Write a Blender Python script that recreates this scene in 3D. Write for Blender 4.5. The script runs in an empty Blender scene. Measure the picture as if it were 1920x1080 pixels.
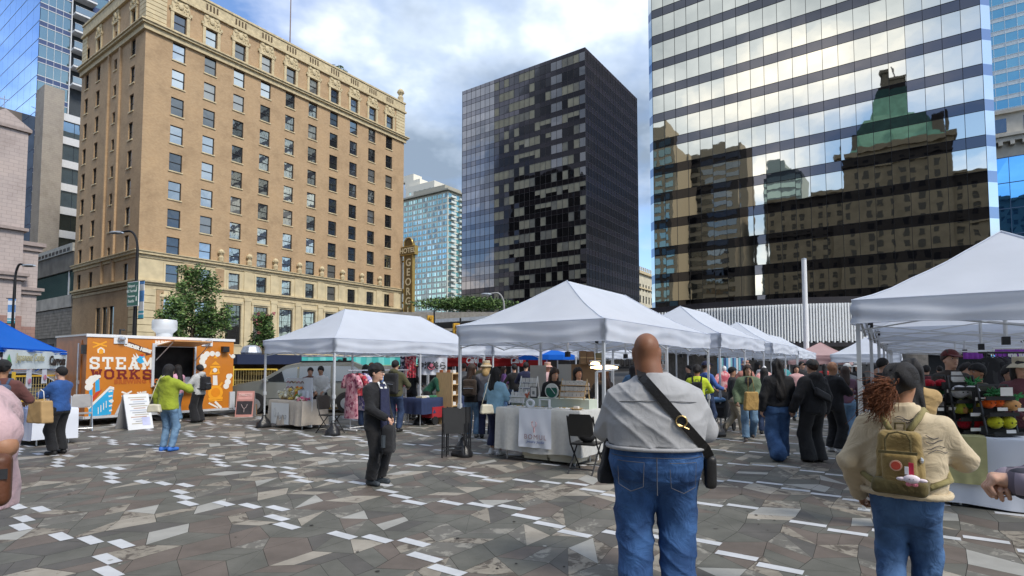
import bpy, math, random
import numpy as np
from mathutils import Vector, Matrix
random.seed(7); np.random.seed(7)
sc = bpy.context.scene
COL = sc.collection
R = math.radians
# ---------------------------------------------------------------- camera
F = 1056.0; CY = 629.0; EYE = 1.65; PT = math.atan(56 / F)
cd = bpy.data.cameras.new('camera'); cam = bpy.data.objects.new('camera', cd); COL.objects.link(cam)
cd.sensor_width = 36; cd.lens = 36 * F / 1920; cd.shift_y = (CY - 540) / 1920
cd.clip_start = .05; cd.clip_end = 6000
cam.location = (0, 0, EYE); cam.rotation_euler = (R(90) + PT, 0, 0)
sc.camera = cam
sc.cycles.use_denoising = True
sc.cycles.max_bounces = 7; sc.cycles.diffuse_bounces = 3; sc.cycles.glossy_bounces = 4
sc.cycles.transmission_bounces = 4; sc.cycles.transparent_max_bounces = 6
sc.cycles.caustics_reflective = False; sc.cycles.caustics_refractive = False
# ---------------------------------------------------------------- sky and sun
SUN_EL, SUN_AZ = R(47), R(135)          # azimuth from +Y towards +X : behind the camera, to the right
w = bpy.data.worlds.new('World'); sc.world = w; w.use_nodes = True
nt = w.node_tree; nt.nodes.clear()
def N(t, **k):
    n = nt.nodes.new(t)
    for a, b in k.items(): setattr(n, a, b)
    return n
def L(a, b): nt.links.new(a, b)
def ramp(node, stops):
    el = node.color_ramp.elements
    while len(el) < len(stops): el.new(.5)
    for e, (p, c) in zip(el, stops):
        e.position = p; e.color = c if len(c) == 4 else (*c, 1)
sky = N('ShaderNodeTexSky', sky_type='NISHITA'); sky.sun_disc = False
sky.sun_elevation = SUN_EL; sky.sun_rotation = SUN_AZ; sky.air_density = 1.0; sky.dust_density = .6; sky.ozone_density = 1.2
tc = N('ShaderNodeTexCoord'); sx = N('ShaderNodeSeparateXYZ'); L(tc.outputs['Generated'], sx.inputs[0])
zz = N('ShaderNodeMath', operation='ADD'); L(sx.outputs[2], zz.inputs[0]); zz.inputs[1].default_value = .32
zc = N('ShaderNodeMath', operation='MAXIMUM'); L(zz.outputs[0], zc.inputs[0]); zc.inputs[1].default_value = .12
dx = N('ShaderNodeMath', operation='DIVIDE'); L(sx.outputs[0], dx.inputs[0]); L(zc.outputs[0], dx.inputs[1])
dy = N('ShaderNodeMath', operation='DIVIDE'); L(sx.outputs[1], dy.inputs[0]); L(zc.outputs[0], dy.inputs[1])
cb = N('ShaderNodeCombineXYZ'); L(dx.outputs[0], cb.inputs[0]); L(dy.outputs[0], cb.inputs[1])
mp = N('ShaderNodeMapping'); L(cb.outputs[0], mp.inputs[0]); mp.inputs['Location'].default_value = (5.3, 2.3, 0)
n1 = N('ShaderNodeTexNoise'); L(mp.outputs[0], n1.inputs['Vector']); n1.inputs['Scale'].default_value = 1.55
n1.inputs['Detail'].default_value = 7; n1.inputs['Roughness'].default_value = .52; n1.inputs['Distortion'].default_value = .25
r1 = N('ShaderNodeValToRGB'); L(n1.outputs['Fac'], r1.inputs[0]); ramp(r1, [(.36, (0, 0, 0)), (.56, (1, 1, 1))])
mp2 = N('ShaderNodeMapping'); L(cb.outputs[0], mp2.inputs[0]); mp2.inputs['Location'].default_value = (3.3, 6.5, 0)
n2 = N('ShaderNodeTexNoise'); L(mp2.outputs[0], n2.inputs['Vector']); n2.inputs['Scale'].default_value = 1.45
n2.inputs['Detail'].default_value = 6; n2.inputs['Roughness'].default_value = .55
r2 = N('ShaderNodeValToRGB'); L(n2.outputs['Fac'], r2.inputs[0])
ramp(r2, [(.38, (1.7, 2.2, 2.9)), (.50, (4.0, 4.7, 5.7)), (.61, (8.4, 8.6, 8.8))])
mx = N('ShaderNodeMix', data_type='RGBA'); L(r1.outputs[0], mx.inputs['Factor']); L(r2.outputs[0], mx.inputs['B'])
# a little whiter haze low over the horizon
sm = N('ShaderNodeMix', data_type='RGBA', blend_type='MULTIPLY'); sm.inputs['Factor'].default_value = 1
L(sky.outputs[0], sm.inputs['A']); sm.inputs['B'].default_value = (1.0, 1.12, 1.3, 1); L(sm.outputs['Result'], mx.inputs['A'])
bg = N('ShaderNodeBackground'); L(mx.outputs['Result'], bg.inputs[0]); bg.inputs[1].default_value = .122
ow = N('ShaderNodeOutputWorld'); L(bg.outputs[0], ow.inputs[0])
sl = bpy.data.lights.new('sun', 'SUN'); so = bpy.data.objects.new('sun', sl); COL.objects.link(so)
sl.energy = 1.9; sl.angle = R(16); sl.color = (1, .93, .82)
sd = Vector((math.sin(SUN_AZ) * math.cos(SUN_EL), math.cos(SUN_AZ) * math.cos(SUN_EL), math.sin(SUN_EL)))
so.rotation_euler = sd.to_track_quat('Z', 'Y').to_euler(); so.location = (30, -30, 60)
sc.view_settings.view_transform = 'Standard'; sc.view_settings.look = 'None'
sc.view_settings.exposure = .66; sc.view_settings.gamma = 1
# ---------------------------------------------------------------- measuring helpers (photo pixel -> metres)
cP, sP = math.cos(PT), math.sin(PT)
def ray(x, y):
    a = (x - 960) / F; u = (CY - y) / F
    return a, cP - u * sP, sP + u * cP
def gp(x, y, z=0):
    d = ray(x, y); t = (z - EYE) / d[2]; return d[0] * t, d[1] * t
def at(x, y, Y):
    d = ray(x, y); t = Y / d[1]; return Vector((d[0] * t, Y, EYE + d[2] * t))
def xat(x, Y): return (x - 960) / F * Y
A35 = R(35); U = Vector((math.sin(A35), math.cos(A35))); V = Vector((-math.cos(A35), math.sin(A35)))
GRID = R(55)                            # local x runs along U, local y along V
def onplane(x, y, O, D):                # vertical plane through O along D -> (distance along D, height)
    d = ray(x, y); n = (D[1], -D[0])
    t = (O[0] * n[0] + O[1] * n[1]) / (d[0] * n[0] + d[1] * n[1])
    p = (d[0] * t, d[1] * t)
    return (p[0] - O[0]) * D[0] + (p[1] - O[1]) * D[1], EYE + d[2] * t
# ---------------------------------------------------------------- materials
MATS = {}
def mat(name, c, rough=.75, metal=0, var=.12, vs=3., bump=0, bs=40., spec=.4, sheen=0, c2=None, stretch=None, emit=None, coat=0, bd=.02, wr=0):
    if name in MATS: return MATS[name]
    m = bpy.data.materials.new(name); m.use_nodes = True; t = m.node_tree
    b = t.nodes['Principled BSDF']; MATS[name] = m
    b.inputs['Roughness'].default_value = rough; b.inputs['Metallic'].default_value = metal
    b.inputs['Specular IOR Level'].default_value = spec; b.inputs['Base Color'].default_value = (*c, 1)
    if coat: b.inputs['Coat Weight'].default_value = coat
    if sheen: b.inputs['Sheen Weight'].default_value = sheen
    if emit: b.inputs['Emission Color'].default_value = (*c, 1); b.inputs['Emission Strength'].default_value = emit
    co = t.nodes.new('ShaderNodeTexCoord'); src = co.outputs['Object']
    if stretch:
        g = t.nodes.new('ShaderNodeMapping'); g.inputs['Scale'].default_value = stretch; t.links.new(src, g.inputs[0]); src = g.outputs[0]
    if var:
        n = t.nodes.new('ShaderNodeTexNoise'); n.inputs['Scale'].default_value = vs; n.inputs['Detail'].default_value = 5
        t.links.new(src, n.inputs['Vector'])
        r = t.nodes.new('ShaderNodeValToRGB'); c2_ = c2 or tuple(min(1, x * (1 + var)) for x in c)
        ramp(r, [(.3, tuple(x * (1 - var) for x in c)), (.7, c2_)])
        t.links.new(n.outputs['Fac'], r.inputs[0]); t.links.new(r.outputs[0], b.inputs['Base Color'])
    if bump:
        n = t.nodes.new('ShaderNodeTexNoise'); n.inputs['Scale'].default_value = bs; n.inputs['Detail'].default_value = 4
        t.links.new(src, n.inputs['Vector'])
        u = t.nodes.new('ShaderNodeBump'); u.inputs['Strength'].default_value = bump; u.inputs['Distance'].default_value = bd
        t.links.new(n.outputs['Fac'], u.inputs['Height']); t.links.new(u.outputs[0], b.inputs['Normal'])
        if wr:
            n = t.nodes.new('ShaderNodeTexNoise'); n.inputs['Scale'].default_value = 7; n.inputs['Detail'].default_value = 3; n.inputs['Distortion'].default_value = 1.6
            t.links.new(src, n.inputs['Vector']); u2 = t.nodes.new('ShaderNodeBump'); u2.inputs['Strength'].default_value = wr; u2.inputs['Distance'].default_value = .05
            t.links.new(n.outputs['Fac'], u2.inputs['Height']); t.links.new(u2.outputs[0], u.inputs['Normal'])
    return m
def glass(name, tint, refl=.6, under=(.02, .02, .025), wav=.02, wsc=.5, rough=.015):
    """mirror-like coated glass over a dark room: glossy coat mixed with the dull inside, panes slightly wavy"""
    if name in MATS: return MATS[name]
    m = bpy.data.materials.new(name); m.use_nodes = True; t = m.node_tree; t.nodes.clear(); MATS[name] = m
    g = t.nodes.new('ShaderNodeBsdfGlossy'); g.inputs['Color'].default_value = (*tint, 1); g.inputs['Roughness'].default_value = rough
    d = t.nodes.new('ShaderNodeBsdfDiffuse'); d.inputs['Color'].default_value = (*under, 1)
    x = t.nodes.new('ShaderNodeMixShader'); f = t.nodes.new('ShaderNodeFresnel'); f.inputs['IOR'].default_value = 1.5
    ma = t.nodes.new('ShaderNodeMath'); ma.operation = 'MULTIPLY_ADD'; ma.inputs[1].default_value = 1 - refl; ma.inputs[2].default_value = refl
    t.links.new(f.outputs[0], ma.inputs[0]); t.links.new(ma.outputs[0], x.inputs[0])
    t.links.new(d.outputs[0], x.inputs[1]); t.links.new(g.outputs[0], x.inputs[2])
    o = t.nodes.new('ShaderNodeOutputMaterial'); t.links.new(x.outputs[0], o.inputs[0])
    if wav:
        co = t.nodes.new('ShaderNodeTexCoord'); n = t.nodes.new('ShaderNodeTexNoise'); n.inputs['Scale'].default_value = wsc; n.inputs['Detail'].default_value = 1.5
        t.links.new(co.outputs['Object'], n.inputs['Vector'])
        u = t.nodes.new('ShaderNodeBump'); u.inputs['Strength'].default_value = 1; u.inputs['Distance'].default_value = wav
        t.links.new(n.outputs['Fac'], u.inputs['Height']); t.links.new(u.outputs[0], g.inputs['Normal'])
    return m
def cloth_mat(name, c, trans=.42):
    if name in MATS: return MATS[name]
    m = mat(name, c, .85, var=.04, vs=2, bump=.15, bs=9); t = m.node_tree
    b = t.nodes['Principled BSDF']; o = t.nodes['Material Output']
    tr = t.nodes.new('ShaderNodeBsdfTranslucent'); tr.inputs['Color'].default_value = (*c, 1)
    x = t.nodes.new('ShaderNodeMixShader'); x.inputs[0].default_value = trans
    t.links.new(b.outputs[0], x.inputs[1]); t.links.new(tr.outputs[0], x.inputs[2]); t.links.new(x.outputs[0], o.inputs[0])
    return m
# ---------------------------------------------------------------- mesh building
def tag(o, label=None, cat=None, group=None, kind=None):
    if label: o['label'] = label
    if cat: o['category'] = cat
    if group: o['group'] = group
    if kind: o['kind'] = kind
    return o
def thing(name, label, cat, loc=(0, 0, 0), rz=0, group=None):
    o = bpy.data.objects.new(name, None); COL.objects.link(o); o.location = (loc[0], loc[1], loc[2] if len(loc) > 2 else 0)
    o.rotation_euler = (0, 0, rz); o.empty_display_size = .2
    return tag(o, label, cat, group)
def copy_tree(o, parent=None):
    c = o.copy(); COL.objects.link(c)
    if parent: c.parent = parent
    for ch in list(o.children): copy_tree(ch, c)
    return c
class MB:
    def __init__(s): s.v = []; s.f = []; s.m = []
    def add(s, vs, fs, m=0):
        k = len(s.v); s.v += [tuple(x) for x in vs]; s.f += [tuple(i + k for i in f) for f in fs]; s.m += [m] * len(fs); return s
    def quad(s, a, b, c, d, m=0): return s.add((a, b, c, d), ((0, 1, 2, 3),), m)
    def box(s, x0, x1, y0, y1, z0, z1, m=0):
        if x0 > x1: x0, x1 = x1, x0
        if y0 > y1: y0, y1 = y1, y0
        if z0 > z1: z0, z1 = z1, z0
        return s.add([(x, y, z) for z in (z0, z1) for y in (y0, y1) for x in (x0, x1)],
                     ((0, 2, 3, 1), (4, 5, 7, 6), (0, 1, 5, 4), (2, 6, 7, 3), (0, 4, 6, 2), (1, 3, 7, 5)), m)
    def bar(s, a, b, w, h=None, m=0):
        """square bar from a to b"""
        a = Vector(a); b = Vector(b); h = h or w; d = (b - a).normalized()
        up = Vector((0, 0, 1)) if abs(d.z) < .9 else Vector((0, 1, 0))
        x = d.cross(up).normalized() * w / 2; y = d.cross(x).normalized() * h / 2
        vs = [p + i * x + j * y for p in (a, b) for i, j in ((-1, -1), (1, -1), (1, 1), (-1, 1))]
        return s.add(vs, ((3, 2, 1, 0), (4, 5, 6, 7), (0, 1, 5, 4), (1, 2, 6, 5), (2, 3, 7, 6), (3, 0, 4, 7)), m)
    def tube(s, pts, r, n=8, m=0, caps=True):
        pts = [Vector(p) for p in pts]; rs = r if isinstance(r, (list, tuple)) else [r] * len(pts); vs = []; fs = []
        px = None
        for i, p in enumerate(pts):
            d = (pts[min(i + 1, len(pts) - 1)] - pts[max(i - 1, 0)]).normalized()
            if px is None:
                px = d.cross(Vector((0, 0, 1)) if abs(d.z) < .9 else Vector((1, 0, 0))).normalized()
            else: px = (px - d * px.dot(d)).normalized()
            py = d.cross(px)
            vs += [p + (px * math.cos(2 * math.pi * k / n) + py * math.sin(2 * math.pi * k / n)) * rs[i] for k in range(n)]
        for i in range(len(pts) - 1):
            fs += [(i * n + k, i * n + (k + 1) % n, (i + 1) * n + (k + 1) % n, (i + 1) * n + k) for k in range(n)]
        if caps: fs += [tuple(range(n - 1, -1, -1)), tuple((len(pts) - 1) * n + k for k in range(n))]
        return s.add(vs, fs, m)
    def lathe(s, prof, c=(0, 0, 0), n=20, m=0):
        vs = [(c[0] + r * math.cos(2 * math.pi * k / n), c[1] + r * math.sin(2 * math.pi * k / n), c[2] + z) for r, z in prof for k in range(n)]
        fs = [(i * n + k, i * n + (k + 1) % n, (i + 1) * n + (k + 1) % n, (i + 1) * n + k) for i in range(len(prof) - 1) for k in range(n)]
        return s.add(vs, fs + [tuple(range(n - 1, -1, -1)), tuple((len(prof) - 1) * n + k for k in range(n))], m)
    def ball(s, c, r, n=12, m=0, jit=0):
        r = r if isinstance(r, (list, tuple)) else (r, r, r); h = n // 2; vs = []; 
        for i in range(h + 1):
            a = math.pi * (i + .0) / h; a = min(max(a, .02), math.pi - .02)
            for k in range(n):
                b = 2 * math.pi * k / n; q = 1 + random.uniform(-jit, jit)
                vs.append((c[0] + r[0] * q * math.sin(a) * math.cos(b), c[1] + r[1] * q * math.sin(a) * math.sin(b), c[2] + r[2] * q * math.cos(a)))
        return s.add(vs, [(i * n + k, (i + 1) * n + k, (i + 1) * n + (k + 1) % n, i * n + (k + 1) % n) for i in range(h) for k in range(n)], m)
    def prism(s, poly, fn, d0, d1, m=0):
        """2-D outline poly swept between depths d0 and d1; fn(a, b, depth) -> xyz"""
        n = len(poly); vs = [fn(a, b, d0) for a, b in poly] + [fn(a, b, d1) for a, b in poly]
        return s.add(vs, [tuple(range(n)), tuple(range(2 * n - 1, n - 1, -1))] + [(i, i + n, (i + 1) % n + n, (i + 1) % n) for i in range(n)], m)
    def build(s, name, mats, parent=None, smooth=False, label=None, loc=None, fix=True):
        me = bpy.data.meshes.new(name); me.from_pydata(s.v, [], s.f)
        if not isinstance(mats, (list, tuple)): mats = [mats]
        for q in mats: me.materials.append(q)
        if any(s.m): me.polygons.foreach_set('material_index', s.m)
        if fix:
            import bmesh
            bm = bmesh.new(); bm.from_mesh(me); bmesh.ops.recalc_face_normals(bm, faces=bm.faces); bm.to_mesh(me); bm.free()
        if smooth: me.polygons.foreach_set('use_smooth', [True] * len(me.polygons))
        o = bpy.data.objects.new(name, me); COL.objects.link(o)
        if parent: o.parent = parent
        if label: o['label'] = label
        if loc: o.location = loc
        return o
def smooth_by(o, deg=40):
    me = o.data; me.polygons.foreach_set('use_smooth', [True] * len(me.polygons))
    try: me.set_sharp_from_angle(angle=R(deg))
    except Exception: pass
    return o
FONT = None
def text(name, body, size, m, parent=None, loc=(0, 0, 0), rot=(R(90), 0, 0), bold=0, align='CENTER', ext=.002, sx_=1, shear=0, space=1):
    c = bpy.data.curves.new(name, 'FONT'); c.body = body; c.size = size; c.align_x = align; c.align_y = 'CENTER'
    c.offset = bold; c.extrude = ext; c.shear = shear; c.space_character = space
    c.materials.append(m); c.resolution_u = 3
    tmp = bpy.data.objects.new('tmp', c); me = bpy.data.meshes.new_from_object(tmp); bpy.data.objects.remove(tmp); bpy.data.curves.remove(c)
    me.materials.clear(); me.materials.append(m)
    o = bpy.data.objects.new(name, me); COL.objects.link(o); o.location = loc; o.rotation_euler = rot; o.scale = (sx_, 1, 1)
    if parent: o.parent = parent
    return o
white = mat('white_paint', (.78, .78, .78), .5, var=.04)
steel = mat('galvanised_steel', (.55, .57, .6), .35, .8, var=.1, vs=12)
alum = mat('tent_pole_grey', (.62, .64, .66), .45, .3, var=.06)
blackm = mat('black_metal', (.02, .02, .022), .4, .3, var=.2)
blackp = mat('black_plastic', (.018, .018, .02), .5, var=.2, bump=.1)
rubber = mat('rubber', (.015, .015, .016), .85, var=.2)
darkgl = glass('dark_glass', (.5, .55, .6), .25, (.012, .014, .018))
# ================================================================ ground
def ground_mat():
    m = bpy.data.materials.new('asphalt_ground'); m.use_nodes = True; t = m.node_tree; b = t.nodes['Principled BSDF']
    co = t.nodes.new('ShaderNodeTexCoord'); n = t.nodes.new('ShaderNodeTexNoise'); n.inputs['Scale'].default_value = .6; n.inputs['Detail'].default_value = 8
    t.links.new(co.outputs['Object'], n.inputs['Vector']); r = t.nodes.new('ShaderNodeValToRGB'); ramp(r, [(.3, (.035, .034, .034)), (.7, (.07, .068, .066))])
    t.links.new(n.outputs['Fac'], r.inputs[0]); t.links.new(r.outputs[0], b.inputs['Base Color']); b.inputs['Roughness'].default_value = .85
    return m
g = MB(); g.quad((-1500, -900, -.012), (1500, -900, -.012), (1500, 2500, -.012), (-1500, 2500, -.012)); tag(g.build('ground', ground_mat(), fix=False), kind='structure')
def stone(name, c, c2, stain=None, sc_=2.2):
    """paver stone: fine grain, broad wear, a few worn patches of its own"""
    m = bpy.data.materials.new(name); m.use_nodes = True; t = m.node_tree; b = t.nodes['Principled BSDF']; b.inputs['Roughness'].default_value = .62
    b.inputs['Specular IOR Level'].default_value = .35
    co = t.nodes.new('ShaderNodeTexCoord')
    n = t.nodes.new('ShaderNodeTexNoise'); n.inputs['Scale'].default_value = sc_; n.inputs['Detail'].default_value = 9; n.inputs['Roughness'].default_value = .65
    t.links.new(co.outputs['Object'], n.inputs['Vector']); r = t.nodes.new('ShaderNodeValToRGB'); ramp(r, [(.32, c), (.68, c2)]); t.links.new(n.outputs['Fac'], r.inputs[0])
    out = r.outputs[0]
    if stain:
        n2 = t.nodes.new('ShaderNodeTexNoise'); n2.inputs['Scale'].default_value = 5.5; n2.inputs['Detail'].default_value = 8; n2.inputs['Roughness'].default_value = .7; n2.inputs['Distortion'].default_value = .6
        t.links.new(co.outputs['Object'], n2.inputs['Vector']); r2_ = t.nodes.new('ShaderNodeValToRGB'); ramp(r2_, [(stain[1], (0, 0, 0)), (stain[1] + .07, (1, 1, 1))])
        t.links.new(n2.outputs['Fac'], r2_.inputs[0])
        x = t.nodes.new('ShaderNodeMix'); x.data_type = 'RGBA'; t.links.new(r2_.outputs[0], x.inputs['Factor']); t.links.new(out, x.inputs['A']); x.inputs['B'].default_value = (*stain[0], 1)
        out = x.outputs['Result']
    t.links.new(out, b.inputs['Base Color'])
    n3 = t.nodes.new('ShaderNodeTexNoise'); n3.inputs['Scale'].default_value = 90; t.links.new(co.outputs['Object'], n3.inputs['Vector'])
    u = t.nodes.new('ShaderNodeBump'); u.inputs['Strength'].default_value = .25; u.inputs['Distance'].default_value = .004; t.links.new(n3.outputs['Fac'], u.inputs['Height']); t.links.new(u.outputs[0], b.inputs['Normal'])
    return m
pav = [stone('paver_grey_green', (.085, .084, .07), (.14, .136, .116)),
       stone('paver_brown', (.10, .082, .068), (.155, .127, .107)),
       stone('paver_dark', (.07, .066, .059), (.115, .107, .096)),
       stone('paver_worn', (.10, .096, .082), (.16, .15, .13), ((.26, .245, .21), .52)),
       stone('paver_beige', (.24, .215, .175), (.37, .335, .28), ((.15, .125, .10), .57)),
       stone('paver_mottled', (.2, .175, .14), (.3, .27, .22), ((.09, .075, .06), .5), 6),
       stone('paver_pale', (.27, .265, .24), (.38, .37, .34)),
       stone('paver_white', (.44, .45, .46), (.6, .61, .63)),
       mat('paving_joint', (.03, .027, .024), .95, var=.3)]
pv = MB(); rnd = random.Random(11)
PU, PV = 1.582, 2.188                   # repeat of the paving in metres along U and V
def Wd(u, v, z): return (u * U.x + v * V.x, u * U.y + v * V.y, z)
def poly_inset(p, d):
    c = (sum(a for a, b in p) / len(p), sum(b for a, b in p) / len(p)); r = []
    for a, b in p:
        l = math.hypot(a - c[0], b - c[1]); k = max(0, 1 - d / max(l, .01) * 1.35); r.append((c[0] + (a - c[0]) * k, c[1] + (b - c[1]) * k))
    return r
# jittered lattice of big irregular slabs, three along U and four along V in each repeat
cu, cv = PU / 4, PV / 6
ju = {}
def lat(i, j):
    k = (i, j)
    if k not in ju:
        ju[k] = (i * cu + rnd.uniform(-.11, .11) * cu + (j % 2) * cu * .5, j * cv + rnd.uniform(-.15, .15) * cv)
    return ju[k]
def weight():
    r = rnd.random()
    return 0 if r < .34 else 1 if r < .54 else 2 if r < .65 else 3 if r < .77 else 4 if r < .86 else 5 if r < .955 else 6
def seen(u, v, far):
    x = u * U.x + v * V.x; y = u * U.y + v * V.y
    return -3 < y < far and abs(x) < 1.02 * y + 6
pv.quad((-40, -6, -.004), (40, -6, -.004), (40, 34, -.004), (-40, 34, -.004), 8)
for i in range(-20, 122):
    for j in range(-92, 96):
        if not seen(i * cu, j * cv, 30): continue
        a, b, c, d = lat(i, j), lat(i + 1, j), lat(i + 1, j + 1), lat(i, j + 1)
        polys = [(a, b, c, d)]
        q = rnd.random()
        if q < .34: polys = [(a, b, c), (a, c, d)]
        elif q < .5:
            e = ((a[0] + b[0]) / 2, (a[1] + b[1]) / 2); f = ((c[0] + d[0]) / 2, (c[1] + d[1]) / 2); polys = [(a, e, f, d), (e, b, c, f)]
        elif q < .64:
            e = ((a[0] + d[0]) / 2, (a[1] + d[1]) / 2); f = ((b[0] + c[0]) / 2, (b[1] + c[1]) / 2); polys = [(a, b, f, e), (e, f, c, d)]
        for p in polys:
            pp = poly_inset(p, .0025); pv.add([Wd(x, y, 0) for x, y in pp], [tuple(range(len(pp)))], weight())
# white stepped tiles: three out, three back, repeated
OFF = (0, .12, .24, 0, -.12, -.24); TL = PV / 6
for r_ in range(-8, 32):
    for s_ in range(-22, 22):
        for k in range(6):
            u0 = 2.03 + (r_ - 0) * PU + OFF[k]; v0 = 6.73 - s_ * PV - k * TL
            if not seen(u0, v0, 30) or rnd.random() < .03: continue
            p = [(u0 - .055, v0 - TL * .47), (u0 + .055, v0 - TL * .47), (u0 + .06, v0 + TL * .47), (u0 - .055, v0 + TL * .47)]
            pv.add([Wd(x, y, .004) for x, y in p], [(0, 1, 2, 3)], 7)
for k in range(420):                     # gum spots and specks trodden into the stone
    x, y = rnd.uniform(-9, 9), 1.6 + 14 * rnd.random() ** 1.5; r = rnd.uniform(.008, .022); q = rnd.uniform(0, 6)
    pv.add([(x + r * math.cos(q + a) * rnd.uniform(.7, 1.2), y + r * math.sin(q + a), .0052) for a in (0, 1.05, 2.1, 3.14, 4.2, 5.2)], [(0, 1, 2, 3, 4, 5)], rnd.choice((2, 8, 8, 6)))
tag(pv.build('plaza_paving', pav, fix=False), kind='structure')
rd = MB(); rd.quad(*[(*(Vector((-6, 33)) + U * a + V * b), -.004) for a, b in ((-90, 1), (90, 1), (90, 22), (-90, 22))]); tag(rd.build('road', mat('road_asphalt', (.05, .05, .052), .8, var=.25, vs=.8, bump=.2, bs=60), fix=False), kind='structure')
# ================================================================ buildings
brick = None
def brick_mat(name, c, c2, mortar, sx=1., rough=.85):
    m = bpy.data.materials.new(name); m.use_nodes = True; t = m.node_tree; b = t.nodes['Principled BSDF']; b.inputs['Roughness'].default_value = rough
    co = t.nodes.new('ShaderNodeTexCoord'); sp = t.nodes.new('ShaderNodeSeparateXYZ'); t.links.new(co.outputs['Object'], sp.inputs[0])
    ad = t.nodes.new('ShaderNodeMath'); ad.operation = 'ADD'; t.links.new(sp.outputs[0], ad.inputs[0]); t.links.new(sp.outputs[1], ad.inputs[1])
    cm = t.nodes.new('ShaderNodeCombineXYZ'); t.links.new(ad.outputs[0], cm.inputs[0]); t.links.new(sp.outputs[2], cm.inputs[1])
    bt = t.nodes.new('ShaderNodeTexBrick'); t.links.new(cm.outputs[0], bt.inputs['Vector']); bt.inputs['Scale'].default_value = 2.2 * sx
    bt.inputs['Color1'].default_value = (*c, 1); bt.inputs['Color2'].default_value = (*c2, 1); bt.inputs['Mortar'].default_value = (*mortar, 1); bt.inputs['Mortar Size'].default_value = .012
    n = t.nodes.new('ShaderNodeTexNoise'); n.inputs['Scale'].default_value = .35; n.inputs['Detail'].default_value = 9; n.inputs['Roughness'].default_value = .7; t.links.new(co.outputs['Object'], n.inputs['Vector'])
    r = t.nodes.new('ShaderNodeValToRGB'); ramp(r, [(.28, (.72, .7, .68)), (.5, (1, 1, 1)), (.75, (1.12, 1.1, 1.06))]); t.links.new(n.outputs['Fac'], r.inputs[0])
    x = t.nodes.new('ShaderNodeMix'); x.data_type = 'RGBA'; x.blend_type = 'MULTIPLY'; x.inputs['Factor'].default_value = 1
    t.links.new(bt.outputs['Color'], x.inputs['A']); t.links.new(r.outputs[0], x.inputs['B']); t.links.new(x.outputs['Result'], b.inputs['Base Color'])
    return m
brick = brick_mat('tan_brick', (.50, .35, .205), (.44, .295, .165), (.40, .29, .19))
cream = mat('cream_terracotta', (.62, .52, .33), .75, var=.16, vs=.9, bump=.25, bs=5)
cream2 = mat('cream_stone_trim', (.58, .48, .30), .75, var=.2, vs=2.5, bump=.5, bs=8)
def holes_wall(mb, L0, L1, z0, z1, holes, P, depth, m=0, mr=0):
    """wall sheet in (t,z) with rectangular openings and their reveals; P(t, inward, z) -> xyz"""
    ts = sorted({L0, L1, *[h[0] for h in holes], *[h[1] for h in holes]}); zs = sorted({z0, z1, *[h[2] for h in holes], *[h[3] for h in holes]})
    for a, b in zip(ts, ts[1:]):
        for c, d in zip(zs, zs[1:]):
            tm, zm = (a + b) / 2, (c + d) / 2
            if any(h[0] < tm < h[1] and h[2] < zm < h[3] for h in holes): continue
            mb.quad(P(a, 0, c), P(b, 0, c), P(b, 0, d), P(a, 0, d), m)
    for a, b, c, d in holes:
        for p, q in (((a, c), (a, d)), ((b, c), (b, d)), ((a, c), (b, c)), ((a, d), (b, d))):
            mb.quad(P(p[0], 0, p[1]), P(q[0], 0, q[1]), P(q[0], depth, q[1]), P(p[0], depth, p[1]), mr)
HO = (-41.556, 62.0)
hotel = thing('brick_hotel', 'tan brick hotel with cream stone top floor, cream base and upright corner sign', 'hotel', HO, GRID)
LF, LS, TOPZ = 40.1, 19.0, 46.8
cols = [3.6 + 3.68 * k for k in range(10)]; rows = [12.25, 15.5, 18.75, 22.05, 25.4, 28.7, 32.05, 35.4, 38.65, 42.2]
WW, WH = 1.42, 2.1
fh = [(c - WW / 2, c + WW / 2, z - WH / 2, z + WH / 2) for c in cols for z in rows] + [(c - 1.0, c + 1.0, 4.3, 9.3) for c in cols]
fh2 = [(c - 1.0, c + 1.0, .6, 3.2) for c in cols]
PFr = lambda t, i, z: (t, i, z); PLf = lambda t, i, z: (i, t, z)
mb = MB()
up = lambda hs, a, b: [h for h in hs if h[2] >= a and h[3] <= b]
holes_wall(mb, 0, LF, 14.2, 40.2, up(fh, 14.2, 40.2), PFr, .3); holes_wall(mb, 0, LF, 40.2, 45.2, up(fh, 40.2, 45.2), PFr, .3)
holes_wall(mb, 0, LF, 10.9, 14.2, up(fh, 10.9, 14.2), PFr, .3, 1, 1); holes_wall(mb, 0, LF, 0, 10.9, up(fh, 0, 10.9), PFr, .35, 1, 1)
lcol = [3.2, 13.4, 17.2]; lw = 1.15
lh = [(c - lw / 2, c + lw / 2, z - 1.02, z + 1.02) for c in lcol for z in rows] + [(c - .4, c + .4, z - 1.2, z + .2) for c in (8.15,) for z in rows[1:]]
lg = [(c - .7, c + .7, 4.4, 8.6) for c in (6.6, 8.6, 10.6)]
holes_wall(mb, 0, LS, 0, 45.2, lh + lg, PLf, .3)
mb.quad((LF, 0, 0), (LF, LS, 0), (LF, LS, TOPZ), (LF, 0, TOPZ)); mb.quad((0, LS, 0), (LF, LS, 0), (LF, LS, TOPZ), (0, LS, TOPZ))
mb.quad((.4, .4, 45.6), (LF, .4, 45.6), (LF, LS, 45.6), (.4, LS, 45.6), 1)
mb.build('wall', [brick, cream], hotel, fix=False)
# left side recess pilasters
mb = MB(); mb.box(-.22, 0, 6.3, 6.75, 11.5, 40); mb.box(-.22, 0, 9.6, 10.05, 11.5, 40); mb.build('pilaster', brick, hotel)
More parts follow.
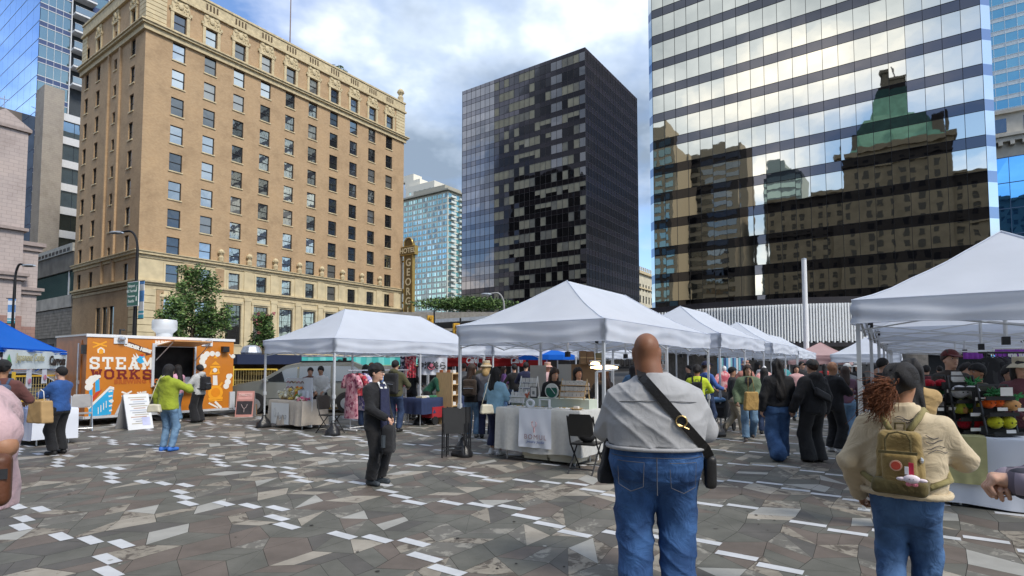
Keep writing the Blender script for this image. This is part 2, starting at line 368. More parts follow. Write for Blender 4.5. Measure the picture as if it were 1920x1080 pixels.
# cornices, belts, quoins
def ring(mb, z0, z1, p, m=0):
    mb.box(-p, LF + p, -p, 0, z0, z1, m); mb.box(-p, 0, 0, LS, z0, z1, m)
mb = MB()
ring(mb, 39.75, 40.35, .28); ring(mb, 40.35, 40.6, .55); ring(mb, 40.6, 40.75, .7); mb.build('cornice', cream2, hotel)
mb = MB(); ring(mb, 44.95, 45.25, .3); ring(mb, 45.25, 46.55, .1); ring(mb, 46.55, 46.8, .22)
mb.build('parapet', cream2, hotel)
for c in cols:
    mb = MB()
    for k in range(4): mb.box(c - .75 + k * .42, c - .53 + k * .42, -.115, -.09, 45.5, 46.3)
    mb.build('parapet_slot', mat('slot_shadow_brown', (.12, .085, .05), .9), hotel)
mb = MB(); ring(mb, 13.75, 14.1, .12); ring(mb, 14.1, 14.4, .38); ring(mb, 14.4, 14.5, .5); ring(mb, 10.75, 11.0, .2); ring(mb, 11.0, 11.2, .42); ring(mb, 10.3, 10.6, .08)
mb.build('belt_course', cream2, hotel)
mb = MB()
for k in range(8): mb.box(-.09, 2.1, -.09, 0, 40.85 + k * .52, 41.3 + k * .52); mb.box(LF - 1.9, LF + .09, -.09, 0, 40.85 + k * .52, 41.3 + k * .52); mb.box(-.09, 0, 0, 1.6, 40.85 + k * .52, 41.3 + k * .52); mb.box(-.09, 0, LS - 1.6, LS, 40.85 + k * .52, 41.3 + k * .52)
for k in range(12): mb.box(-.12, 1.9, -.12, 0, .4 + k * .83, 1.16 + k * .83); mb.box(-.12, 0, 0, 1.7, .4 + k * .83, 1.16 + k * .83)
mb.build('quoin', cream, hotel)
mb = MB()
for k in range(11):
    x = cols[0] - 1.84 + k * 3.68
    if 2.3 < x < LF - .5: mb.box(x - .42, x + .42, -.16, 0, 0, 10.3); mb.box(x - .5, x + .5, -.2, 0, 9.9, 10.3); mb.box(x - .55, x + .55, -.1, 0, 11.25, 13.7)
for c in cols:
    mb.box(c - 1.25, c - 1.02, -.1, 0, 4.1, 9.5); mb.box(c + 1.02, c + 1.25, -.1, 0, 4.1, 9.5); mb.box(c - 1.3, c + 1.3, -.14, 0, 9.5, 9.8)
    mb.box(c - .95, c - .72, -.06, 0, 11.2, 13.5); mb.box(c + .72, c + .95, -.06, 0, 11.2, 13.5)
mb.build('base_pilaster', cream, hotel)
mb = MB()
for k in (0, 1, 9):
    x = cols[0] + 1.84 + k * 3.68 if k < 9 else LF - 2.6
    mb.box(x - .5, x + .5, -.13, -.105, 11.4, 13.6)
mb.box(2.0, 2.75, -.1, 0, 4, 10.2)
mb.build('brick_infill', brick, hotel)
def ornament():
    """carved surround of a top-floor window: frame, scrolled cartouche"""
    m = MB(); m.box(-1.08, -.73, -.14, 0, -1.15, 1.15); m.box(.73, 1.08, -.14, 0, -1.15, 1.15); m.box(-1.15, 1.15, -.2, 0, 1.1, 1.35)
    m.box(-.95, .95, -.1, 0, 1.35, 2.72); r = random.Random(3)
    for i in range(26):
        x = r.uniform(-.85, .85); z = r.uniform(1.4, 2.65); m.ball((x, -.1, z), (r.uniform(.07, .17), .1, r.uniform(.07, .17)), 7)
    m.ball((0, -.14, 2.1), (.32, .16, .45), 10); m.box(-1.3, -1.02, -.22, 0, 1.3, 1.62); m.box(1.02, 1.3, -.22, 0, 1.3, 1.62)
    for s in (-1, 1): m.ball((s * .62, -.1, 2.45), (.25, .12, .25), 8); m.ball((s * .98, -.1, 1.9), (.1, .1, .4), 8)
    return m
om = None
for c in cols:
    if om is None: om = ornament().build('window_ornament', cream2, hotel); om.location = (c, 0, 42.2)
    else: o = om.copy(); COL.objects.link(o); o.location = (c, 0, 42.2)
for y in (3.2, 8.2, 13.4):
    o = om.copy(); COL.objects.link(o); o.location = (0, y, 42.2); o.rotation_euler = (0, 0, R(-90)); o.scale = (.8, 1, 1)
m_ = MB(); m_.lathe([(.1, 0), (.3, .05), (.34, .5), (.2, .75), (.34, 1.0), (.38, 1.25), (.2, 1.5), (.1, 1.55)], n=10)
for i in range(8): m_.ball((.33 * math.cos(i * .8), .33 * math.sin(i * .8), 1.1), .11, 6)
ct = None
for k in range(8):
    x = cols[0] + 1.84 + (k + 1) * 3.68
    if x > LF - 2: break
    if ct is None: ct = m_.build('carved_urn', cream2, hotel); ct.location = (x, -.25, 14.5)
    else: o = ct.copy(); COL.objects.link(o); o.location = (x, -.25, 14.5)
o = ct.copy(); COL.objects.link(o); o.location = (LF - .6, .3, 46.8); o.scale = (1.5, 1.5, 1.5)
# windows: frame > pane, sill
wfr = mat('window_frame_black', (.025, .024, .024), .5); gl = [glass('hotel_glass', (.74, .84, .9), .55, (.03, .032, .035), .006, 1.1), glass('hotel_glass_dim', (.42, .48, .52), .32, (.025, .025, .026), .006, 1.1), glass('hotel_glass_curtain', (.55, .6, .62), .35, (.17, .17, .16), .004, 1.)]
def win_meshes(w, h, name='window', bars=1):
    f = MB(); t = .07
    f.box(-w / 2, -w / 2 + t, .14, .24, -h / 2, h / 2); f.box(w / 2 - t, w / 2, .14, .24, -h / 2, h / 2)
    f.box(-w / 2 + t, w / 2 - t, .14, .24, h / 2 - t, h / 2); f.box(-w / 2 + t, w / 2 - t, .14, .24, -h / 2, -h / 2 + t); f.box(-w / 2 + t, w / 2 - t, .12, .22, -.04, .04)
    return f
def place_windows(holes, parent, rot, pos, lim):
    protos = {}; rest = MB(); n = 0
    for a, b, c, d in holes:
        k = (round(b - a, 2), round(d - c, 2)); x, z = (a + b) / 2, (c + d) / 2
        if k not in protos:
            w_, h_ = k; f = win_meshes(w_, h_)
            if h_ > 3:
                for q in (-.25, .25): f.box(q * w_ - .02, q * w_ + .02, .15, .21, -h_ / 2, h_ / 2)
                for q in range(1, 6): f.box(-w_ / 2, w_ / 2, .15, .2, -h_ / 2 + q * h_ / 6 - .02, -h_ / 2 + q * h_ / 6 + .02)
            fo = f.build('window', wfr, parent)
            p = MB(); p.box(-w_ / 2 + .06, w_ / 2 - .06, .2, .215, -h_ / 2 + .06, -.03); p.box(-w_ / 2 + .06, w_ / 2 - .06, .18, .195, .03, h_ / 2 - .06)
            po = [p.build('pane', g_, None) for g_ in gl]
            s = MB(); s.box(-w_ / 2 - .1, w_ / 2 + .1, -.1, .16, -h_ / 2 - .14, -h_ / 2 - .002); so_ = s.build('sill', cream, None)
            protos[k] = (fo, po, so_); first = True
        else: first = False
        fo, po, so_ = protos[k]
        f = fo if first else fo.copy()
        if not first: COL.objects.link(f)
        f.location = pos(x, z); f.rotation_euler = (0, 0, rot)
        q = random.random(); pc = po[0 if q < .55 else 1 if q < .85 else 2].copy(); COL.objects.link(pc); pc.parent = f
        s = so_.copy(); COL.objects.link(s); s.parent = f
    for fo, po, so_ in protos.values():
        for o in po + [so_]: bpy.data.objects.remove(o)
place_windows([h for h in fh], hotel, 0, lambda x, z: (x, 0, z), 100)
def merged_windows(name, holes, parent, P):
    m = MB()
    for a, b, c, d in holes:
        for (t0, t1, i0, i1, z0, z1) in ((a, a + .07, .14, .24, c, d), (b - .07, b, .14, .24, c, d), (a, b, .15, .23, d - .07, d), (a, b, .15, .23, c, c + .07), (a, b, .15, .22, (c + d) / 2 - .04, (c + d) / 2 + .04)):
            p, q = P(t0, i0, z0), P(t1, i1, z1); m.box(p[0], q[0], p[1], q[1], p[2], q[2])
        p, q = P(a + .05, .2, c + .05), P(b - .05, .21, d - .05); m.box(p[0], q[0], p[1], q[1], p[2], q[2], 1)
        p, q = P(a - .1, -.1, c - .14), P(b + .1, .15, c - .003); m.box(p[0], q[0], p[1], q[1], p[2], q[2], 2)
    return m.build(name, [wfr, gl[1], cream], parent)
tag(merged_windows('side_window', lh + lg, hotel, PLf), kind='stuff')
# upright sign
sg = MB(); so2 = MB(); bronze = mat('sign_bronze', (.17, .13, .06), .5, .4, var=.2, vs=6); gold = mat('sign_gold_trim', (.5, .36, .12), .4, .5); cream_l = mat('sign_letter_cream', (.75, .66, .45), .5)
SX = LF - .3
sz0, sz1 = 8.0, 22.0
sgo = thing('hotel_sign', 'tall upright bronze sign reading HOTEL GEORGIA on the hotel corner', 'sign', (*(Vector(HO) + U * SX - V * .45), 0), GRID)
sg.box(-.25, .25, -2.35, -.55, sz0, sz1); arc = [(-1.45 + .9 * math.cos(a), sz1 + .9 * math.sin(a)) for a in np.linspace(0, math.pi, 12)]
sg.prism(arc, lambda a, b, d: (d, a, b), -.25, .25); sg.box(-.05, .05, -.55, .25, 12, 12.3); sg.box(-.05, .05, -.55, .25, 19, 19.3); sg.build('panel', bronze, sgo)
fr = MB(); fr.box(-.3, .3, -2.5, -2.35, sz0, sz1); fr.box(-.3, .3, -.55, -.4, sz0, sz1)
pts = [(-.32, -1.45 + .97 * math.cos(a), sz1 + .97 * math.sin(a)) for a in np.linspace(0, math.pi, 14)]; fr.tube(pts, .1, 6); fr.box(-.42, .42, -3.05, .18, 20.05, 21.55); fr.build('trim', gold, sgo)
hb = MB(); hb.box(-.45, .45, -2.95, .08, 20.15, 21.45); hb.build('crossbar', bronze, sgo)
text('lettering', 'HOTEL', 1.15, cream_l, sgo, (-.47, -1.42, 20.78), (R(90), 0, R(-90)), bold=.03)
for k, ch in enumerate('GEORGIA'):
    text('lettering', ch, 1.75, cream_l, sgo, (-.27, -1.45, 18.75 - k * 1.62), (R(90), 0, R(-90)), bold=.035)
# roof garden, flag
def leaf_cloud(mb, c, r, n, size, rng, mats=3, flat=1., fn=None):
    c = Vector(c)
    for _ in range(n):
        while True:
            p = Vector((rng.uniform(-1, 1), rng.uniform(-1, 1), rng.uniform(-1, 1)))
            if p.length < 1: break
        p = p * (.35 + .65 * rng.random() ** .5) if p.length > .2 else p
        q = c + Vector((p.x * r[0], p.y * r[1], p.z * r[2]))
        a = Vector((rng.gauss(0, 1), rng.gauss(0, 1), rng.gauss(0, .7))).normalized(); b = a.cross(Vector((rng.gauss(0, 1), rng.gauss(0, 1), rng.gauss(0, 1)))).normalized()
        s = size * rng.uniform(.6, 1.3); w_ = s * .42
        mb.add((q - a * s * .5, q + b * w_ * .5, q + a * s * .5, q - b * w_ * .5), ((0, 1, 2, 3),), rng.randrange(mats))
leafm = [mat('leaf_dark', (.04, .085, .026), .6, var=.3), mat('leaf_mid', (.085, .155, .04), .6, var=.3), mat('leaf_light', (.15, .23, .065), .6, var=.3)]
def bush(name, label, cat, c, r, n, size, seed, group=None):
    m = MB(); leaf_cloud(m, (0, 0, r[2]), r, n, size, random.Random(seed)); o = m.build(name, leafm, fix=False, loc=c); return tag(o, label, cat, group)
hp = lambda t, v, z: (*(Vector(HO) + U * t + V * v), z)
bush('roof_shrub', 'dark green shrub showing over the hotel parapet', 'shrub', hp(27.5, 2, 45.6), (2.0, 1.5, 1.5), 900, .45, 5)
pt = thing('roof_canopy', 'pale glass canopy on the hotel roof behind the parapet', 'canopy', hp(31, 1.5, 45.6), GRID)
m = MB(); m.box(0, 4.5, .2, 3, 2.2, 2.35); m.build('canopy_sheet', mat('pale_canopy', (.6, .64, .66), .4), pt)
m = MB()
for x in (0.2, 4.3): m.bar((x, .6, 0), (x, .6, 2.2), .12); m.bar((x, 2.6, 0), (x, 2.6, 2.2), .12)
m.build('post', steel, pt)
fl = thing('flagpole', 'tall flagpole with a red and white flag on the hotel roof', 'flagpole', hp(18.6, .8, 45.6), GRID)
m = MB(); m.tube([(0, 0, 0), (0, 0, 14.5)], [.09, .05], 8); m.build('pole', mat('pole_brown', (.2, .13, .1), .5), fl)
m = MB()
for i in range(6):
    for k in range(3):
        x0 = .05 + k * .14; x1 = x0 + .14; z0 = 13.9 - i * .42
        m.quad((x0, .1 * math.sin(i + k), z0), (x1, .1 * math.sin(i + k + 1), z0 - .12), (x1, .1 * math.sin(i + k + 2), z0 - .54), (x0, .1 * math.sin(i + k + 1), z0 - .42), 1 if (k == 1 and 1 < i < 5) else 0)
m.build('flag', [mat('flag_red', (.55, .03, .04), .8), white], fl, fix=False)
# ---- bronze glass office tower in the middle
def curtain(name, label, O, wx, wy, top, storey, pane, winh, zbase, mats, seed, cols_rule, chamfer=0, faces=('x', 'y'), sp_mat=None, mull=.05, wy0=0, cat='office tower', mull_mat=None, tilt=.004):
    """curtain-wall tower: each storey is a window band and a spandrel band; faces x=0 (along V) and y=0 (along U)"""
    rng = random.Random(seed); t = thing(name, label, cat, O, GRID)
    core = MB(); core.box(.35, wx, .35, wy, 0, top - .3); core.build('core', mats[1], t)
    P = {'x': (lambda s, i, z: (i, s, z), wy), 'y': (lambda s, i, z: (s, i, z), wx)}
    ns = int((top - zbase) / storey)
    for k in range(ns + 1):
        z0 = zbase + k * storey; z1 = min(z0 + winh, top)
        band = MB(); sp = MB()
        for fc in faces:
            fn, Ln = P[fc]; n = round(Ln / pane); pw = Ln / n
            for j in range(n):
                a, b = j * pw, (j + 1) * pw; ta, tb = rng.gauss(0, tilt), rng.gauss(0, tilt)
                def pane_(mb, za, zb, mi):
                    c, d = fn(a, ta * pw - tb * (zb - za) / 2, za), fn(b, -ta * pw - tb * (zb - za) / 2, za)
                    e, f = fn(b, -ta * pw + tb * (zb - za) / 2, zb), fn(a, ta * pw + tb * (zb - za) / 2, zb)
                    mb.quad(c, d, e, f, mi)
                if z0 < top: cols_rule(band, pane_, rng, fc, k, j, n, z0, z1)
                if z1 < top: pane_(sp, z1, min(z0 + storey, top), 1 if isinstance(sp_mat, list) and fc == 'x' and j > n - 8 and k > 5 else 0)  # second spandrel material paints a sky reflection on the end columns
        band.build('window_band', mats, t, fix=False); sp.build('spandrel', sp_mat, t, fix=False)
    ml = MB()
    for fc in faces:
        fn, Ln = P[fc]; n = round(Ln / pane); pw = Ln / n
        for j in range(n + 1):
            p, q = fn(j * pw - mull / 2, -mull, zbase), fn(j * pw + mull / 2, mull, top); ml.box(p[0], q[0], p[1], q[1], p[2], q[2])
        for k in range(ns + 1):
            for z in (zbase + k * storey, zbase + k * storey + winh):
                if z < top: p, q = fn(0, -mull * .8, z - mull / 2), fn(Ln, mull * .8, z + mull / 2); ml.box(p[0], q[0], p[1], q[1], p[2], q[2])
    ml.build('mullion', mull_mat or mat('mullion_dark', (.012, .011, .012), .4, .4), t)
    return t
dk = glass('bronze_glass', (.38, .35, .345), .5, (.012, .011, .011), .012, .5)
bl = [mat('blind_khaki', (.25, .23, .165), .7, var=.15, vs=.6), mat('blind_grey', (.17, .16, .13), .7, var=.2, vs=.7), mat('blind_pale', (.3, .28, .22), .7, var=.15)]
dmats = [dk, mat('tower_core', (.02, .018, .018), .8), *bl, mat('lit_room', (.45, .3, .14), .6, var=.4, vs=2), glass('bronze_glass_dark_refl', (.13, .12, .125), .12, (.009, .008, .008), .01, .5)]  # last glass is a dimmer copy that paints in dark reflections
def dark_rule(band, pane_, rng, fc, k, j, n, z0, z1):
    if fc == 'y': pane_(band, z0, z1, 6); return
    if (j > n - 8 and k > 5) or (j < 1 and k > 12) or (3 < j < 6 and k > 13): pane_(band, z0, z1, 0); return  # sky reflection assigned by column and storey: brighter glass copy here
    blk = random.Random(k * 131 + j // 3 * 17 + 5).random(); q = (blk * .5 + rng.random() * .5)
    if k > 17: q = q * .75
    if q < .37: pane_(band, z0, z1, 6)
    elif q < .72: pane_(band, z0, z1, 2 if q < .6 else 3)
    elif q < .9:
        h = z0 + (z1 - z0) * .45; pane_(band, z0, h, 6); pane_(band, h, z1, 2)
    elif q < .95: pane_(band, z0, z1, 4)
    else: h = z0 + (z1 - z0) * .5; pane_(band, z0, h, 5); pane_(band, h, z1, 6)
spd = glass('bronze_spandrel', (.14, .125, .135), .16, (.016, .013, .014), .01, .4)
DT = curtain('office_tower', 'dark bronze glass office tower standing alone beyond the middle tent', (18.41, 138), 33.4, 40.2, 81.8, 3.68, 1.68, 2.3, 1.2, dmats, 3, dark_rule, sp_mat=[spd, glass('bronze_spandrel_sky_refl', (.26, .24, .25), .45, (.02, .018, .018), .01, .4)], mull=.06, mull_mat=mat('mullion_bronze', (.05, .045, .045), .5, .4))  # lighter spandrel copy puts the sky's reflection into the left columns' colour
# ---- mirror glass tower on the right
wg = glass('mirror_glass', (.95, .86, .69), .93, (.03, .025, .02), .0035, .55); sp3 = glass('mirror_spandrel', (.15, .142, .15), .93, (.02, .02, .03), .0035, .55)
T3 = (51.505, 60.0)
def mir_rule(band, pane_, rng, fc, k, j, n, z0, z1): pane_(band, z0, z1, 0)
MT = curtain('mirror_tower', 'wide mirror glass office tower reflecting clouds and an old green roofed hotel', T3, 26, 37.43, 69.1, 3.97, 1.7, 2.71, 2.89, [wg, mat('tower_core_dark', (.02, .02, .02), .8)], 4, mir_rule, faces=('x',), sp_mat=sp3, mull=.045, tilt=.0022)
# bevelled corners and return sides of that tower
mb = MB()
for k in range(17):
    z0 = 2.89 + k * 3.97
    for a, b in (((0, 0), (.9, -.9)), ((0, 37.43), (.9, 38.3))):
        mb.quad((*a, z0), (*b, z0), (*b, z0 + 2.71), (*a, z0 + 2.71), 0); mb.quad((*a, z0 + 2.71), (*b, z0 + 2.71), (*b, z0 + 3.97), (*a, z0 + 3.97), 1)
    for y in (-.9, 38.3):
        mb.quad((.9, y, z0), (26, y, z0), (26, y, z0 + 2.71), (.9, y, z0 + 2.71), 0); mb.quad((.9, y, z0 + 2.71), (26, y, z0 + 2.71), (26, y, z0 + 3.97), (.9, y, z0 + 3.97), 1)
mb.build('corner_glazing', [glass('corner_glass', (.72, .74, .68), .85, (.1, .1, .09), .003, .5), glass('corner_spandrel', (.28, .32, .38), .9, (.02, .02, .03), .003, .5)], MT, fix=False)
# ================================================================ other buildings
def slab_block(name, label, O, wx, wy, top, wallm, winm, storey, zb, zt, wh, pw, ww, faces=('x', 'y'), cat='building', rz=GRID, cornice=None, x0=0, trim=None, win_name='window_row'):
    """masonry block with rows of windows set into its visible faces"""
    t = thing(name, label, cat, O, rz); mb = MB(); w_ = []; 
    Ps = {'x': (lambda s, i, z: (x0 + i, s, z), wy), 'y': (lambda s, i, z: (s, i, z), wx), 'X': (lambda s, i, z: (-i, s, z), wy)}
    zs = []
    z = zb
    while z + wh < zt: zs.append(z); z += storey
    for fc in faces:
        fn, Ln = Ps[fc]; n = max(1, int(Ln / pw)); off = (Ln - n * pw) / 2
        hs = [(off + j * pw + (pw - ww) / 2, off + j * pw + (pw + ww) / 2, q, q + wh) for q in zs for j in range(n)]
        holes_wall(mb, 0, Ln, 0, top, hs, fn, .25)
        w_.append((fn, hs))
    sg_ = -1 if 'X' in faces else 1
    mb.quad((0, 0, top), (sg_ * wx, 0, top), (sg_ * wx, wy, top), (0, wy, top)); mb.quad((sg_ * wx, 0, 0), (sg_ * wx, wy, 0), (sg_ * wx, wy, top), (sg_ * wx, 0, top)); mb.quad((0, wy, 0), (sg_ * wx, wy, 0), (sg_ * wx, wy, top), (0, wy, top))
    if 'y' not in faces: mb.quad((0, 0, 0), (sg_ * wx, 0, 0), (sg_ * wx, 0, top), (0, 0, top))
    if 'x' not in faces and 'X' not in faces: mb.quad((0, 0, 0), (0, wy, 0), (0, wy, top), (0, 0, top))
    mb.build('wall', wallm, t, fix=False)
    for q in zs:
        m = MB()
        for fn, hs in w_:
            for a, b, c, d in hs:
                if abs(c - q) < .01: m.quad(fn(a, .22, c), fn(b, .22, c), fn(b, .22, d), fn(a, .22, d)); p1, p2 = fn(a, .14, (c + d) / 2 - .04), fn(b, .2, (c + d) / 2 + .04); m.box(p1[0], p2[0], p1[1], p2[1], p1[2], p2[2], 1)
        m.build(win_name, [winm, trim or wfr], t, fix=False)
    if cornice:
        m = MB()
        for z0, h, p in cornice:
            if sg_ > 0: m.box(-p, wx + p, -p, wy + p, z0, z0 + h)
            else: m.box(p, -wx - p, -p, wy + p, z0, z0 + h)
        m.build('cornice', trim if trim else cream2, t)
    return t
# ---- blue glass condominium, left
GT = (xat(46, 88), 88.0)
bg1 = glass('blue_glass', (.36, .56, .92), .8, (.02, .05, .12), .004, .3); bg2 = glass('green_glass', (.42, .58, .60), .4, (.10, .15, .16), .004, .5)
t = thing('glass_condominium', 'tall blue glass condominium with stacked balconies behind the brick hotel', 'apartment tower', GT, GRID); t.scale = (.70, 1, 1)
navy = mat('navy_spandrel', (.055, .085, .19), .35, .1, var=.1, vs=.5); whit = mat('white_slab_edge', (.68, .70, .73), .6, var=.05)
m = MB(); m.box(.3, 22, .3, 30, 0, 84.7); m.build('core', mat('condo_core', (.05, .06, .07), .8), t)
for k in range(26):
    z0 = 6 + k * 3.02
    b = MB()
    for j in range(4):
        a = .1 + j * 1.42
        b.quad((a, 0, z0), (a + 1.38, 0, z0), (a + 1.38, 0, z0 + 2.05), (a, 0, z0 + 2.05), 1)
    for j in range(9): b.quad((0, j * 3.3, z0), (0, j * 3.3 + 3.26, z0), (0, j * 3.3 + 3.26, z0 + 2.9), (0, j * 3.3, z0 + 2.9), 0)
    b.quad((10.2, .0, z0), (13.2, 0, z0), (13.2, 0, z0 + 2.05), (10.2, 0, z0 + 2.05), 1); b.quad((6.1, .9, z0), (10.1, .9, z0), (10.1, .9, z0 + 2.6), (6.1, .9, z0 + 2.6), 1)
    b.build('window_band', [bg1, bg2], t, fix=False)
    s = MB(); s.box(0, 5.85, -.03, .2, z0 + 2.15, z0 + 2.9, 0); s.box(0, 5.85, -.07, .2, z0 + 2.05, z0 + 2.15, 1); s.box(0, 5.85, -.07, .2, z0 + 2.9, z0 + 3.0, 1); s.box(10.1, 13.3, -.05, .2, z0 + 2.06, z0 + 3.0, 0)
    s.box(-.03, 0, 0, 30, z0 + 2.92, z0 + 3.0, 0); s.build('spandrel', [navy, whit], t)
    if k > 13:
        q = MB(); q.box(6.0, 10.3, -1.6, .85, z0 - .3, z0 - .02, 0); o_ = q.build('balcony', whit, t)
        q = MB(); q.box(6.05, 10.25, -1.57, -1.54, z0 + .05, z0 + 1.05, 0); q.box(10.22, 10.25, -1.54, .8, z0 + .05, z0 + 1.05, 0); q.box(6.0, 10.3, -1.6, -1.52, z0 + 1.05, z0 + 1.1, 1)
        q.build('railing', [glass('balcony_glass', (.5, .6, .62), .35, (.16, .2, .22), 0), whit], o_)
m = MB(); m.box(5.85, 6.05, -.25, .2, 5, 84.8); m.box(13.3, 13.5, -.1, .2, 5, 84.8)
for j in range(1, 4): m.box(j * 1.42 + .06, j * 1.42 + .12, -.06, .1, 5, 84.8)
m.build('fin', whit, t)
# tan tiled slab in front of it with a podium of wide windows
tt = thing('stone_slab_block', 'tall tan tiled slab wall with glazed podium floors beside the brick hotel', 'building', (GT[0] + 1.2, GT[1] - 1.4), GRID); tt.scale = (.70, 1, 1)
tile = brick_mat('tan_tile', (.38, .34, .29), (.35, .31, .27), (.27, .25, .22), .35)
ztop = at(85, 170, 88).z
m = MB(); m.box(.7, 4.4, -2.0, 2.6, 0, ztop); m.build('wall', tile, tt)
for k in range(9):
    z0 = 8 + k * 3.8; m = MB(); m.box(4.4, 13, -1.0, 2, z0, z0 + 2.6, 0 if k > 4 else 1); m.build('window_band', [glass('sky_glass', (.5, .68, .85), .7, (.1, .16, .22), .01, .3), glass('podium_glass', (.4, .5, .55), .35, (.012, .018, .02), .01, .4)], tt)
    m = MB(); m.box(4.4, 13, -1.3, 2, z0 + 2.6, z0 + 3.8); m.build('floor_band', whit, tt)
m = MB()
for j in range(1, 6): m.box(5.6 + j * 1.25, 5.66 + j * 1.25, -1.06, -1, 8, 42)
m.build('mullion', blackm, tt)
# low building between granite block and hotel
LB = (HO[0] + V.x * 19.2, HO[1] + V.y * 19.2)
t = thing('low_annex', 'low grey panelled annex with a green glass strip joined to the hotel', 'building', LB, GRID)
m = MB(); m.box(.2, 20, 0, 26, 0, 10.5); m.build('wall', mat('annex_panel_dark', (.2, .185, .165), .85, var=.25, vs=.5), t)
m = MB()
for k in range(9): m.box(0.02, .2, 0, 26, 5.4 + k * .42, 5.79 + k * .42)
m.build('cladding', mat('annex_cladding', (.25, .23, .2), .8, var=.3, vs=1.2), t)
m = MB(); m.box(-.1, 1, 0, 26, 9.3, 10.9); m.build('concrete_band', mat('annex_concrete', (.42, .4, .36), .85, var=.25, vs=.6), t)
m = MB(); m.box(.3, .6, 0, 26, 10.9, 14.2); m.build('glass_strip', glass('annex_glass', (.2, .32, .34), .3, (.035, .08, .085), .004), t)
m = MB(); m.box(0, 20, 0, 26, 14.2, 16.6); m.build('parapet', mat('annex_parapet', (.17, .16, .14), .85, var=.3, vs=.5), t)
m = MB(); m.box(-.2, .6, 0, 26, 16.6, 17.7); m.build('top_rail', mat('annex_rail', (.4, .4, .37), .8, var=.2), t)
m = MB()
for k in range(12): m.box(-.24, -.2, 1.0 + k * 1.4, 1.9 + k * 1.4, 16.8, 17.2)
m.build('vent', blackm, t)
for k in range(4):
    m = MB(); m.box(.1, .25, 2.4 + k * 4.4, 4.2 + k * 4.4, .5, 4.6); m.build('window', darkgl, t)
m = MB(); m.box(.22, .35, 2.1, 2.5, 10.9, 14.2); m.build('white_post', white, t)
# pink granite block at the left edge
gran = brick_mat('pink_granite', (.47, .395, .37), (.43, .36, .34), (.32, .265, .245), .3, .55); gran2 = brick_mat('red_granite', (.33, .19, .15), (.30, .17, .14), (.22, .13, .11), .3, .5)
gtrim = mat('granite_trim', (.33, .27, .25), .6, var=.15)
gx = (xat(64, 58), 58.0)
t = thing('granite_building', 'stepped pink granite building with dark stone bands at the street corner', 'building', gx, GRID)
m = MB(); m.box(-14, 0, 0, 14, 5.6, 13.4); m.build('wall', gran, t)
m = MB(); m.box(-14, 0, 0, 14, 0, 5.6); m.build('base_wall', gran2, t)
m = MB(); m.box(-20, -1.4, -.6, 10, 6.6, 25.4); m.build('tower_wall', gran, t)
m = MB(); m.box(-20, -1.3, -.7, 9, 0, 6.6); m.build('tower_base', gran2, t)
m = MB(); m.box(-14.2, .25, -.25, 14, 13.4, 13.9); m.box(-14.2, .5, -.5, 14, 13.9, 14.3); m.box(-14, .3, -.3, 14, 8.9, 9.3); m.box(-14, .5, -.5, 14, 9.3, 9.6)
m.box(-20, -1.1, -1.0, 10, 10.2, 10.6); m.box(-20, -.9, -1.2, 10, 10.6, 10.9); m.box(-20, -1.1, -1.0, 10, 15.2, 15.5); m.box(-20, -1.15, -.85, 10, 25.4, 25.7); m.build('stone_band', gtrim, t)
m = MB(); m.prism([(-5.4, 25.7), (-1.15, 25.7), (-3.3, 27.2)], lambda a, b, d: (a, d, b), -.85, 6); m.build('gable', gran, t)
ga = thing('dark_roof_block', 'dark concrete block with roof antennas behind the granite building', 'building', (xat(22, 92), 92.0), GRID)
m = MB(); m.box(-16, 0, 0, 9, 0, at(20, 212, 92).z); m.build('wall', mat('dark_concrete', (.18, .16, .15), .9, var=.3, vs=.4), ga)
m = MB(); z = at(20, 212, 92).z
for x in (-2.2, -3.0, -4): m.tube([(x, 1, z), (x, 1, z + 2.4)], .06, 6); m.tube([(x - .7, 1, z + 1.6), (x + .7, 1, z + 1.9)], .05, 6)
m.build('antenna', steel, ga)
# teal condominium and the pale tower behind it
teal = [glass('teal_glass', (.32, .5, .48), .3, (.06, .25, .25), 0), glass('teal_glass_dark', (.22, .28, .28), .25, (.05, .09, .095), 0), glass('teal_glass_pale', (.5, .68, .66), .35, (.2, .42, .42), 0)]
TC = (xat(838, 290), 290.0)
t = thing('teal_condominium', 'white and teal glass condominium with corner balconies beyond the hotel sign', 'apartment tower', TC, GRID)
ztc = at(838, 357, 290).z
m = MB(); m.box(.5, 16, .5, 34, 0, ztc); m.build('core', mat('condo_white', (.66, .66, .58), .7, var=.05), t)
rg = random.Random(9)
for k in range(30):
    z0 = ztc - 3 - k * 2.95
    b = MB()
    for j in range(9):
        a = 1.0 + j * 3.6
        for q in range(2): b.quad((.3, a + q * 1.45, z0), (.3, a + q * 1.45 + 1.25, z0), (.3, a + q * 1.45 + 1.25, z0 + 1.9), (.3, a + q * 1.45, z0 + 1.9), rg.choice((0, 0, 0, 1, 2)))
    for j in range(5): b.quad((1 + j * 3, .45, z0), (3.6 + j * 3, .45, z0), (3.6 + j * 3, .45, z0 + 2.1), (1 + j * 3, .45, z0 + 2.1), rg.choice((0, 1, 2)))
    b.build('window_band', teal, t, fix=False)
    b = MB(); b.box(1.5, 5.5, -1.3, .4, z0 - .35, z0 - .1); b.box(8.5, 12.5, -1.3, .4, z0 - .35, z0 - .1); b.box(1.5, 5.5, -1.3, -1.2, z0 - .1, z0 + .8); b.box(8.5, 12.5, -1.3, -1.2, z0 - .1, z0 + .8); b.build('balcony', mat('condo_balcony', (.62, .66, .62), .6), t)
m = MB(); m.box(-1.5, 18, -1.5, 36, ztc, ztc + .9); m.box(1, 14, 3, 26, ztc + .9, ztc + 4); m.build('roof', mat('condo_roof', (.36, .34, .28), .8), t)
